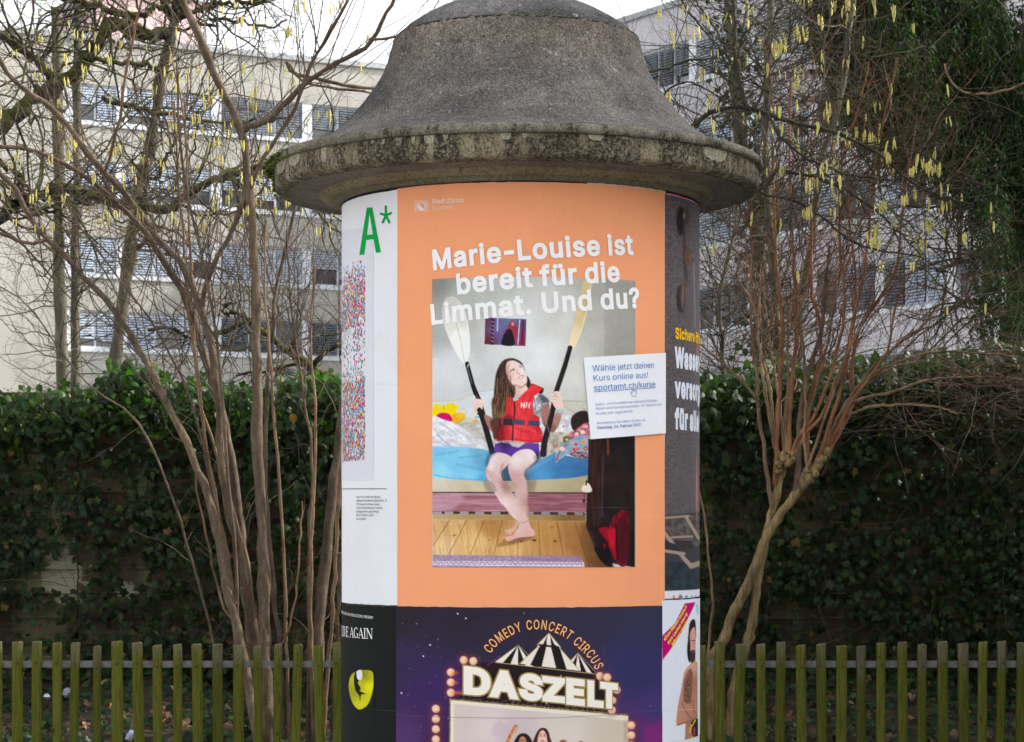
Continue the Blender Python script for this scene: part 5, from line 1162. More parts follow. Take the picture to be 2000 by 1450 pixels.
# bulbs
def bulb(x, y, d=1):
    (bx_, by_), = T5((x, y)); P.ell(bx_, by_, 12, 12, (130, 60, 60), 8, .45); P.ell(bx_, by_, 7.8, 8, (214, 160, 150), 1.2); P.ell(bx_ - 1, by_ - 1, 5, 5, (238, 196, 170), 2)
    P.ell(bx_ + (2.6 if d else 0), by_, 3.2, 2.4, (248, 200, 96), 1.4)
for x, y in ((235, 562), (330, 572), (1600, 722), (1672, 735)): bulb(x, y, 0)
for x, y in ((105, 685), (105, 785), (105, 888), (1765, 860), (1722, 965), (1718, 1062)): bulb(x, y, x < 900)
for k in range(5): bulb(-45, 1050 + k * 102)
for k in range(3): bulb(1912, 1215 + k * 100, 0)
for x, y, c in ((150, 690, (190, 80, 60)), (150, 790, (200, 90, 60)), (150, 890, (210, 100, 50)), (180, 750, (80, 40, 130)), (190, 850, (70, 40, 130)), (205, 890, (200, 100, 50))): P.ell(*T5((x, y))[0], 6, 3.4, c, 3, .7)
for k in range(60): P.ell(*T5((rng.uniform(200, 1700), 0))[0][:1], 0, .1, (0, 0, 0)) if False else None
for k in range(90):
    u = rng.random(); P.ell(*T5((130 + 1600 * u, 935 + 145 * u + rng.normal(0, 8)))[0], 1.6, .8, (150, 120, 130) if k % 2 else (90, 60, 90), .6, .7)
# performers at the lower edge: a loaf held up, two heads
P.poly(T5((735, 1225), (770, 1215), (772, 1250), (720, 1330), (690, 1400), (645, 1400), (680, 1330)), tex((206, 140, 84), .4, 3, 4, 57, (150, 84, 40)), .6)
for k in range(6): P.line(T5((700 + k * 10, 1370 - k * 24), (715 + k * 10, 1352 - k * 24)), 1.2, (226, 190, 150), .5)
P.poly(T5((750, 1400), (760, 1340), (800, 1300), (860, 1300), (905, 1345), (918, 1420)), (40, 30, 32), .8); P.poly(T5((790, 1420), (795, 1350), (825, 1325), (855, 1350), (862, 1420)), (186, 124, 96), .7)
P.line(T5((800, 1368), (818, 1362)), 1.2, (40, 24, 24), .5); P.line(T5((834, 1362), (852, 1368)), 1.2, (40, 24, 24), .5)
P.poly(T5((935, 1420), (950, 1320), (990, 1255), (1035, 1240), (1075, 1265), (1100, 1340), (1110, 1420)), (66, 36, 34), .8); P.poly(T5((978, 1420), (985, 1310), (1020, 1265), (1050, 1285), (1068, 1340), (1062, 1420)), (222, 180, 166), .7)
for x in (1002, 1045): P.line(T5((x - 14, 1304), (x + 12, 1302)), 1.0, (70, 40, 38), .5); P.ell(*T5((x, 1322))[0], 2, 1, (50, 36, 40), .5)
P.line(T5((1022, 1320), (1020, 1350)), 1.0, (190, 140, 130), .6); P.line(T5((1008, 1370), (1040, 1370)), 1.6, (150, 50, 60), .5)
P.ell(*T5((1230, 1385))[0], 7, 5, (150, 90, 60), 1); P.ell(*T5((1410, 1395))[0], 6, 4, (110, 80, 60), 1)
P.done('printed_picture', circus)
# sign letters: gold edge under cream face
def big(off, bold, mat, name, dx=0):
    Pn = Print(off)
    top0, bot0 = np.array(T5((240, 612))[0]), np.array(T5((240, 902))[0]); top1, bot1 = np.array(T5((1765, 778))[0]), np.array(T5((1722, 1052))[0])
    xs_ = [(240, 508), (492, 788), (785, 1025), (1018, 1245), (1255, 1440), (1465, 1625), (1592, 1768)]
    for ch, (a, b) in zip('DASZELT', xs_):
        V, T = glyph_mesh(ch, bold); V = V / CAP; V0, _ = glyph_mesh(ch, .052); V0 = V0 / CAP
        lo, hi = V0.min(0), V0.max(0)
        u = (V - lo) / (hi - lo)
        X_ = a + (b - a) * u[:, 0]
        s_ = (X_ - 240) / 1500
        yt = 618 + 175 * s_; yb = 902 + 152 * s_
        Y_ = yb + (yt - yb) * u[:, 1]
        q = [T5((x, y))[0] for x, y in zip(X_, Y_)]
        a_ = cyl_px([k[0] for k in q], [k[1] for k in q]); Pn.raw(np.stack([a_[0] * RC, a_[1]], 1), T)
    return Pn.done(name, mat, circus)
big(.0028 + 2 * OFF, .082, print_mat('ink_gold', ink(150, 128, 76)), 'lettering_edge')
big(.0028 + 3 * OFF, .052, print_mat('ink_cream', ink(226, 218, 208)), 'lettering')
# arc lettering
def arc_text(off, bold, mat, name, sc_=1.0):
    Pn = Print(off); txt = 'COMEDY CONCERT CIRCUS'
    ctrl = smooth_line([(500, 500, 0), (590, 395, 0), (700, 320, 0), (830, 265, 0), (1000, 252, 0), (1120, 275, 0), (1240, 330, 0), (1330, 400, 0), (1440, 500, 0), (1510, 590, 0), (1548, 665, 0)], 200)[:, :2]
    seg = np.concatenate([[0], np.cumsum(np.linalg.norm(np.diff(ctrl, axis=0), axis=1))])
    wd = [(.30 if c == ' ' else GLY[c][0] + .05) for c in txt]; tot = sum(wd); pos = 0
    for c, w in zip(txt, wd):
        m = (pos + w / 2) / tot * seg[-1]; pos += w
        if c == ' ': continue
        p = np.array([np.interp(m, seg, ctrl[:, 0]), np.interp(m, seg, ctrl[:, 1])]); p2 = np.array([np.interp(m + 8, seg, ctrl[:, 0]), np.interp(m + 8, seg, ctrl[:, 1])]); p1 = np.array([np.interp(m - 8, seg, ctrl[:, 0]), np.interp(m - 8, seg, ctrl[:, 1])])
        ex = (p2 - p1) / np.linalg.norm(p2 - p1); ey = np.array([ex[1], -ex[0]])
        V, T = glyph_mesh(c, bold); V0, _ = glyph_mesh(c, 0); cx_ = (V0[:, 0].max() + V0[:, 0].min()) / 2
        q = p + (V[:, :1] - cx_) * ex * seg[-1] / tot * 1.0 + (V[:, 1:] / CAP) * ey * 92
        q = [T5((x, y))[0] for x, y in q]; a_ = cyl_px([k[0] for k in q], [k[1] for k in q]); Pn.raw(np.stack([a_[0] * RC, a_[1]], 1), T)
    Pn.done(name, mat, circus)
arc_text(.0028 + 2 * OFF, .035, print_mat('ink_ember', ink(150, 56, 28)), 'lettering_glow')
arc_text(.0028 + 3 * OFF, -.002, print_mat('ink_flame', ink(250, 190, 128)), 'lettering')

# ---- dark water poster (bronze tap on tarmac)
P = Paint(0, 0, ZM + .0215, ZT - .006, 110, 620, .0022 + OFF, th=(tR + .001, tR + 1.3))
def sp(base, amp, seed):
    def f(x, y):
        r_ = np.random.default_rng(seed); return np.array(base, float) + (r_.random(x.shape)[..., None] - .5) * amp
    return f
P.fill(sp((84, 76, 80), 44, 3))
P.put(np.clip((P.Y - 380) / 500, 0, 1) * .35, (84, 84, 84)); P.put(np.clip((P.X - 1345) / 20, 0, 1) * .25, (110, 104, 112))
P.ell(1330, 432, 9, 28, (36, 30, 34), 2); P.ell(1341, 425, 5.5, 20, (70, 56, 54), 2); P.ell(1336, 422, 2, 6, (150, 116, 98), 2)
P.line([(1339, 430), (1338, 460), (1337, 500), (1340, 540), (1337, 560)], [7, 8, 8, 7, 6], (66, 54, 56), 1.5); P.line([(1340, 440), (1341, 480)], 2, (120, 98, 90), 1.5, .7)
P.ell(1345, 502, 8, 15, (92, 68, 60), 2); P.ell(1351, 506, 3.5, 9, (120, 92, 80), 1.5); P.ell(1352, 508, 1.4, 5, (46, 36, 36), 1)
P.ell(1330, 584, 9, 27, (44, 36, 38), 2); P.ell(1334, 578, 5, 20, (80, 66, 66), 3); P.line([(1334, 560), (1333, 604)], 2, (124, 104, 100), 1.5, .8); P.ell(1336, 552, 3, 10, (84, 68, 64), 1.5)
P.line([(1355, 515), (1358, 640)], 1.6, (150, 148, 156), 1.4, .6)
# stone basin
P.poly([(1290, 1008), (1370, 1000), (1370, 1160), (1290, 1160)], (58, 58, 60), 1.5, curve=False)
P.poly([(1295, 1015), (1334, 1008), (1370, 1012), (1370, 1060), (1340, 1070), (1296, 1052)], tex((96, 88, 84), .3, 6, 6, 61, (64, 60, 62)), 1)
for a, b, w in (((1297, 1012), (1345, 1008), 4), ((1340, 1010), (1365, 1052), 6), ((1297, 1040), (1335, 1090), 7), ((1335, 1090), (1350, 1106), 8), ((1297, 1076), (1336, 1082), 6), ((1312, 1050), (1352, 1048), 4), ((1350, 1106), (1368, 1100), 10)): P.line([a, b], w, (150, 134, 120), .9)
P.poly([(1297, 1056), (1322, 1064), (1330, 1078), (1297, 1072)], (46, 46, 48), .8, curve=False); P.poly([(1316, 1056), (1352, 1056), (1356, 1072), (1330, 1074)], (52, 48, 48), .8, curve=False)
P.poly([(1290, 1094), (1336, 1100), (1350, 1114), (1372, 1112), (1372, 1160), (1290, 1160)], tex((46, 58, 66), .3, 8, 8, 62, (34, 42, 50)), 1, curve=False)
z_white = cyl_px(1300, 1153.5)[1]
P.put(np.clip((z_white - P.z) / .003, 0, 1), (205, 208, 218))
P.ell(1361, 960, 1.6, 60, (196, 110, 100), 1.2, .8); P.ell(1362, 690, 1.6, 24, (190, 90, 90), 1.4, .8)
for x, c, w in ((1315.8, (226, 110, 40), 6), (1329, (110, 100, 110), 11), (1341, (100, 120, 170), 7), (1351.5, (120, 150, 80), 5), (1358, (90, 170, 210), 4)):
    P.ell(x, 1167, w / 2.4, 4.2, c, .8, .85); P.line([(x - w / 2.4, 1173), (x + w / 2.4, 1173)], 1, c, .5, .7)
P.line([(1329, 1160), (1329, 1167)], 1.6, (190, 30, 50), .6)
P.done('printed_picture', water)
def cyl_text(Pn, txt, s0, z0, sx, h, bold):
    G, w = layout(txt, bold)
    for V, T in G: Pn.raw(np.stack([s0 + V[:, 0] * sx, z0 + V[:, 1] * h - .0 * V[:, 0]], 1), T)
def sz(px, py): return to_sz((px, py))
Pn = Print(.0022 + 2 * OFF)
zl = lambda py: sz(1317, py)[1]
s0 = sz(1316.5, 700)[0]
cyl_text(Pn, 'Sichere öffentliche', s0, zl(661), .0295, .032, .03); Pn.done('lettering', print_mat('ink_yellow', ink(232, 178, 20)), water)
Pn = Print(.0022 + 2 * OFF)
for t, y in (('Wasser-', 716), ('versorgung', 775), ('für alle!', 836)): cyl_text(Pn, t, s0, zl(y), .042, .057, .046)
Pn.done('lettering', print_mat('ink_white_b', ink(206, 210, 220)), water)

# ---- bearded man poster
P = Paint(0, 0, .965, ZM + .014, 120, 340, .0034 + OFF, th=(tR2 - .002, tR2 + 1.2))
P.fill((208, 212, 222))
T6 = TF(1285, 1150, 4.8375)
P.poly(T6((36, 450), (160, 330), (255, 140), (355, 128), (330, 190), (200, 450), (110, 590), (32, 690)), (176, 0, 104), .7, curve=False)
P.poly(T6((355, 160), (380, 150), (380, 240), (365, 230)), (120, 190, 224), 1, .7)
P.poly(T6((290, 400), (300, 330), (325, 292), (350, 300), (358, 360), (358, 470), (330, 480), (310, 560), (305, 690), (288, 680), (275, 600), (280, 520)), (34, 26, 28), .8)
P.poly(T6((304, 420), (330, 370), (352, 380), (358, 500), (350, 620), (330, 650), (312, 600), (304, 500)), (196, 148, 132), .8)
P.poly(T6((305, 600), (330, 580), (352, 590), (350, 680), (325, 715), (308, 680)), (60, 44, 42), 1)
P.line(T6((318, 492), (332, 490)), 1.6, (50, 36, 36), .5); P.line(T6((340, 490), (352, 492)), 1.6, (50, 36, 36), .5); P.line(T6((336, 500), (342, 560)), 1.0, (150, 100, 90), .6); P.line(T6((322, 598), (344, 596)), 1.4, (150, 80, 76), .5)
P.poly(T6((300, 720), (350, 680), (375, 700), (375, 1445), (255, 1445), (260, 1270), (185, 1300), (172, 1260), (190, 1100), (225, 930), (245, 800), (270, 750)), grad([(1330, 1320, 196, 146, 122), (1345, 1330, 150, 104, 86), (1352, 1300, 196, 150, 128), (1325, 1400, 180, 126, 104), (1350, 1420, 160, 112, 92)]), .9, curve=False)
P.poly(T6((255, 850), (300, 760), (325, 790), (320, 900), (315, 1060), (280, 1085), (245, 1060), (245, 950)), tex((92, 60, 50), .4, 2, 2, 66, (140, 96, 80)), 1.4)
P.line(T6((225, 1080), (270, 1170), (320, 1240)), 1.6, (110, 70, 58), 1); P.line(T6((180, 1290), (260, 1265), (320, 1245)), 1.4, (104, 64, 54), 1); P.line(T6((330, 1060), (345, 1180)), 1.2, (120, 76, 64), 1)
P.poly(T6((310, 1270), (350, 1225), (378, 1230), (378, 1445), (330, 1445)), (30, 30, 34), .7, curve=False)
P.line(T6((322, 1300), (355, 1240)), 2.2, (214, 180, 30), .6); P.line(T6((300, 1360), (318, 1290)), 3, (206, 170, 40), .8); P.line(T6((325, 1400), (330, 1445)), 3, (214, 180, 40), .8)
for k in range(6): P.line(T6((335, 1320 + 16 * k), (350, 1316 + 16 * k)), 1.6, (214, 70, 90), .5)
P.ell(*T6((268, 1430))[0], 4, 5, (120, 116, 120), 1)
P.done('printed_picture', man)
Pn = Print(.0034 + 2 * OFF)
for k, (t, a, b) in enumerate((('«Zum Heulen komisch', (48, 498), (258, 172)), ('zum Lachen traurig', (84, 528), (262, 240)), ('Männer eben!»', (124, 548), (262, 316)))):
    Pn.text(t, T6(a)[0], T6(b)[0], 7.2 if k < 2 else 7.6, .03)
Pn.done('lettering', print_mat('ink_lemon', ink(224, 206, 40)), man)

# ---- yellow oval with a dark cleft on the black poster
P = Paint(680, 733, cyl_px(705, 1392)[1], cyl_px(705, 1302)[1], 60, 90, .0022 + OFF)
P.fill((26, 27, 27))
T7 = TF(660, 1160, 2.817)
P.poly(T7((75, 445), (110, 424), (150, 420), (188, 428), (196, 470), (192, 530), (170, 600), (140, 630), (110, 635), (80, 600), (62, 540), (60, 490)), grad([(690, 1350, 150, 150, 20), (705, 1380, 190, 190, 20), (722, 1340, 212, 212, 16), (700, 1330, 184, 184, 20), (725, 1320, 170, 170, 30), (712, 1320, 120, 120, 20)]), 1.2)
P.poly(T7((92, 440), (104, 430), (118, 470), (110, 490), (125, 520), (120, 535), (152, 552), (128, 556), (122, 590), (116, 560), (96, 530), (88, 480)), (26, 27, 24), 1)
P.poly(T7((105, 426), (128, 420), (134, 450), (126, 474), (108, 470), (102, 445)), (206, 208, 214), .8)
P.done('printed_picture', black)

# worn fold lines in the pasted sheets
for par, off, col_, lines in ((orange, .0030 + OFF, (236, 168, 128), ([(779, 584), (1296, 580)], [(779, 1012), (1296, 1009)], [(1036, 360), (1036, 452)])), (black, .0022 + OFF, (70, 72, 74), ([(667, 1375), (774, 1389)],)),
                              (circus, .0028 + 4 * OFF, (84, 82, 104), ([(776, 1396), (1080, 1402), (1290, 1386)], [(1172, 1330), (1180, 1290), (1176, 1260)])), (white_l, .0022 + OFF, (188, 190, 198), ([(667, 748), (777, 752)],)), (man, .0034 + 2 * OFF, (190, 194, 204), ([(1291, 1388), (1362, 1384)],))):
    Pn = Print(off)
    for l in lines: Pn.stroke(l, .55)
    Pn.done('fold_line', print_mat('worn_fold', ink(*col_)), par)

# ================================================================ PICKET FENCE
DF = 11.5
m_picket = None
def picket_mat():
    m, nt, p, o = mat_new('algae_green_picket')
    tc = nt.nodes.new('ShaderNodeTexCoord'); oi = nt.nodes.new('ShaderNodeObjectInfo')
    va = nd(nt, 'ShaderNodeVectorMath', operation='ADD'); nt.links.new(tc.outputs['Object'], va.inputs[0])
    cx = nt.nodes.new('ShaderNodeCombineXYZ'); mu = nd(nt, 'ShaderNodeMath', operation='MULTIPLY'); mu.inputs[1].default_value = 37
    nt.links.new(oi.outputs['Random'], mu.inputs[0]); nt.links.new(mu.outputs[0], cx.inputs[0]); nt.links.new(mu.outputs[0], cx.inputs[2]); nt.links.new(cx.outputs[0], va.inputs[1])
    v = va.outputs[0]
    grain = noise_f(nt, 1, 7, .7, vec=v, stretch=(210, 210, 7), dist=.6)
    sx = nt.nodes.new('ShaderNodeSeparateXYZ'); nt.links.new(tc.outputs['Object'], sx.inputs[0])
    patch = noise_f(nt, 6, 4, .6, vec=v, stretch=(2, 2, 1))
    ma = nd(nt, 'ShaderNodeMath', operation='MULTIPLY_ADD'); ma.inputs[1].default_value = -3.2; ma.inputs[2].default_value = -.05
    nt.links.new(sx.outputs[2], ma.inputs[0])    # z = 0 at the picket's top, algae thickens below
    ad = nd(nt, 'ShaderNodeMath', operation='ADD'); nt.links.new(ma.outputs[0], ad.inputs[0]); nt.links.new(patch, ad.inputs[1])
    wood = ramp(nt, grain, [(.3, (.050, .045, .028)), (.5, (.125, .115, .070)), (.68, (.19, .175, .115))])
    alg = ramp(nt, grain, [(.3, (.022, .026, .004)), (.5, (.078, .087, .012)), (.7, (.122, .132, .022))])
    rj = nd(nt, 'ShaderNodeMath', operation='MULTIPLY_ADD'); rj.inputs[1].default_value = .5; nt.links.new(oi.outputs['Random'], rj.inputs[0]); nt.links.new(ad.outputs[0], rj.inputs[2])
    f = ramp(nt, rj.outputs[0], [(.60, (0, 0, 0)), (1.35, (1, 1, 1))])
    tone = ramp(nt, oi.outputs['Random'], [(0, (.72, .70, .70)), (.5, (1.05, 1, .9)), (1, (1.2, 1.15, 1.25))])
    c = mix(nt, wood, alg, f)
    c = mix(nt, c, tone, 1, 'MULTIPLY')
    kn = noise_f(nt, 1, 2, .5, vec=v, stretch=(26, 26, 17)); c = mix(nt, c, (.022, .018, .008), ramp(nt, kn, [(.70, (0, 0, 0)), (.75, (.8, .8, .8))]))
    nt.links.new(c, p.inputs['Base Color']); p.inputs['Roughness'].default_value = .92; p.inputs['Specular IOR Level'].default_value = .12
    bump(nt, p, grain, .7, .004); return m
m_picket = picket_mat()
m_rail = simple('zinc_rail', (.10, .095, .085), (.18, .17, .155), 30, .6, .1)
m_bolt = simple('rusty_bolt', (.03, .025, .02), (.06, .045, .03), 30, .7)
fence = empty('picket_fence', (0, DF, 0), label='low wooden picket fence green with algae, running behind the column', cat='fence')
topL, topR = at(0, 1257, DF).z, at(0, 1257, DF).z
xsL = [10 - 39] + [4 + k for k in ()]
pxs = [-69, -30] + [9] * 0
cL = [x / 2.941 for x in (-18, 97, 211, 327, 435, 557, 673, 787, 902, 1020, 1129, 1249, 1367, 1478, 1598, 1711, 1826, 1935)]
cR = [1350 + x / 3.077 for x in (60, 174, 298, 420, 540, 660, 782, 903, 1022, 1143, 1270, 1388, 1512, 1635, 1755, 1871, 1987)]
mid = list(np.linspace(cL[-1], cR[0], 20)[1:-1])
allp = [cL[0] - 39.2 * k for k in range(12, 0, -1)] + cL + mid + cR + [cR[-1] + 39.4 * k for k in range(1, 13)]
def picket_mesh(seed):
    r = np.random.default_rng(seed); w, d = .0225 * r.uniform(.92, 1.1), .016
    lv = [0, -.006, -.02, -.3, -.7, -1.05]; V = []; n = 8
    prof = [(-1, .0), (-.92, -.55), (-.5, -.95), (.5, -.98), (.92, -.55), (1, 0), (1, .9), (-1, .9)]
    for k, z in enumerate(lv):
        s = .86 if k == 0 else 1.0; b = r.normal(0, .0012)
        for (x, y) in prof: V.append((x * w * s + b + r.normal(0, .0006), y * d * s, z + (r.normal(0, .0012) if k == 0 else 0) + (.0015 * x if k == 0 else 0)))
    V = np.array(V); Fq = []
    for k in range(len(lv) - 1):
        for i in range(n): Fq.append((k * n + i, (k + 1) * n + i, (k + 1) * n + (i + 1) % n, k * n + (i + 1) % n))
    return npmesh('picket', V, [np.array(Fq), np.array([list(range(n))])])
pm = [picket_mesh(k) for k in range(14)]
bm_ = Geo(); V_, F_ = tubes([[(0, 0, 0), (0, -.003, 0), (0, -.006, 0)]], [[.0065, .0065, .003]], 7); bm_.add(V_, F_); bm_.add([(.003 * cos(a), -.006, .003 * sin(a)) for a in np.arange(7) * 2 * pi / 7], [tuple(range(7))])
bolt_me = bm_.mesh('bolt'); bolt_me.materials.append(m_bolt)
for k, px in enumerate(allp):
    p = at(px, 1256.5 + (3 if 300 < px < 640 else 0) + rng.normal(0, 2.4), DF)
    o = link('picket', pm[k % 14], m_picket, fence, loc=p); o.rotation_euler = (rng.normal(0, .004), rng.normal(0, .011), 0); o.scale = (rng.uniform(.88, 1.1), 1, 1)
    q = link('bolt', bolt_me, None, o, loc=(p.x + rng.normal(0, .002), DF - .0165, p.z - .102 + rng.normal(0, .003)))
g = Geo(); z_r = at(0, 1297.5, DF + .02).z
g.box((0.4, DF + .0195, z_r), (3.7, .005, .016)); g.box((.4, DF + .0195, z_r - .68), (3.7, .005, .016))
link('rail', g.mesh('rail'), m_rail, fence)
m_post = simple('fence_post', (.1, .09, .06), (.16, .15, .1), 20, .9)
for x in (-2.9, -.4, 1.0, 3.3):
    g = Geo(); g.box((x, DF + .06, .35), (.03, .03, .35)); link('post', g.mesh('post'), m_post, fence)

# ================================================================ BOARD FENCE behind the ivy
DW = 13.75
def board_mat():
    m, nt, p, o = mat_new('weathered_boards')
    tc = nt.nodes.new('ShaderNodeTexCoord'); oi = nt.nodes.new('ShaderNodeObjectInfo')
    grain = noise_f(nt, 1, 6, .7, vec=tc.outputs['Object'], stretch=(5, 60, 95), dist=.4)
    pat = noise_f(nt, 2.2, 4, .6, vec=tc.outputs['Object'], stretch=(1, 1, 1))
    c = ramp(nt, grain, [(.3, (.030, .020, .011)), (.6, (.075, .052, .030)), (.75, (.10, .073, .045))])
    c2 = ramp(nt, grain, [(.3, (.07, .07, .03)), (.6, (.15, .14, .065)), (.75, (.24, .22, .14))])
    c = mix(nt, c, c2, ramp(nt, pat, [(.50, (0, 0, 0)), (.60, (1, 1, 1))]))
    c = mix(nt, c, ramp(nt, oi.outputs['Random'], [(0, (.65,) * 3), (1, (1.3,) * 3)]), 1, 'MULTIPLY')
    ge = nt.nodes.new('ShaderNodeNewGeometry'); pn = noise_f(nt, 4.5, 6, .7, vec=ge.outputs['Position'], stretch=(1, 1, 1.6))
    for cx0, cz0, rr0 in ((-2.60, 1.36, .40), (-2.22, 1.30, .20)):      # pale, ragged-edged patches on the boards at the left
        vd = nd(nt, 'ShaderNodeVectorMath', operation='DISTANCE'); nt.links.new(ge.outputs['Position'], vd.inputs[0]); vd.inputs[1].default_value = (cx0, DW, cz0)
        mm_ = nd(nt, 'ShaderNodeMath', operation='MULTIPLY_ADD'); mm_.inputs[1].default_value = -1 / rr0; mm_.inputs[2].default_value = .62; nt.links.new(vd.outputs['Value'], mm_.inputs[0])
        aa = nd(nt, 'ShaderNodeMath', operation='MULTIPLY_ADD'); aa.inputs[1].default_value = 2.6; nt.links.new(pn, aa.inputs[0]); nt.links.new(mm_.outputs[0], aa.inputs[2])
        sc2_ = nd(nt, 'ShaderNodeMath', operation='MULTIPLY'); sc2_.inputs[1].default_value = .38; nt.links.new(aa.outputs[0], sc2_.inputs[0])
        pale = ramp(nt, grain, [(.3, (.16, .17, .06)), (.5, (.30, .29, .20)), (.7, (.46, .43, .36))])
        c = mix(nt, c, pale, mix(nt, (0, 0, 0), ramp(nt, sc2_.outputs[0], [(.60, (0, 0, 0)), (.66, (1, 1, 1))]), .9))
    nt.links.new(c, p.inputs['Base Color']); p.inputs['Roughness'].default_value = .9; bump(nt, p, grain, .5, .003); return m
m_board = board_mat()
hedge_fence = empty('board_fence', (0, DW, 0), label='tall fence of weathered horizontal boards overgrown with ivy', cat='fence')
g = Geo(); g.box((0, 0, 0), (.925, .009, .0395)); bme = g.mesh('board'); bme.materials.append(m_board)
for c in range(-3, 4):
    for k in range(34):
        z = .62 + k * .0718 - .02
        if z > 2.42: break
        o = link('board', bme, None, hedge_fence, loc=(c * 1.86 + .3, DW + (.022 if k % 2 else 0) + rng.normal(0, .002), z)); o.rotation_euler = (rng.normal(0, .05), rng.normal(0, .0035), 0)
for c in range(-4, 5):
    g = Geo(); g.box((c * 1.86 + .3 - .93, DW + .07, 1.2), (.045, .045, 1.22)); link('post', g.mesh('post'), m_post, hedge_fence)

# ================================================================ leaves
IVY = np.array([(0, .10), (.16, -.04), (.46, .02), (.40, .26), (.56, .50), (.27, .58), (0, 1.0), (-.27, .58), (-.56, .50), (-.40, .26), (-.46, .02), (-.16, -.04)])
def leaf_template(kind=0):
    O = IVY.copy()
    if kind == 1: O = O * np.array([.8, 1.0])
    if kind == 2: O = np.array([(0, 0), (.22, .08), (.36, .32), (.33, .52), (.20, .72), (.10, .86), (0, 1.0), (-.10, .86), (-.20, .72), (-.33, .52), (-.36, .32), (-.22, .08)])
    V = [(0, -.03, -.36)]
    for x, y in O: V.append((x, -.0 + .16 * abs(x) + .10 * (y - .4) ** 2 + .0, -y))
    V = np.array(V); n = len(O)
    Fc = np.array([(0, 1 + (i + 1) % n, 1 + i) for i in range(n)])
    return V, Fc
def frames(n, tilt=.5, up=.35, spread=.6, r=rng):
    """columns: right, normal (out of the leaf face, local -y), up"""
    nrm = np.stack([r.normal(0, tilt, n), -np.ones(n), up + r.normal(0, tilt, n)], 1); nrm /= np.linalg.norm(nrm, axis=1, keepdims=True)
    dn = np.stack([r.normal(0, spread, n), r.normal(0, .15, n), -np.ones(n)], 1)
    dn -= nrm * (dn * nrm).sum(1, keepdims=True); dn /= np.linalg.norm(dn, axis=1, keepdims=True)
    rt = np.cross(dn, nrm)
    return np.stack([rt, -nrm, -dn], 2)    # local x, y, z axes as columns
def leaves(pos, size, R, kind, tint):
    Vs, Fs, Cs, n0 = [], [], [], 0
    for k in range(3):
        s = np.where(kind == k)[0]
        if not len(s): continue
        V, Fc = leaf_template(k)
        W = np.einsum('nij,vj->nvi', R[s], V) * size[s][:, None, None] + pos[s][:, None]
        Vs.append(W.reshape(-1, 3)); Fs.append((Fc[None] + (np.arange(len(s)) * len(V))[:, None, None]).reshape(-1, 3) + n0)
        c = np.repeat(tint[s][:, None], len(V), 1).copy(); c[:, 0] *= 1.5; c[:, 1:] *= rng.uniform(.85, 1.15, (len(s), len(V) - 1, 1))
        Cs.append(c.reshape(-1, 3)); n0 += len(s) * len(V)
    return np.concatenate(Vs), np.concatenate(Fs), np.concatenate(Cs)
def leaf_mat(name, base, attr=True, trans=.32, rough=.45, spec=.22):
    m, nt, p, o = mat_new(name)
    if attr:
        a = nd(nt, 'ShaderNodeAttribute', attribute_name='col'); c = mix(nt, base, a.outputs[0], 1, 'MULTIPLY')
    else:
        oi = nt.nodes.new('ShaderNodeObjectInfo')
        c = mix(nt, base, ramp(nt, oi.outputs['Random'], [(0, (.55, .6, .8)), (.4, (1, 1, 1)), (.8, (1.5, 1.35, .8)), (1, (.8, 1.1, 1.4))]), 1, 'MULTIPLY')
    f = noise_f(nt, 60, 3, .6); c = mix(nt, c, ramp(nt, f, [(.35, (.75,) * 3), (.65, (1.2,) * 3)]), 1, 'MULTIPLY')
    nt.links.new(c, p.inputs['Base Color']); p.inputs['Roughness'].default_value = rough; p.inputs['Specular IOR Level'].default_value = spec
    if trans:
        t = nt.nodes.new('ShaderNodeBsdfTranslucent'); ms = nt.nodes.new('ShaderNodeMixShader'); ms.inputs[0].default_value = trans
        tc_ = mix(nt, c, (1.6, 2.0, .7), 1, 'MULTIPLY'); nt.links.new(tc_, t.inputs[0])
        nt.links.new(p.outputs[0], ms.inputs[1]); nt.links.new(t.outputs[0], ms.inputs[2]); nt.links.new(ms.outputs[0], o.inputs[0])
    return m
IV = (.0155, .0300, .0075)
m_ivy = leaf_mat('ivy_leaf', IV); m_ivy1 = leaf_mat('ivy_leaf_single', IV, attr=False)
def tints(n, r=rng, warm=.12):
    b = r.uniform(.55, 1.35, n)[:, None] * np.ones((1, 3)); k = r.random(n)
    b *= np.where((k < warm)[:, None], np.array([[1.6, 1.35, .8]]), 1); b *= np.where((k > .8)[:, None], np.array([[.75, .95, 1.4]]), 1)
    b *= np.where((r.random(n) < .022)[:, None], np.array([[6.5, 2.1, 2.2]]), 1)      # withered brown leaves
    return b

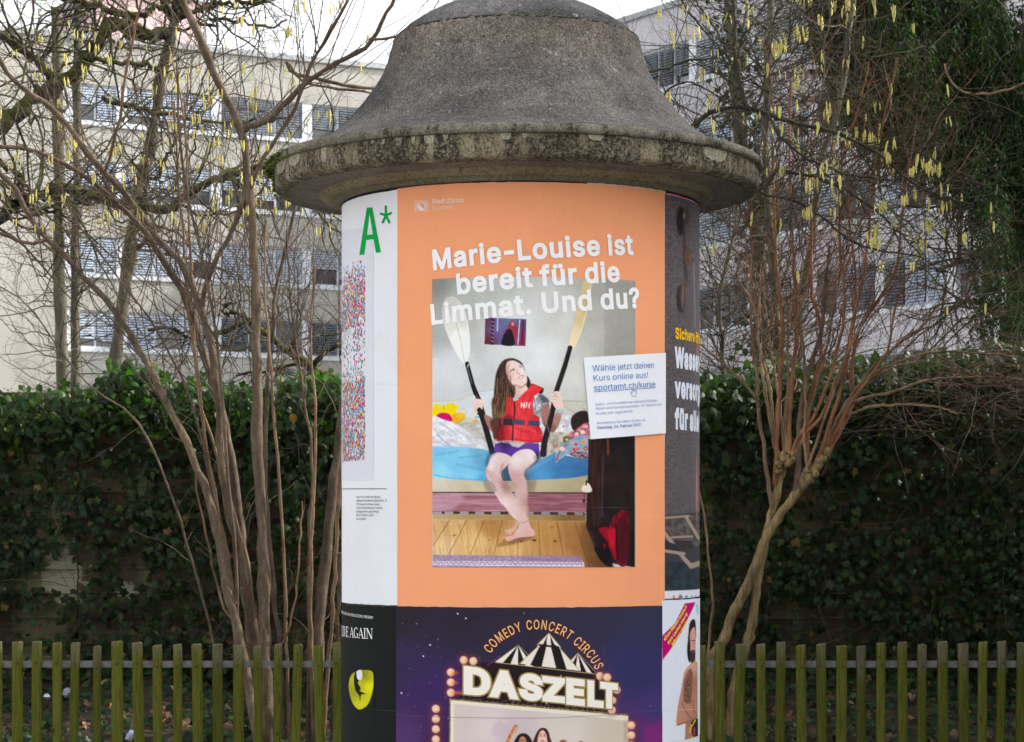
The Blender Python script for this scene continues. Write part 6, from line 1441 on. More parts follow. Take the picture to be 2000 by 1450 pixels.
TOP = [(-400, 770), (-100, 768), (0, 776), (100, 772), (180, 766), (212, 730), (250, 716), (290, 730), (330, 762), (400, 748), (450, 770), (500, 768), (560, 752), (610, 738), (660, 745), (1000, 745), (1365, 738), (1420, 742), (1450, 728), (1550, 712), (1650, 728), (1700, 715), (1800, 702), (1880, 690), (2000, 680), (2400, 700)]
def top_y(px): return np.interp(px, [t[0] for t in TOP], [t[1] for t in TOP])
def bare(px, py):
    """0..1, how far the boards are left bare"""
    b = 0
    for cx, cy, rx, ry, k in ((120, 1120, 62, 52, 1), (70, 1215, 95, 45, .8), (262, 1120, 26, 40, .9), (210, 1215, 60, 30, .6), (20, 1270, 60, 40, .9), (120, 1280, 70, 30, .6), (15, 1130, 22, 20, .7), (560, 1150, 60, 90, .45), (620, 1050, 40, 120, .45), (380, 930, 60, 30, .5), (150, 915, 60, 14, .6), (380, 1180, 40, 100, .3), (300, 860, 40, 20, .4),
                                (1620, 1205, 75, 22, .85), (1640, 1240, 60, 18, .6), (1800, 895, 60, 14, .85), (1750, 905, 60, 10, .6), (1580, 1010, 30, 20, .6), (1840, 1025, 24, 16, .6), (1900, 820, 70, 60, .5), (1450, 1000, 30, 60, .3), (1980, 860, 40, 60, .5)):
        b = np.maximum(b, k * np.clip(1.6 - 1.2 * np.hypot((px - cx) / rx, (py - cy) / ry), 0, 1))
    return b
N = 25000
lx = rng.uniform(-420, 2420, N); ty = top_y(lx); bot = 1335 + 0 * lx
ly = ty + (bot - ty) * rng.random(N) ** 1.05
# fewer behind the column, none where bare
keep = (rng.random(N) > bare(lx, ly)) & (((lx < 690) | (lx > 1345)) | (rng.random(N) < .35))
lump = vnoise(lx + 500, ly, 120, 90, 90, 3); keep &= (rng.random(N) < .30 + 1.3 * np.clip(lump - .25, 0, 1))
lx, ly, lump = lx[keep], ly[keep], lump[keep]; n = len(lx)
depth = DW - .05 - rng.random(n) ** 1.5 * (.12 + .5 * np.clip(lump - .3, 0, .6)) - .22 * np.clip((900 - ly) / 160, 0, 1) * rng.random(n)
pos = np.array([at(a, b, d) for a, b, d in zip(lx, ly, depth)])
size = rng.uniform(.032, .070, n) * np.where(ly < 900, 1.08, .94); R_ = frames(n, .50, .35, .6); kind = rng.choice([0, 0, 1, 2], n); kind[ly < top_y(lx) + 60] = 2
tint = tints(n)
# crest of the ivy: bushy flowering growth standing above the fence top, with depth behind it
N2 = 12500
cx_ = rng.uniform(-420, 2420, N2); cy_ = top_y(cx_) + rng.normal(18, 26, N2) + rng.uniform(0, 40, N2); cy_ = np.maximum(cy_, top_y(cx_) - 14 + 10 * np.sin(cx_ / 13.) + rng.normal(0, 6, N2))
dd = DW + rng.uniform(-.35, .55, N2)
k2 = ((cx_ < 690) | (cx_ > 1345) | (rng.random(N2) < .4)); cx_, cy_, dd = cx_[k2], cy_[k2], dd[k2]
pos2 = np.array([at(a, b, d) for a, b, d in zip(cx_, cy_, dd)]); n2 = len(cx_)
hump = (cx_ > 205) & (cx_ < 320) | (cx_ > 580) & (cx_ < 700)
size2 = rng.uniform(.036, .068, n2) * np.where(hump, 1.25, 1); R2 = frames(n2, .8, .6, .9); t2 = tints(n2) * np.where(hump[:, None], [[1.8, 2.4, 1.1]], np.where((cx_ < 700)[:, None], [[1.3, 1.5, 1.0]], [[1.1, 1.15, 1.0]]))  # sunlight put into the leaf colour: hump and left crest tinted brighter
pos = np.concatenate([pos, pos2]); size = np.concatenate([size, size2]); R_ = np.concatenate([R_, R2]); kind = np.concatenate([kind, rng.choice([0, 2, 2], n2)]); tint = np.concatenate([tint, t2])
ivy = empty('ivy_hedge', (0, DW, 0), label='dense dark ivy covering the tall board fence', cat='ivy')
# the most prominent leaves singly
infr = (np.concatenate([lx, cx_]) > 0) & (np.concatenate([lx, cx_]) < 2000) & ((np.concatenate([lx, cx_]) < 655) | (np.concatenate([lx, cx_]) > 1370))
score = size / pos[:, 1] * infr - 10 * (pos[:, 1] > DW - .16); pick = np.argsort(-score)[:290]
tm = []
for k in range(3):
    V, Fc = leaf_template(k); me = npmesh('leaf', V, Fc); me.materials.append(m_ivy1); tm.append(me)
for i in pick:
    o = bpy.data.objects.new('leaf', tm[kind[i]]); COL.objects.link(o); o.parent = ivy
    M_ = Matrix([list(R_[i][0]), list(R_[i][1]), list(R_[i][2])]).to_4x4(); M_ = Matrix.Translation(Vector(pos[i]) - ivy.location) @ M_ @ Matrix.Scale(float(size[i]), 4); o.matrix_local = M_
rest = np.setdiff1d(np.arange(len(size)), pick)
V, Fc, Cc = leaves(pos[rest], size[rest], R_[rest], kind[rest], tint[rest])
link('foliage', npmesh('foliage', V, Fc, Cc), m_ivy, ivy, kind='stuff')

# ivy vines, stems and dead tendrils on the boards
m_vine = simple('vine_bark', (.045, .032, .022), (.10, .075, .05), 40, .9)
def walk(p0, d0, n, K, L, up=0., wig=.25, r=rng):
    """n random paths: p0 (n,3), d0 (n,3), total length L (n)"""
    P = np.zeros((n, K, 3)); P[:, 0] = p0; d = d0 / (np.linalg.norm(d0, axis=1, keepdims=True) + 1e-9)
    for k in range(1, K):
        d = d + r.normal(0, wig, (n, 3)); d[:, 2] += up; d /= np.linalg.norm(d, axis=1, keepdims=True) + 1e-9
        P[:, k] = P[:, k - 1] + d * (L / (K - 1))[:, None]
    return P
n = 170
px_ = rng.uniform(0, 2000, n); py_ = rng.uniform(800, 1300, n); p0 = np.array([at(a, b, DW - .05 - .25 * rng.random()) for a, b in zip(px_, py_)])
d0 = np.stack([rng.normal(0, .8, n), rng.normal(0, .1, n), rng.normal(0, 1, n)], 1); Pv = walk(p0, d0, n, 7, rng.uniform(.1, .6, n), -.1, .22); Pv[:, :, 1] = np.minimum(Pv[:, :, 1], DW - .03)
g = Geo(); V, f = tubes(Pv, np.linspace(1, .4, 7)[None] * rng.uniform(.0012, .0032, n)[:, None], 4); g.add(V, f)
# brown tangle on the right hand top
n = 260
px_ = rng.uniform(1690, 2080, n); py_ = rng.uniform(715, 860, n); p0 = np.array([at(a, b, DW - .2 - .4 * rng.random()) for a, b in zip(px_, py_)])
d0 = np.stack([rng.normal(.3, .8, n), rng.normal(0, .2, n), rng.normal(.2, .5, n)], 1); Pv = walk(p0, d0, n, 8, rng.uniform(.2, .8, n), -.04, .16)
V, f = tubes(Pv, np.linspace(1, .4, 8)[None] * rng.uniform(.0012, .0030, n)[:, None], 4); g.add(V, f)
link('vine', g.mesh('vine'), m_vine, ivy, kind='stuff')
# berry heads on the crest
g = Geo(); m_berry = simple('ivy_berry', (.02, .014, .018), (.05, .035, .035), 30, .6)
for k in range(260):
    a = rng.uniform(0, 640) if k % 3 else rng.uniform(1380, 2000); c = at(a, float(top_y(a)) + rng.uniform(-16, 22), DW + rng.uniform(-.3, .3))
    for j in range(6):
        q = np.array(c) + rng.normal(0, .013, 3); r_ = .0042
        g.add(q + r_ * np.array([(1, 0, 0), (-1, 0, 0), (0, 1, 0), (0, -1, 0), (0, 0, 1), (0, 0, -1)]), [(0, 2, 4), (2, 1, 4), (1, 3, 4), (3, 0, 4), (2, 0, 5), (1, 2, 5), (3, 1, 5), (0, 3, 5)])
link('berries', g.mesh('berries'), m_berry, ivy, kind='stuff')

# ================================================================ ground cover in the bed
N = 5200
gx = rng.uniform(-4.2, 4.2, N); gy = rng.uniform(11.7, 13.7, N); gz = bed_z(gx, gy) + rng.uniform(.0, .05, N)
Rg = frames(N, .6, 1.1, 1.2); V, Fc, Cc = leaves(np.stack([gx, gy, gz + .02], 1), rng.uniform(.035, .068, N), Rg, rng.choice([0, 0, 1], N), tints(N) * [[.9, 1.0, 1.15]])
link('ground_ivy', npmesh('ground_ivy', V, Fc, Cc), m_ivy, None, kind='stuff', label='low ivy carpet on the planting bed behind the picket fence')
# litter of crumbs and small dead leaves
m_dead = simple('dead_leaf', (.10, .055, .028), (.24, .155, .10), 25, .85, .2, rnd=.45, spec=.1)
m_deadl = simple('dead_leaf_litter', (.035, .020, .010), (.11, .068, .04), 9, .85, .2, spec=.1)
DL = np.array([(0, -.05), (.12, .12), (.42, .0), (.36, .22), (.62, .42), (.34, .50), (.30, .74), (0, 1.0), (-.30, .74), (-.34, .50), (-.62, .42), (-.36, .22), (-.42, .0), (-.12, .12)])
def dead_mesh(seed):
    r = np.random.default_rng(seed); V = [(0, 0, .12)] + [(x * r.uniform(.6, 1), y - .4, .5 * abs(x) ** 1.3 * r.uniform(.4, 1.6) + r.normal(0, .07)) for x, y in DL]
    n = len(DL); return npmesh('dead_leaf', V, [(0, 1 + i, 1 + (i + 1) % n) for i in range(n)])
N = 1500; gx = rng.uniform(-4, 4, N); gy = rng.uniform(11.7, 13.6, N); g = Geo()
for a, b in zip(gx, gy):
    s = rng.uniform(.012, .03); Rr = Matrix.Rotation(rng.uniform(0, 6.3), 3, 'Z') @ Matrix.Rotation(rng.uniform(0, 1.6), 3, 'X')
    V = np.array([(0, 0, .2), (.5, -.4, 0), (.4, .5, .1), (-.2, .7, -.05), (-.55, .1, .12)]) * s @ np.array(Rr).T + np.array((a, b, bed_z(a, b) + .03)); g.add(V, [(0, 1, 2), (0, 2, 3), (0, 3, 4), (0, 4, 1)])
link('leaf_litter', g.mesh('leaf_litter'), m_deadl, None, kind='stuff', label='small dead leaf fragments scattered over the bed')
dm = [dead_mesh(k) for k in range(6)]
def bed_hit(px, py):
    for d in np.linspace(11.75, 13.7, 200):
        p = at(px, py, d)
        if p.z <= bed_z(p.x, d) + .045: return p
    return at(px, py, 13.6)
DP = [(245, 1397), (225, 1382), (322, 1392), (325, 1405), (168, 1418), (445, 1425), (170, 1375), (515, 1428), (40, 1316), (205, 1335), (175, 1232), (75, 1226), (363, 1415), (610, 1395), (640, 1420), (590, 1440), (560, 1432), (490, 1345), (345, 1347),
      (1780, 1362), (1978, 1352), (1585, 1435), (1518, 1392), (1545, 1400), (1620, 1362), (1455, 1370), (1690, 1400), (1885, 1395), (1925, 1440), (1735, 1440), (1865, 1435), (1500, 1440)]
for k, (px, py) in enumerate(DP):
    p = bed_hit(px, py) if py > 1300 else at(px, py, DW - .12)
    o = bpy.data.objects.new('fallen_leaf', dm[k % 6]); COL.objects.link(o)
    if not dm[k % 6].materials: dm[k % 6].materials.append(m_dead)
    o.location = p; o.rotation_euler = (rng.uniform(.7, 1.5), rng.uniform(-.5, .5), rng.uniform(-.8, .8)); s = rng.uniform(.05, .085); o.scale = (s, s, s)
    tag(o, 'curled brown dead leaf lying in the ivy behind the pickets, %s the column' % ('left of' if px < 1000 else 'right of'), 'dead leaf', 'dead leaves in the ivy bed %s the column' % ('left of' if px < 1000 else 'right of'))
# rubbish: foil, crumpled paper, can
def crumple(name, px, py, r, mat, **k):
    p = bed_hit(px, py); g = Geo(); n = 10; m = 7; V = []
    for i in range(m):
        a = pi * i / (m - 1)
        for j in range(n):
            b = 2 * pi * j / n; q = rng.uniform(.6, 1.15); V.append((p.x + r[0] * q * sin(a) * cos(b), p.y + r[0] * .7 * q * sin(a) * sin(b), p.z + r[1] * q * cos(a)))
    idx = np.arange(n * m).reshape(m, n); i2 = np.roll(idx, -1, 1); f = np.stack([idx[:-1], i2[:-1], i2[1:], idx[1:]], -1).reshape(-1, 4)
    o = link(name, npmesh(name, V, f), mat, None, **k); return o
m_foil, nt, p_, _ = mat_new('foil'); p_.inputs['Base Color'].default_value = (.6, .66, .75, 1); p_.inputs['Metallic'].default_value = .7; p_.inputs['Roughness'].default_value = .3
crumple('foil_scrap', 91, 1361, (.026, .016), m_foil, label='crumpled silver foil scrap on the ivy behind the left pickets', cat='litter')
crumple('paper_scrap', 131, 1353, (.026, .028), simple('grey_paper', (.20, .22, .27), (.36, .38, .44), 60, .7), label='crumpled grey printed paper behind the fourth picket from the left', cat='litter')
p = bed_hit(255, 1438); g = Geo(); V, f = tubes([[(p.x - .016, p.y, p.z - .02), (p.x - .006, p.y, p.z + .0), (p.x + .014, p.y, p.z + .02), (p.x + .018, p.y, p.z + .025)]], [[.016, .02, .02, .014]], 12); g.add(V, f)
g.add(V[-12:], [tuple(range(12))]); canb = link('drink_can', g.mesh('drink_can', True), simple('can_blue', (.05, .10, .30), (.5, .55, .62), 40, .35), None, label='dented blue and white drink can half buried in ivy', cat='can')

# ================================================================ WOODY PLANTS
def bark(name, c1, c2, c3=None, scale=30, moss=0.0, stretch=(1, 1, .3), bmp=.6):
    m, nt, p, o = mat_new(name)
    f = noise_f(nt, scale, 6, .65, stretch=stretch)
    col = ramp(nt, f, [(.32, c1), (.52, c2), (.72, c3 or c2)])
    sp_ = noise_f(nt, 190, 3, .6, stretch=(1, 1, 1.6)); col = mix(nt, col, ramp(nt, sp_, [(.34, (.55,) * 3), (.48, (1,) * 3), (.58, (1,) * 3), (.68, (1.9, 1.8, 1.6))]), 1, 'MULTIPLY')
    lg = noise_f(nt, 5, 4, .6, stretch=(1, 1, .5)); col = mix(nt, col, ramp(nt, lg, [(.35, (.68, .68, .70)), (.65, (1.25, 1.22, 1.15))]), 1, 'MULTIPLY')
    if moss:
        gm = nt.nodes.new('ShaderNodeNewGeometry'); s = nt.nodes.new('ShaderNodeSeparateXYZ'); nt.links.new(gm.outputs['Normal'], s.inputs[0])
        f2 = noise_f(nt, 7, 5, .7); ad = nd(nt, 'ShaderNodeMath', operation='MULTIPLY_ADD'); ad.inputs[1].default_value = .28; nt.links.new(s.outputs[2], ad.inputs[0]); nt.links.new(f2, ad.inputs[2])
        col = mix(nt, col, ramp(nt, f, [(.3, (.025, .030, .004)), (.7, (.085, .090, .010))]), ramp(nt, ad.outputs[0], [(.72 - moss * .3, (0, 0, 0)), (.80 - moss * .3, (1, 1, 1))]))
    nt.links.new(col, p.inputs['Base Color']); p.inputs['Roughness'].default_value = .8; p.inputs['Specular IOR Level'].default_value = .25
    bump(nt, p, f, bmp, .006); return m
b_hazel = bark('hazel_bark', (.060, .042, .028), (.115, .084, .058), (.18, .14, .10), 34)
b_hazel_twig = bark('hazel_twig_bark', (.060, .042, .030), (.105, .076, .056), (.155, .118, .090), 20, bmp=.2)
b_grey = bark('grey_green_bark', (.055, .050, .036), (.10, .092, .066), (.15, .14, .105), 14, moss=.35)
b_mossy = bark('mossy_dark_bark', (.014, .011, .008), (.034, .027, .019), (.06, .05, .036), 18, moss=.75)
b_mtwig = bark('dark_twig_bark', (.022, .018, .014), (.05, .042, .032), (.08, .07, .05), 18, moss=.2, bmp=.2)
b_dog = bark('ridged_tan_bark', (.10, .072, .028), (.23, .168, .078), (.34, .26, .135), 42, stretch=(1.4, 1.4, .16), bmp=1.0)
b_red = bark('orange_stem_bark', (.14, .060, .030), (.23, .105, .052), (.31, .155, .085), 20, bmp=.2)
b_redtan = bark('tan_stem_bark', (.115, .070, .038), (.20, .132, .078), (.29, .21, .14), 20, bmp=.3)
b_red_twig = bark('red_twig_bark', (.09, .044, .028), (.16, .085, .055), (.23, .14, .10), 20, bmp=.1)
b_dark = bark('dark_conifer_bark', (.012, .010, .008), (.028, .024, .018), (.055, .050, .04), 16, moss=.25)

def stem_px(parent, name, mat, pts, d, w0, w1, n=28, S=10, knob=.06, dz=None, wig=.003):
    """one limb: pixel points at depth d (or per point depths), width in pixels"""
    ds = np.full(len(pts), d) if np.isscalar(d) else np.interp(np.linspace(0, 1, len(pts)), np.linspace(0, 1, len(d)), d)
    P = smooth_line([at(x, y, q) for (x, y), q in zip(pts, ds)], n)
    P[1:-1] += rng.normal(0, wig, (n - 2, 3))
    k = np.mean(ds) / F; R = np.linspace(w0, w1, n) * k / 2 * (1 + rng.normal(0, knob, n)); R = np.maximum(R, .0006)
    for _ in range(int(n / 6)):      # nodes and old branch scars
        i = int(rng.integers(1, n - 1)); R[i] *= 1 + rng.uniform(.05, .22)
    g = Geo(); V, f = tubes(P[None], R[None], S)
    V = V + rng.normal(0, 1, V.shape) * np.repeat(R, S)[:, None] * .045
    g.add(V, f); e = len(V) - S; g.add(V[-S:], [tuple(range(S))])
    link(name, g.mesh(name, True), mat, parent)
    return P, R

def pool(lst, K=12):
    """[(P,R)] of any length -> arrays resampled to K points"""
    Ps, Rs = [], []
    for P, R in lst:
        t = np.linspace(0, len(P) - 1, K); i = np.minimum(t.astype(int), len(P) - 2); u = (t - i)[:, None]
        Ps.append(P[i] * (1 - u) + P[i + 1] * u); Rs.append(R[i] * (1 - u[:, 0]) + R[i + 1] * u[:, 0])
    return np.array(Ps), np.array(Rs)

def spawn(P, R, n, L, t=(.25, 1), ang=.9, up=0., wig=.2, K=8, ratio=.55, rmax=1., rtip=.0007, flat=1.0, r=rng, zmin=None, zmax=None, bias=None):
    N, K0, _ = P.shape
    ln = np.linalg.norm(np.diff(P, axis=1), axis=2).sum(1)
    out_i = r.choice(N, n, p=ln / ln.sum()); tt = r.uniform(t[0], t[1], n) * (K0 - 1.001)
    i = tt.astype(int); u = (tt - i)[:, None]
    p = P[out_i, i] * (1 - u) + P[out_i, i + 1] * u; T = P[out_i, i + 1] - P[out_i, i]; T /= np.linalg.norm(T, axis=1, keepdims=True) + 1e-9
    r0 = (R[out_i, i] * (1 - u[:, 0]) + R[out_i, i + 1] * u[:, 0])
    if zmin is not None or zmax is not None:
        k = np.ones(n, bool)
        if zmin is not None: k &= p[:, 2] > zmin
        if zmax is not None: k &= p[:, 2] < zmax
        p, T, r0 = p[k], T[k], r0[k]; n = len(p)
    q = r.normal(0, 1, (n, 3)); q[:, 1] *= flat; q -= T * (q * T).sum(1, keepdims=True); q /= np.linalg.norm(q, axis=1, keepdims=True) + 1e-9
    a = r.normal(ang, .22, n)[:, None]; d = T * np.cos(a) + q * np.sin(a); d[:, 2] += up
    if bias is not None: d += np.array(bias)
    Ln = r.uniform(L[0], L[1], n)
    Q = walk(p, d, n, K, Ln, up * .3, wig, r)
    rs = np.minimum(np.minimum(r0 * ratio, rmax), Ln * .02 + .0008)
    return Q, rs[:, None] * np.linspace(1, .35, K)[None] + 0 * rtip

def twig_mesh(parent, sets, mat, name='twigs', S=3):
    g = Geo()
    for P, R in sets:
        V, f = tubes(P, R, S); g.add(V, f)
    return link(name, g.mesh(name), mat, parent, kind='stuff')

# catkins: hanging tassels, a few shared meshes
m_catkin = simple('catkin_yellow', (.40, .36, .09), (.66, .60, .22), 90, .8, .5, .003, rnd=.28, spec=.1)
def catkin_mesh(seed):
    r = np.random.default_rng(seed); L = 1.0; K_ = 7
    P = np.stack([r.normal(0, .025, K_).cumsum(), r.normal(0, .025, K_).cumsum(), -np.linspace(0, L, K_)], 1)
    R = np.array([.03, .060, .070, .074, .070, .060, .02]) * r.uniform(.85, 1.15)
    V, f = tubes(P[None], R[None], 5); me = npmesh('catkin', V, f, smooth=False); me.materials.append(m_catkin); return me
CK = [catkin_mesh(k) for k in range(6)]
def catkins(parent, P, R, n, px_rng, py_rng, maxobj=280, group=(1, 5), ln=(.030, .064)):
    """clusters hung on twig points inside a pixel window"""
    pts = P[:, P.shape[1] // 2:].reshape(-1, 3)
    px = 1000 + F * pts[:, 0] / pts[:, 1]; py = 1050 - F * (pts[:, 2] - EYE) / pts[:, 1]
    k = (px > px_rng[0]) & (px < px_rng[1]) & (py > py_rng[0]) & (py < py_rng[1])
    pts = pts[k]
    if not len(pts): return
    c = 0; ks = []
    for i in rng.choice(len(pts), min(n, len(pts)), replace=False):
        for j in range(int(rng.integers(group[0], group[1]))):
            ks.append((pts[i] + rng.normal(0, 1, 3) * (.012, .012, .006), rng.uniform(*ln)))
    g = Geo()
    for q, L in ks:
        if c < maxobj:
            o = bpy.data.objects.new('catkin', CK[c % 6]); COL.objects.link(o); o.parent = parent; o.location = Vector(q) - parent.location; o.scale = (L * .95, L * .95, L); o.rotation_euler = (rng.normal(0, .08), rng.normal(0, .08), rng.uniform(0, 6)); c += 1
        else:
            Pq = np.stack([np.zeros(5), np.zeros(5), -np.linspace(0, L, 5)], 1) + q; V, f = tubes(Pq[None], np.array([[.03, .09, .1, .09, .03]]) * L, 4); g.add(V, f)
    if g.n: link('catkin_mass', g.mesh('catkin_mass'), m_catkin, parent, kind='stuff')

# ---------------------------------------------------------------- big hazel, left of the column
DH = 12.6
hz = empty('hazel_shrub', tuple(at(520, 1400, DH)), label='many stemmed bare hazel shrub with yellow catkins, left of the column', cat='shrub')
HS = []
def hs(pts, w0, w1, d=DH, n=30, S=10, mat=None, wig=.003):
    if 1200 < pts[0][1] < 1440:
        (ax, ay), (bx_, by_) = pts[1], pts[0]; k = (1465 - by_) / max(by_ - ay, 20); pts = [(bx_ + (bx_ - ax) * k * .6, 1465)] + pts
    HS.append(stem_px(hz, 'stem', mat or b_hazel, pts, d, w0, w1, n, S, wig=wig)); return HS[-1]
hs([(497, 1400), (491, 1371), (469, 1252), (445, 1165), (438, 1110), (414, 991), (386, 916), (359, 850), (330, 795), (303, 740), (265, 672), (235, 621), (190, 570), (150, 529), (126, 499), (92, 468), (68, 441), (54, 412), (30, 370), (-10, 330)], 21, 8, (12.3, 12.6, 12.4), 44)
hs([(92, 468), (70, 474), (50, 473), (25, 466), (0, 454), (-60, 440)], 8, 5, 12.4, 12, 8)
hs([(505, 1290), (497, 1233), (483, 1147), (469, 1078), (452, 1009), (434, 922), (431, 819), (428, 784), (415, 689), (398, 618), (378, 563), (361, 519), (340, 499), (306, 465), (282, 427), (255, 400), (234, 367), (204, 337), (177, 309), (154, 273), (130, 240), (102, 215), (74, 188), (47, 177), (25, 150), (0, 119), (-40, 60)], 24, 8, (12.6, 12.6, 12.2), 52)
hs([(204, 337), (212, 317), (222, 275), (234, 234), (243, 152), (258, 91), (265, 50), (276, 8), (285, -60)], 7, 4, (12.35, 12.3), 16, 8, b_red_twig)
hs([(492, 1270), (490, 1230), (478, 1120), (468, 1020), (459, 957), (446, 864), (430, 800), (408, 723), (395, 689), (384, 638), (371, 604), (357, 570), (340, 543), (316, 499), (289, 458), (265, 431), (231, 403), (215, 381), (171, 350), (143, 331), (110, 312), (55, 292), (0, 288), (-60, 290)], 24, 7, (12.8, 12.8, 12.5), 48)
hs([(520, 1330), (517, 1286), (517, 1198), (514, 1095), (510, 991), (503, 888), (502, 784), (500, 638), (498, 536), (493, 468), (490, 400), (485, 359), (481, 303), (474, 262), (463, 240), (447, 204), (425, 160), (405, 110), (386, 63), (359, 0), (340, -60)], 25, 13, (12.5, 12.45, 12.4), 44, 12)
hs([(474, 262), (486, 248), (520, 237), (565, 194), (611, 152), (647, 130), (702, 100), (729, 76), (750, 33), (769, 3), (780, -50)], 12, 7, (12.45, 12.2), 24, 9)
hs([(729, 77), (760, 75), (800, 70), (850, 45), (900, 30)], 6, 4, 12.25, 10, 6)
hs([(395, 600), (401, 570), (418, 516), (445, 468), (473, 400), (495, 350), (525, 290), (570, 225), (585, 190), (605, 130), (640, 70), (680, 0)], 10, 6, (12.6, 12.2), 24, 8)
hs([(620, 1330), (624, 1233), (628, 1164), (634, 1095), (645, 1009), (655, 922), (665, 836), (676, 740), (690, 620), (700, 500)], 26, 14, (12.6, 12.8), 30, 10)
hs([(565, 125), (590, 160), (640, 170), (700, 178), (760, 190), (800, 200)], 6, 4, 12.3, 12, 6)
hs([(560, 120), (575, 145), (620, 155), (680, 168), (740, 178), (780, 190)], 8, 6, 12.7, 14, 8)
thin = [([(414, 1243), (386, 1136), (369, 1074), (348, 1005), (331, 957), (310, 902), (286, 850), (248, 802), (207, 778), (172, 750), (120, 690), (60, 600), (0, 560)], 7, 2.5),
 ([(460, 1250), (448, 1112), (434, 1026), (417, 957), (403, 870), (390, 767), (380, 690), (366, 590), (360, 480), (350, 380), (345, 300), (340, 200)], 9, 4),
 ([(545, 1270), (538, 1198), (531, 1095), (522, 1020), (518, 905), (521, 819), (522, 774), (525, 706), (534, 621), (541, 553), (558, 485), (578, 400), (590, 330)], 11, 6),
 ([(562, 1320), (559, 1243), (555, 1095), (548, 974), (538, 853), (531, 750), (524, 640), (515, 540), (520, 430)], 8, 4),
 ([(604, 1290), (605, 1243), (602, 1129), (605, 1026), (610, 922), (603, 836), (593, 767), (580, 680), (565, 560), (560, 450)], 9, 4),
 ([(609, 1280), (607, 1198), (609, 1095), (612, 991), (617, 853), (614, 767), (606, 660), (615, 520)], 8, 4),
 ([(468, 1270), (465, 1233), (462, 1129), (455, 1026), (445, 922), (438, 819), (432, 740), (420, 640), (400, 520), (370, 400), (350, 250), (345, 120)], 9, 4),
 ([(478, 1280), (455, 1150), (436, 1080), (424, 1000), (410, 930), (385, 820), (360, 750), (330, 690), (290, 620), (230, 540), (170, 460), (130, 400)], 7, 3),
 ([(500, 1300), (488, 1180), (470, 1100), (455, 1040), (440, 960), (415, 860), (393, 800), (384, 740), (380, 660), (378, 560), (368, 440), (365, 330), (355, 200), (330, 90)], 8, 4),
 ([(640, 1300), (650, 1200), (655, 1100), (660, 1000), (668, 900)], 9, 7), ([(655, 1290), (660, 1200), (663, 1080)], 8, 7),
 ([(540, 1290), (560, 1240), (575, 1180), (585, 1090), (590, 980)], 5, 3),
 ([(480, 1260), (440, 1190), (420, 1120), (400, 1030), (385, 960), (378, 900), (340, 830), (320, 760)], 6, 3)]
for pts, a, b in thin: hs(pts, a, b, (12.6, 12.6 + rng.uniform(-.35, .35)), 26, 7, b_redtan if a < 9.5 and rng.random() < .55 else b_hazel)
P0, R0 = pool(HS, 20)
zc = at(0, 640, DH).z
A1 = spawn(P0, R0, 350, (.5, 1.5), (.3, 1), .75, .25, .13, 10, .45, .0036, flat=.8, zmin=at(0, 800, DH).z)
A2 = spawn(*A1, 1300, (.2, .75), (.1, 1), .8, .05, .2, 8, .5, .0014, flat=.8)
A3 = spawn(*A2, 2200, (.08, .3), (.1, 1), .9, 0, .22, 6, .6, .0009)
A4 = spawn(P0, R0, 160, (.12, .5), (.1, .8), .8, .1, .2, 8, .4, .0025, zmax=at(0, 700, DH).z)
hz_t = [A1, A2, A3, A4]
twig_mesh(hz, [A1], b_hazel_twig, S=4); twig_mesh(hz, [A2, A3, A4], b_hazel_twig)
catkins(hz, A2[0], A2[1], 205, (-60, 800), (-40, 450), 295)

# ---------------------------------------------------------------- mossy old tree with crooked limbs, behind on the left
DG = 16.5
gt = empty('mossy_tree', tuple(at(218, 774, DG))[:2] + (0,), label='leaning old tree with crooked mossy limbs in front of the beige block', cat='tree')
GS = []
def gs(pts, w0, w1, d=DG, n=24, S=9, name='limb', mat=None, wig=.012):
    if name == 'limb': w0 *= 1.3; w1 *= 1.3
    GS.append(stem_px(gt, name, mat or b_mossy, pts, d, w0, w1, n, S, .09, wig=wig)); return GS[-1]
gs([(212, 1500), (214, 1100), (218, 790), (228, 689), (238, 604), (245, 553), (252, 495), (258, 444), (276, 353), (292, 298), (301, 248), (312, 165), (328, 102), (339, 55), (345, 20)], 32, 20, DG, 40, 12, 'trunk', b_grey, .004)
gs([(345, 28), (360, -10), (380, -70)], 20, 14); gs([(339, 40), (325, 15), (318, -10)], 12, 9)
gs([(325, 66), (303, 70), (276, 69), (248, 57), (226, 42), (212, 50), (203, 75), (180, 102), (154, 135), (116, 165), (83, 180), (55, 199), (30, 225), (0, 250), (-60, 270)], 20, 22, (16.5, 15.8), 40)
gs([(83, 180), (100, 150), (72, 119), (55, 108), (33, 88), (0, 68), (-50, 40)], 14, 11, 15.9)
gs([(325, 15), (298, 17), (276, 33), (248, 33), (215, 22), (171, 8), (119, -4)], 10, 9, 16.2)
gs([(154, 135), (180, 115), (204, 117), (240, 124), (280, 125), (330, 150)], 9, 6, 16)
gs([(-80, 455), (0, 425), (30, 400), (69, 386), (116, 367), (150, 378), (180, 389), (250, 398), (320, 410), (345, 400), (359, 383), (400, 361), (441, 345), (496, 328), (540, 330), (600, 350), (660, 380)], 18, 8, 15.6, 44)
gs([(0, 430), (20, 400), (60, 380), (100, 386), (140, 400)], 14, 10, 15.5)
gs([(200, 190), (234, 204), (276, 210), (317, 221), (386, 234), (455, 240), (513, 240), (560, 230)], 8, 4, 16)
gs([(345, 40), (370, 25), (420, 10), (470, 6), (520, 0)], 9, 5, 16.3); gs([(340, 60), (400, 50), (460, 40), (520, 50), (560, 40)], 6, 3, 16.3)
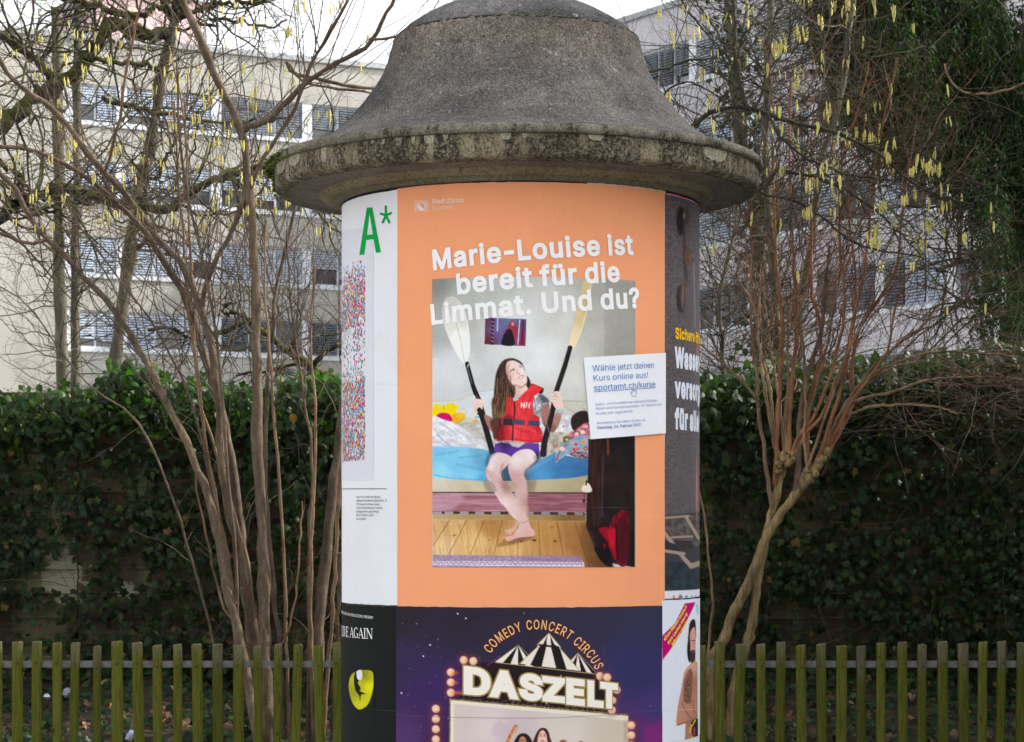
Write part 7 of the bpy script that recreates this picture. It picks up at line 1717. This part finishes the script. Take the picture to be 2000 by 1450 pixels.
gs([(0, 320), (20, 330), (40, 350), (30, 380), (60, 400)], 8, 5, 15.8); gs([(268, 400), (285, 370), (330, 300), (350, 250)], 7, 4, 16.4); gs([(262, 490), (290, 465), (320, 440)], 7, 3, 16.4)
GP, GR = pool(GS[1:], 16)
B1 = spawn(GP, GR, 260, (.4, 1.2), (.05, 1), 1.1, -.02, .28, 10, .45, .010, zmin=at(0, 560, DG).z)
B2 = spawn(*B1, 1000, (.2, .6), (.1, 1), .9, -.06, .32, 8, .55, .0042)
B3 = spawn(*B2, 1300, (.08, .3), (.1, 1), 1.0, -.05, .35, 6, .6, .0020)
twig_mesh(gt, [B1], b_mossy, S=5); twig_mesh(gt, [B2, B3], b_mtwig)
# ---------------------------------------------------------------- mossy limb with a sawn end, near the column
gt2 = empty('pruned_mossy_tree', tuple(at(760, 1000, 15.2))[:2] + (0,), label='low mossy limb with a pale sawn end and dead twigs beside the white poster', cat='tree')
GQ = []
GQ.append(stem_px(gt2, 'limb', b_mossy, [(760, 1500), (758, 1000), (745, 830), (700, 760), (663, 740), (622, 727), (595, 706), (561, 689), (537, 669), (510, 645), (493, 628), (476, 624), (439, 645), (401, 658), (367, 665), (350, 652), (327, 635), (289, 645)], 15.2, 34, 7, 46, 10, .1, wig=.008))
GQ.append(stem_px(gt2, 'limb', b_mossy, [(500, 640), (480, 618), (455, 612), (435, 615), (436, 600), (452, 592)], 15.2, 12, 5, 18, 8, .12, wig=.01))
GQ.append(stem_px(gt2, 'limb', b_mossy, [(640, 735), (612, 716), (622, 700), (633, 689), (650, 680), (675, 670)], 15.1, 12, 8, 16, 8, .1))
GQ.append(stem_px(gt2, 'limb', b_mossy, [(600, 712), (560, 715), (520, 725), (480, 728), (460, 735)], 15.1, 9, 4, 16, 8, .1))
GQ.append(stem_px(gt2, 'limb', b_mossy, [(560, 690), (575, 675), (580, 668)], 15.05, 13, 11, 6, 8, .05))
g = Geo(); c = at(636, 743, 15.0); rr = 8.5 * 15 / F
V, f = tubes([[(c.x, c.y + .05, c.z + .01), (c.x, c.y, c.z)]], [[rr, rr]], 14); g.add(V, f); link('sawn_limb', g.mesh('sawn_limb', True), b_mossy, gt2)
g = Geo(); g.add([(c.x + rr * cos(a), c.y - .0006, c.z + rr * sin(a)) for a in np.arange(14) * 2 * pi / 14], [tuple(range(14))]); link('sawn_face', g.mesh('sawn_face'), simple('cut_wood', (.30, .16, .07), (.44, .27, .14), 60, .8), gt2)
QP, QR = pool(GQ, 14)
C1 = spawn(QP, QR, 90, (.25, .8), (.25, 1), 1.0, .1, .3, 9, .4, .007, zmin=at(0, 800, 15).z); C2 = spawn(*C1, 420, (.1, .5), (.1, 1), .9, .03, .3, 7, .55, .003)
twig_mesh(gt2, [C1, C2], b_mtwig, S=4)

# ---------------------------------------------------------------- straight trunks behind, left
for (lab, pts, w0, w1, d) in (('straight grey trunk, left and thicker of the close pair by the left edge', [(122, 1500), (122, 784), (122, 706), (117, 570), (116, 434), (116, 359), (113, 200), (112, 83), (110, 17)], 27, 21, 18.5),
                              ('straight grey trunk, right and thinner of the close pair by the left edge', [(146, 1500), (146, 774), (146, 640), (146, 502), (150, 390), (150, 276), (150, 138), (152, 22), (155, -60)], 22, 15, 18.9)):
    t = empty('tree', tuple(at(pts[0][0], 1000, d))[:2] + (0,), label=lab, cat='tree', group='pair of straight trunks at the left')
    s = stem_px(t, 'trunk', b_grey, pts, d, w0, w1, 40, 12, .02, wig=.004)
    if w1 > 20:
        e = at(110, 17, d); g = Geo(); g.add([(e.x + 10.5 * d / F * cos(a), e.y + 10.5 * d / F * sin(a), e.z + .004) for a in np.arange(12) * 2 * pi / 12], [tuple(range(12))]); link('sawn_face', g.mesh('sawn_face'), bpy.data.materials['cut_wood'], t)
    TP, TR = pool([s], 30)
    D1 = spawn(TP, TR, 60, (.3, 1.3), (.35, 1), 1.2, -.05, .25, 9, .3, .006); D2 = spawn(*D1, 330, (.15, .5), (.1, 1), .9, -.05, .3, 7, .5, .0028)
    twig_mesh(t, [D1, D2], b_mtwig)

# ---------------------------------------------------------------- orange-stemmed shrub right of the column
DD = 12.5
def knob_(g, c, r):
    n, m = 9, 6; V = []
    for i in range(m):
        a = pi * i / (m - 1)
        for j in range(n):
            b = 2 * pi * j / n; q = r * rng.uniform(.78, 1.18); V.append((c.x + q * sin(a) * cos(b), c.y + q * sin(a) * sin(b), c.z + q * 1.15 * cos(a)))
    idx = np.arange(n * m).reshape(m, n); i2 = np.roll(idx, -1, 1); g.add(V, np.stack([idx[:-1], i2[:-1], i2[1:], idx[1:]], -1).reshape(-1, 4))
dg = empty('red_stemmed_shrub', tuple(at(1420, 1400, DD)), label='pollarded shrub with two ridged tan trunks and orange red stems, right of the column', cat='shrub')
DS = []
def ds(pts, w0, w1, mat=b_redtan, d=DD, n=24, S=8, name='stem', keep=True, wig=.002, knob=.04):
    r_ = stem_px(dg, name, mat, pts, d, w0, w1, n, S, knob, wig=wig)
    if keep: DS.append(r_)
ds([(1384, 1450), (1386, 1394), (1389, 1296), (1415, 1247), (1431, 1199), (1454, 1156), (1478, 1097), (1499, 1047), (1524, 1006), (1549, 973), (1573, 944), (1590, 918), (1606, 900)], 22, 17, b_dog, DD, 44, 14, 'trunk', False, .002, .05)
ds([(1424, 1440), (1428, 1394), (1440, 1320), (1457, 1264), (1470, 1211), (1481, 1126), (1497, 1047), (1503, 1014), (1515, 973), (1528, 919), (1535, 896)], 20, 15, b_dog, DD + .03, 40, 14, 'trunk', False, .002, .05)
ds([(1550, 970), (1557, 948), (1559, 915), (1560, 870), (1561, 836), (1566, 787), (1575, 745), (1582, 720), (1592, 690), (1605, 640), (1612, 560), (1620, 480)], 15, 5, b_hazel, DD, 28, 10, 'stem')
g = Geo()
for cx0, cy0, r0 in ((1535, 893, 10), (1545, 890, 8), (1528, 898, 8), (1524, 905, 7), (1606, 896, 9), (1612, 886, 9), (1600, 908, 9), (1580, 935, 12), (1588, 925, 10), (1570, 940, 9), (1575, 922, 7), (1560, 950, 8), (1520, 918, 7), (1537, 905, 9), (1596, 900, 8)):
    for j in range(5): c = at(cx0 + rng.normal(0, 3), cy0 + rng.normal(0, 3), DD + rng.normal(0, .012)); knob_(g, c, r0 * DD / F * rng.uniform(.55, .95))
link('pollard_knob', g.mesh('pollard_knob', True), b_dog, dg, kind='stuff')
stems = [[(1507, 985), (1497, 919), (1491, 865), (1482, 815), (1478, 782), (1449, 745), (1404, 704), (1367, 673), (1340, 650)], [(1478, 785), (1480, 749), (1474, 704), (1468, 650), (1466, 560), (1470, 470)],
 [(1513, 948), (1516, 900), (1518, 836), (1524, 733), (1528, 650), (1522, 570), (1514, 500), (1514, 448), (1509, 314), (1507, 179), (1490, 80)], [(1524, 895), (1507, 836), (1495, 766), (1485, 700), (1480, 620), (1490, 520)],
 [(1532, 882), (1528, 840), (1524, 795), (1512, 720), (1500, 640), (1490, 560)], [(1540, 885), (1544, 774), (1550, 715), (1553, 675), (1556, 590), (1550, 515), (1546, 430), (1543, 359), (1543, 240), (1545, 150)],
 [(1545, 890), (1560, 850), (1582, 828), (1600, 790), (1615, 753), (1630, 700), (1645, 640), (1650, 560), (1640, 480), (1641, 381), (1650, 291), (1673, 224), (1691, 157), (1697, 120)],
 [(1549, 902), (1575, 845), (1598, 824), (1620, 780), (1631, 745), (1650, 700), (1665, 640), (1672, 560), (1660, 440), (1655, 330)], [(1590, 910), (1610, 870), (1622, 820), (1640, 770), (1656, 700), (1668, 620), (1686, 538), (1704, 381), (1713, 291), (1735, 202), (1753, 112)],
 [(1611, 894), (1631, 857), (1656, 811), (1662, 770), (1666, 700), (1680, 640), (1720, 580), (1753, 515), (1760, 440), (1767, 381), (1780, 300), (1790, 240)], [(1640, 840), (1656, 790), (1676, 756), (1700, 733), (1743, 712), (1805, 691), (1846, 687), (1910, 690), (1970, 695), (2040, 710)],
 [(1656, 811), (1685, 800), (1722, 793), (1784, 791), (1838, 797), (1870, 810)], [(1665, 785), (1700, 775), (1743, 766), (1805, 745), (1860, 738), (1929, 737), (2000, 742)], [(1600, 900), (1625, 840), (1645, 800), (1668, 770), (1700, 740), (1740, 720), (1790, 705), (1840, 660), (1880, 620)],
 [(1585, 925), (1575, 870), (1580, 800), (1592, 740), (1605, 690), (1600, 610), (1585, 583), (1585, 403), (1583, 310), (1590, 200)], [(1560, 948), (1590, 880), (1606, 830), (1620, 790), (1638, 740), (1655, 690), (1690, 620), (1720, 560)],
 [(1520, 905), (1512, 860), (1508, 800), (1500, 740), (1484, 680), (1470, 600), (1440, 540)], [(1536, 885), (1534, 810), (1540, 740), (1538, 660), (1545, 580)], [(1610, 890), (1640, 830), (1665, 780), (1690, 748), (1715, 715), (1735, 680), (1745, 620), (1760, 570), (1800, 500)],
 [(1580, 930), (1570, 860), (1574, 800), (1570, 700), (1562, 620), (1575, 560)], [(1550, 890), (1572, 830), (1590, 770), (1610, 700), (1625, 620), (1640, 540), (1660, 480)], [(1655, 812), (1672, 770), (1690, 735), (1722, 700), (1760, 668), (1800, 640), (1830, 600), (1860, 580)]]
for k, pts in enumerate(stems): ds(pts, 9.5 if k in (0, 2, 5, 8, 9, 14) else 7.5, 2.8, b_red if k in (2, 5, 6, 7, 8, 9, 14, 18) else b_redtan, (DD, DD + rng.uniform(-.35, .35)), 30)
ds([(1364, 956), (1375, 1002), (1383, 1084), (1393, 1177), (1390, 1200), (1385, 1250), (1383, 1330)], 4, 6, b_redtan, DD - .3, 16, 6, 'stem', False)
SP, SR = pool(DS, 18)
E1 = spawn(SP, SR, 190, (.35, 1.1), (.35, 1), .55, .1, .09, 9, .5, .0022, flat=.8, zmin=at(0, 800, DD).z, zmax=at(0, 330, DD).z)
E2 = spawn(*E1, 700, (.15, .6), (.1, 1), .6, .04, .12, 7, .5, .0010, flat=.8)
E3 = spawn(SP, SR, 200, (.3, 1.0), (.3, 1), .7, .05, .12, 9, .5, .0028, zmin=at(0, 800, DD).z, bias=(.55, 0, .05)); E4 = spawn(*E3, 800, (.12, .5), (.1, 1), .6, .02, .15, 7, .5, .0010)
twig_mesh(dg, [E1, E2, E3, E4], b_red_twig)

# ---------------------------------------------------------------- hazel with catkins, right, arching from behind the column
DR = 12.0
h2 = empty('catkin_hazel', tuple(at(1180, 1350, DR))[:2] + (.4,), label='hazel arching out from behind the column on the right, hung with long yellow catkins', cat='shrub')
H2 = []
def h2s(pts, w0, w1, d=DR, n=26, S=8, mat=b_mtwig): H2.append(stem_px(h2, 'branch', mat, pts, d, w0, w1, n, S, .04))
h2s([(1180, 1360), (1180, 1000), (1200, 700), (1250, 420), (1300, 300), (1349, 252), (1379, 228), (1410, 214), (1449, 211), (1473, 212), (1497, 221), (1543, 238), (1601, 251), (1655, 269), (1709, 296), (1744, 323), (1785, 359), (1843, 385), (1900, 400)], 22, 4, DR, 60, 9)
h2s([(1462, 210), (1458, 206), (1446, 170), (1440, 134), (1435, 67), (1433, 0), (1430, -60)], 9, 7)
h2s([(1470, 212), (1485, 190), (1500, 140), (1530, 100), (1550, 40), (1570, -30)], 5, 3)
h2s([(1260, 420), (1320, 400), (1400, 390), (1484, 372), (1510, 340), (1516, 332), (1565, 341), (1628, 359), (1664, 381), (1718, 417), (1767, 466), (1800, 500)], 10, 3, 12.2, 34)
h2s([(1484, 377), (1543, 390), (1600, 420), (1660, 470), (1720, 490), (1790, 500), (1850, 540)], 6, 2.5, 12.2)
h2s([(1497, 221), (1520, 260), (1560, 300), (1620, 330), (1680, 345), (1760, 350)], 6, 3, 11.9)
h2s([(1350, -20), (1370, 20), (1400, 60), (1420, 110), (1445, 165)], 4, 5); h2s([(1300, -60), (1330, 0), (1360, 40), (1400, 90), (1440, 130)], 5, 3); h2s([(1260, 140), (1300, 135), (1340, 120), (1400, 110), (1460, 60), (1500, 0)], 5, 3, 12.3)
h2s([(1619, -40), (1619, 40), (1610, 90), (1612, 148), (1600, 200)], 4, 3, 11.8, 16, 6, b_grey); h2s([(1612, 150), (1641, 152), (1680, 132), (1715, 100), (1722, 60)], 3, 2, 11.8, 14, 6, b_grey)
h2s([(1845, 125), (1855, 155), (1885, 180), (1920, 184), (1960, 178), (2010, 160)], 4, 6, 11.6, 16, 6, b_redtan)
h2s([(1250, 250), (1300, 180), (1340, 160), (1380, 175), (1420, 200)], 5, 3, 12.3); h2s([(1700, 290), (1760, 290), (1820, 310), (1880, 350), (1930, 360)], 4, 2, 11.9); h2s([(1560, 245), (1600, 210), (1650, 190), (1700, 195), (1760, 230)], 4, 2, 12.1)
HP, HR = pool(H2, 18)
F1 = spawn(HP, HR, 260, (.3, 1.0), (.1, 1), .8, .02, .2, 10, .5, .004, flat=.8, zmin=at(0, 560, DR).z); F2 = spawn(*F1, 1000, (.15, .5), (.1, 1), .8, -.02, .24, 8, .6, .0019); F3 = spawn(*F2, 900, (.06, .22), (.1, 1), .9, 0, .25, 6, .7, .0011)
twig_mesh(h2, [F1, F2, F3], b_mtwig)
catkins(h2, F2[0], F2[1], 150, (1230, 1860), (-40, 480), 290, (1, 5), (.034, .076)); catkins(h2, F2[0], F2[1], 26, (1500, 1960), (300, 620), 5, (1, 4), (.04, .07))

# ---------------------------------------------------------------- trunks behind on the right
TL = [('ivy wrapped trunk right of the bell roof, behind the hazel', [(1490, 1500), (1490, 780), (1484, 600), (1480, 470), (1470, 380), (1450, 300), (1440, 200), (1432, 100), (1425, 0), (1420, -60)], 34, 22, 17.0, True),
      ('dark upright trunk behind the orange stems, right of the ivy wrapped one', [(1520, 1500), (1519, 740), (1515, 650), (1512, 560), (1500, 450), (1495, 300), (1500, 150), (1510, -40)], 22, 14, 16.4, False),
      ('slim dark trunk behind the tan pollard knobs', [(1560, 1500), (1561, 740), (1562, 650), (1570, 560), (1590, 450), (1600, 330), (1640, 200), (1660, 60), (1680, -60)], 20, 10, 16.8, False),
      ('small dark branching tree beside the water poster', [(1412, 1500), (1412, 740), (1410, 660), (1405, 580), (1420, 500), (1440, 420), (1430, 330)], 12, 6, 16.0, False)]
RT = []
for lab, pts, w0, w1, d, iv in TL:
    t = empty('tree', tuple(at(pts[0][0], 1000, d))[:2] + (0,), label=lab, cat='tree')
    s = stem_px(t, 'trunk', b_grey, pts, d, w0, w1, 36, 10, .03, wig=.005)
    TP, TR = pool([s], 30); D1 = spawn(TP, TR, 95 if w1 < 10 else 80, (.4, 1.6), (.35, 1), 1.1, .02, .24, 10, .35, .007); D2 = spawn(*D1, 520, (.15, .7), (.1, 1), .9, 0, .26, 8, .5, .0032); D3 = spawn(*D2, 600, (.08, .3), (.1, 1), .9, 0, .3, 6, .6, .0016)
    twig_mesh(t, [D1, D2, D3], b_mtwig)
    if iv:
        n = 900; k = rng.uniform(0, 29, n).astype(int); c = TP[0][k] + rng.normal(0, .075, (n, 3)) * (1, 1, 1.3)
        c = c[c[:, 2] > 2.0]; n = len(c)
        V, Fc, Cc = leaves(c, rng.uniform(.04, .07, n), frames(n, .8, .3, .8), rng.choice([0, 2], n), tints(n) * .9); link('climbing_ivy', npmesh('climbing_ivy', V, Fc, Cc), m_ivy, t, kind='stuff')

# ---------------------------------------------------------------- weeping conifer, far right
DC = 19.0
cf = empty('weeping_conifer', tuple(at(1880, 1000, DC))[:2] + (0,), label='large dark weeping evergreen with hanging sprays filling the upper right', cat='tree')
CS = [stem_px(cf, 'trunk', b_dark, [(1985, 1500), (1985, 800), (1990, 500), (1980, 300), (1960, 120), (1940, -40), (1920, -300)], DC + .4, 60, 38, 40, 12, .04)]
limbs = [[(1975, 290), (1910, 292), (1843, 273), (1785, 255), (1730, 262), (1680, 250)], [(1980, 420), (1950, 300), (1924, 224), (1890, 180), (1865, 157), (1830, 140), (1780, 120), (1700, 90)], [(1960, 130), (1880, 60), (1800, 20), (1720, 10), (1620, -10)], [(1950, 40), (1850, -20), (1740, -40), (1620, -60), (1560, -60)],
         [(1990, 520), (1930, 500), (1880, 510), (1830, 530)], [(1985, 420), (1930, 400), (1880, 395), (1850, 410)], [(1990, 640), (1930, 600), (1880, 590), (1840, 610)], [(1975, 230), (2040, 250), (2100, 260)], [(1965, 60), (2060, 40), (2150, 60)], [(1940, 100), (1860, 110), (1760, 160), (1690, 170), (1620, 190)], [(1945, -100), (1850, -120), (1700, -120), (1600, -110)],
         [(1950, 20), (1840, 5), (1740, 30), (1660, 60), (1600, 85)], [(1955, 70), (1860, 70), (1770, 90), (1700, 120), (1650, 150)], [(1965, 160), (1890, 140), (1810, 160), (1750, 200), (1720, 230)], [(1945, -30), (1830, -35), (1720, -10), (1640, 20), (1580, 40)], [(1970, 200), (1900, 190), (1850, 210), (1800, 250)], [(1940, -70), (1800, -80), (1680, -60), (1580, -20)]]
for k, pts in enumerate(limbs): CS.append(stem_px(cf, 'limb', b_dark, pts, (DC + .3, DC - .9 - .5 * rng.random()), 26 if k in (0, 1) else 16, 6, 24, 8, .07, wig=.012))
LP, LR = pool(CS[1:], 16)
G1 = spawn(LP, LR, 520, (.4, 1.3), (.1, 1), 1.0, -.03, .22, 9, .5, .009, flat=1.2); G2 = spawn(*G1, 1200, (.2, .7), (.1, 1), .9, -.25, .2, 8, .55, .004)
twig_mesh(cf, [G1, G2], b_dark, S=4)
# hanging sprays: each a drooping string with short needle blades
src = np.concatenate([G1[0].reshape(-1, 3), G2[0].reshape(-1, 3)])
px = 1000 + F * src[:, 0] / src[:, 1]; py = 1050 - F * (src[:, 2] - EYE) / src[:, 1]
# crown outline: full at the top, drawn back to the right lower down
lim = np.interp(py, [-200, 0, 120, 230, 300, 400, 500, 620, 720], [1540, 1575, 1620, 1690, 1830, 1880, 1900, 1900, 1940])
den = np.clip((px - lim) / 60, 0, 1)
den *= np.where((py > 250) & (px < 1900), .45, 1)
src = src[rng.random(len(src)) < den]
ns = 13500; src = src[rng.choice(len(src), ns)] + rng.normal(0, .05, (ns, 3)); 
K_ = 7; Ls = rng.uniform(.18, .50, ns)
St = walk(src, np.stack([rng.normal(0, .3, ns), rng.normal(0, .3, ns), -np.ones(ns)], 1), ns, K_, Ls, -.35, .06)
nb = 15
ti = rng.uniform(.02, K_ - 1.02, (ns, nb)); ii = ti.astype(int); uu = (ti - ii)[..., None]; a = np.arange(ns)[:, None]
bp = St[a, ii] * (1 - uu) + St[a, ii + 1] * uu
bd = rng.normal(0, 1, (ns, nb, 3)) * (.75, .75, .3) + (0, 0, -1.1); bd /= np.linalg.norm(bd, axis=2, keepdims=True)
bl_ = rng.uniform(.03, .075, (ns, nb))[..., None]; tip = bp + bd * bl_
sd_ = np.cross(bd, rng.normal(0, 1, (ns, nb, 3))); sd_ /= np.linalg.norm(sd_, axis=2, keepdims=True) + 1e-9; w = .0075
V = np.stack([bp - sd_ * w * .4, bp + bd * bl_ * .5 - sd_ * w, tip, bp + bd * bl_ * .5 + sd_ * w], 2).reshape(-1, 3)
f = np.arange(len(V)).reshape(-1, 4); tt_ = np.repeat(rng.uniform(.5, 1.6, (ns, 1, 1)) * np.array([[[1, 1, 1.0]]]), nb * 4, 1).reshape(-1, 3)
tt_[:, 0] *= np.repeat(rng.uniform(.7, 1.5, ns), nb * 4)
link('foliage', npmesh('foliage', V, f, tt_), leaf_mat('conifer_needles', (.010, .024, .007), trans=.3, rough=.7, spec=.15), cf, kind='stuff')

# ---------------------------------------------------------------- evergreens added out of view to keep the sun off column and bed
m_shade_tree = leaf_mat('yew_needles', (.022, .034, .014), trans=.2, rough=.6, spec=.3)
for k, (x, y, hgt, wd) in enumerate(((6.3, 8.6, 8.4, 1.9), (6.9, 12.2, 8.9, 2.1), (6.5, 5.2, 8.0, 1.9))):
    t = empty('evergreen_tree', (x, y, 0), label=['broad dark evergreen right of the view, nearest the column', 'broad dark evergreen right of the view, at the end of the board fence', 'broad dark evergreen right of the view, nearest the viewer'][k], cat='tree', group='evergreens right of the view')
    g = Geo(); V, f = tubes([[(x, y, 0), (x, y, hgt * .5), (x, y, hgt * .95)]], [[.22, .15, .03]], 10); g.add(V, f); link('trunk', g.mesh('trunk', True), b_dark, t)
    nb_ = 15000; h_ = rng.random(nb_) ** 1.1; rad = wd * (1 - h_ ** 2.2) * (.55 + .45 * rng.random(nb_) ** .5) * (1 + .15 * np.sin(9 * h_)); a_ = rng.uniform(0, 2 * pi, nb_)
    c = np.stack([x + rad * np.cos(a_), y + rad * np.sin(a_), .35 + h_ * (hgt - .3)], 1)
    d_ = np.stack([np.cos(a_), np.sin(a_), -.5 + 0 * a_], 1) + rng.normal(0, .5, (nb_, 3)); d_ /= np.linalg.norm(d_, axis=1, keepdims=True)
    s_ = np.cross(d_, rng.normal(0, 1, (nb_, 3))); s_ /= np.linalg.norm(s_, axis=1, keepdims=True); L_ = rng.uniform(.16, .34, (nb_, 1))
    V = np.stack([c - s_ * .03, c + d_ * L_ * .5 - s_ * .075, c + d_ * L_, c + d_ * L_ * .5 + s_ * .075], 1).reshape(-1, 3)
    link('foliage', npmesh('foliage', V, np.arange(len(V)).reshape(-1, 4), np.repeat(rng.uniform(.6, 1.4, (nb_, 1)) * np.ones((1, 3)), 4, 0)), m_shade_tree, t, kind='stuff')
print('script built')
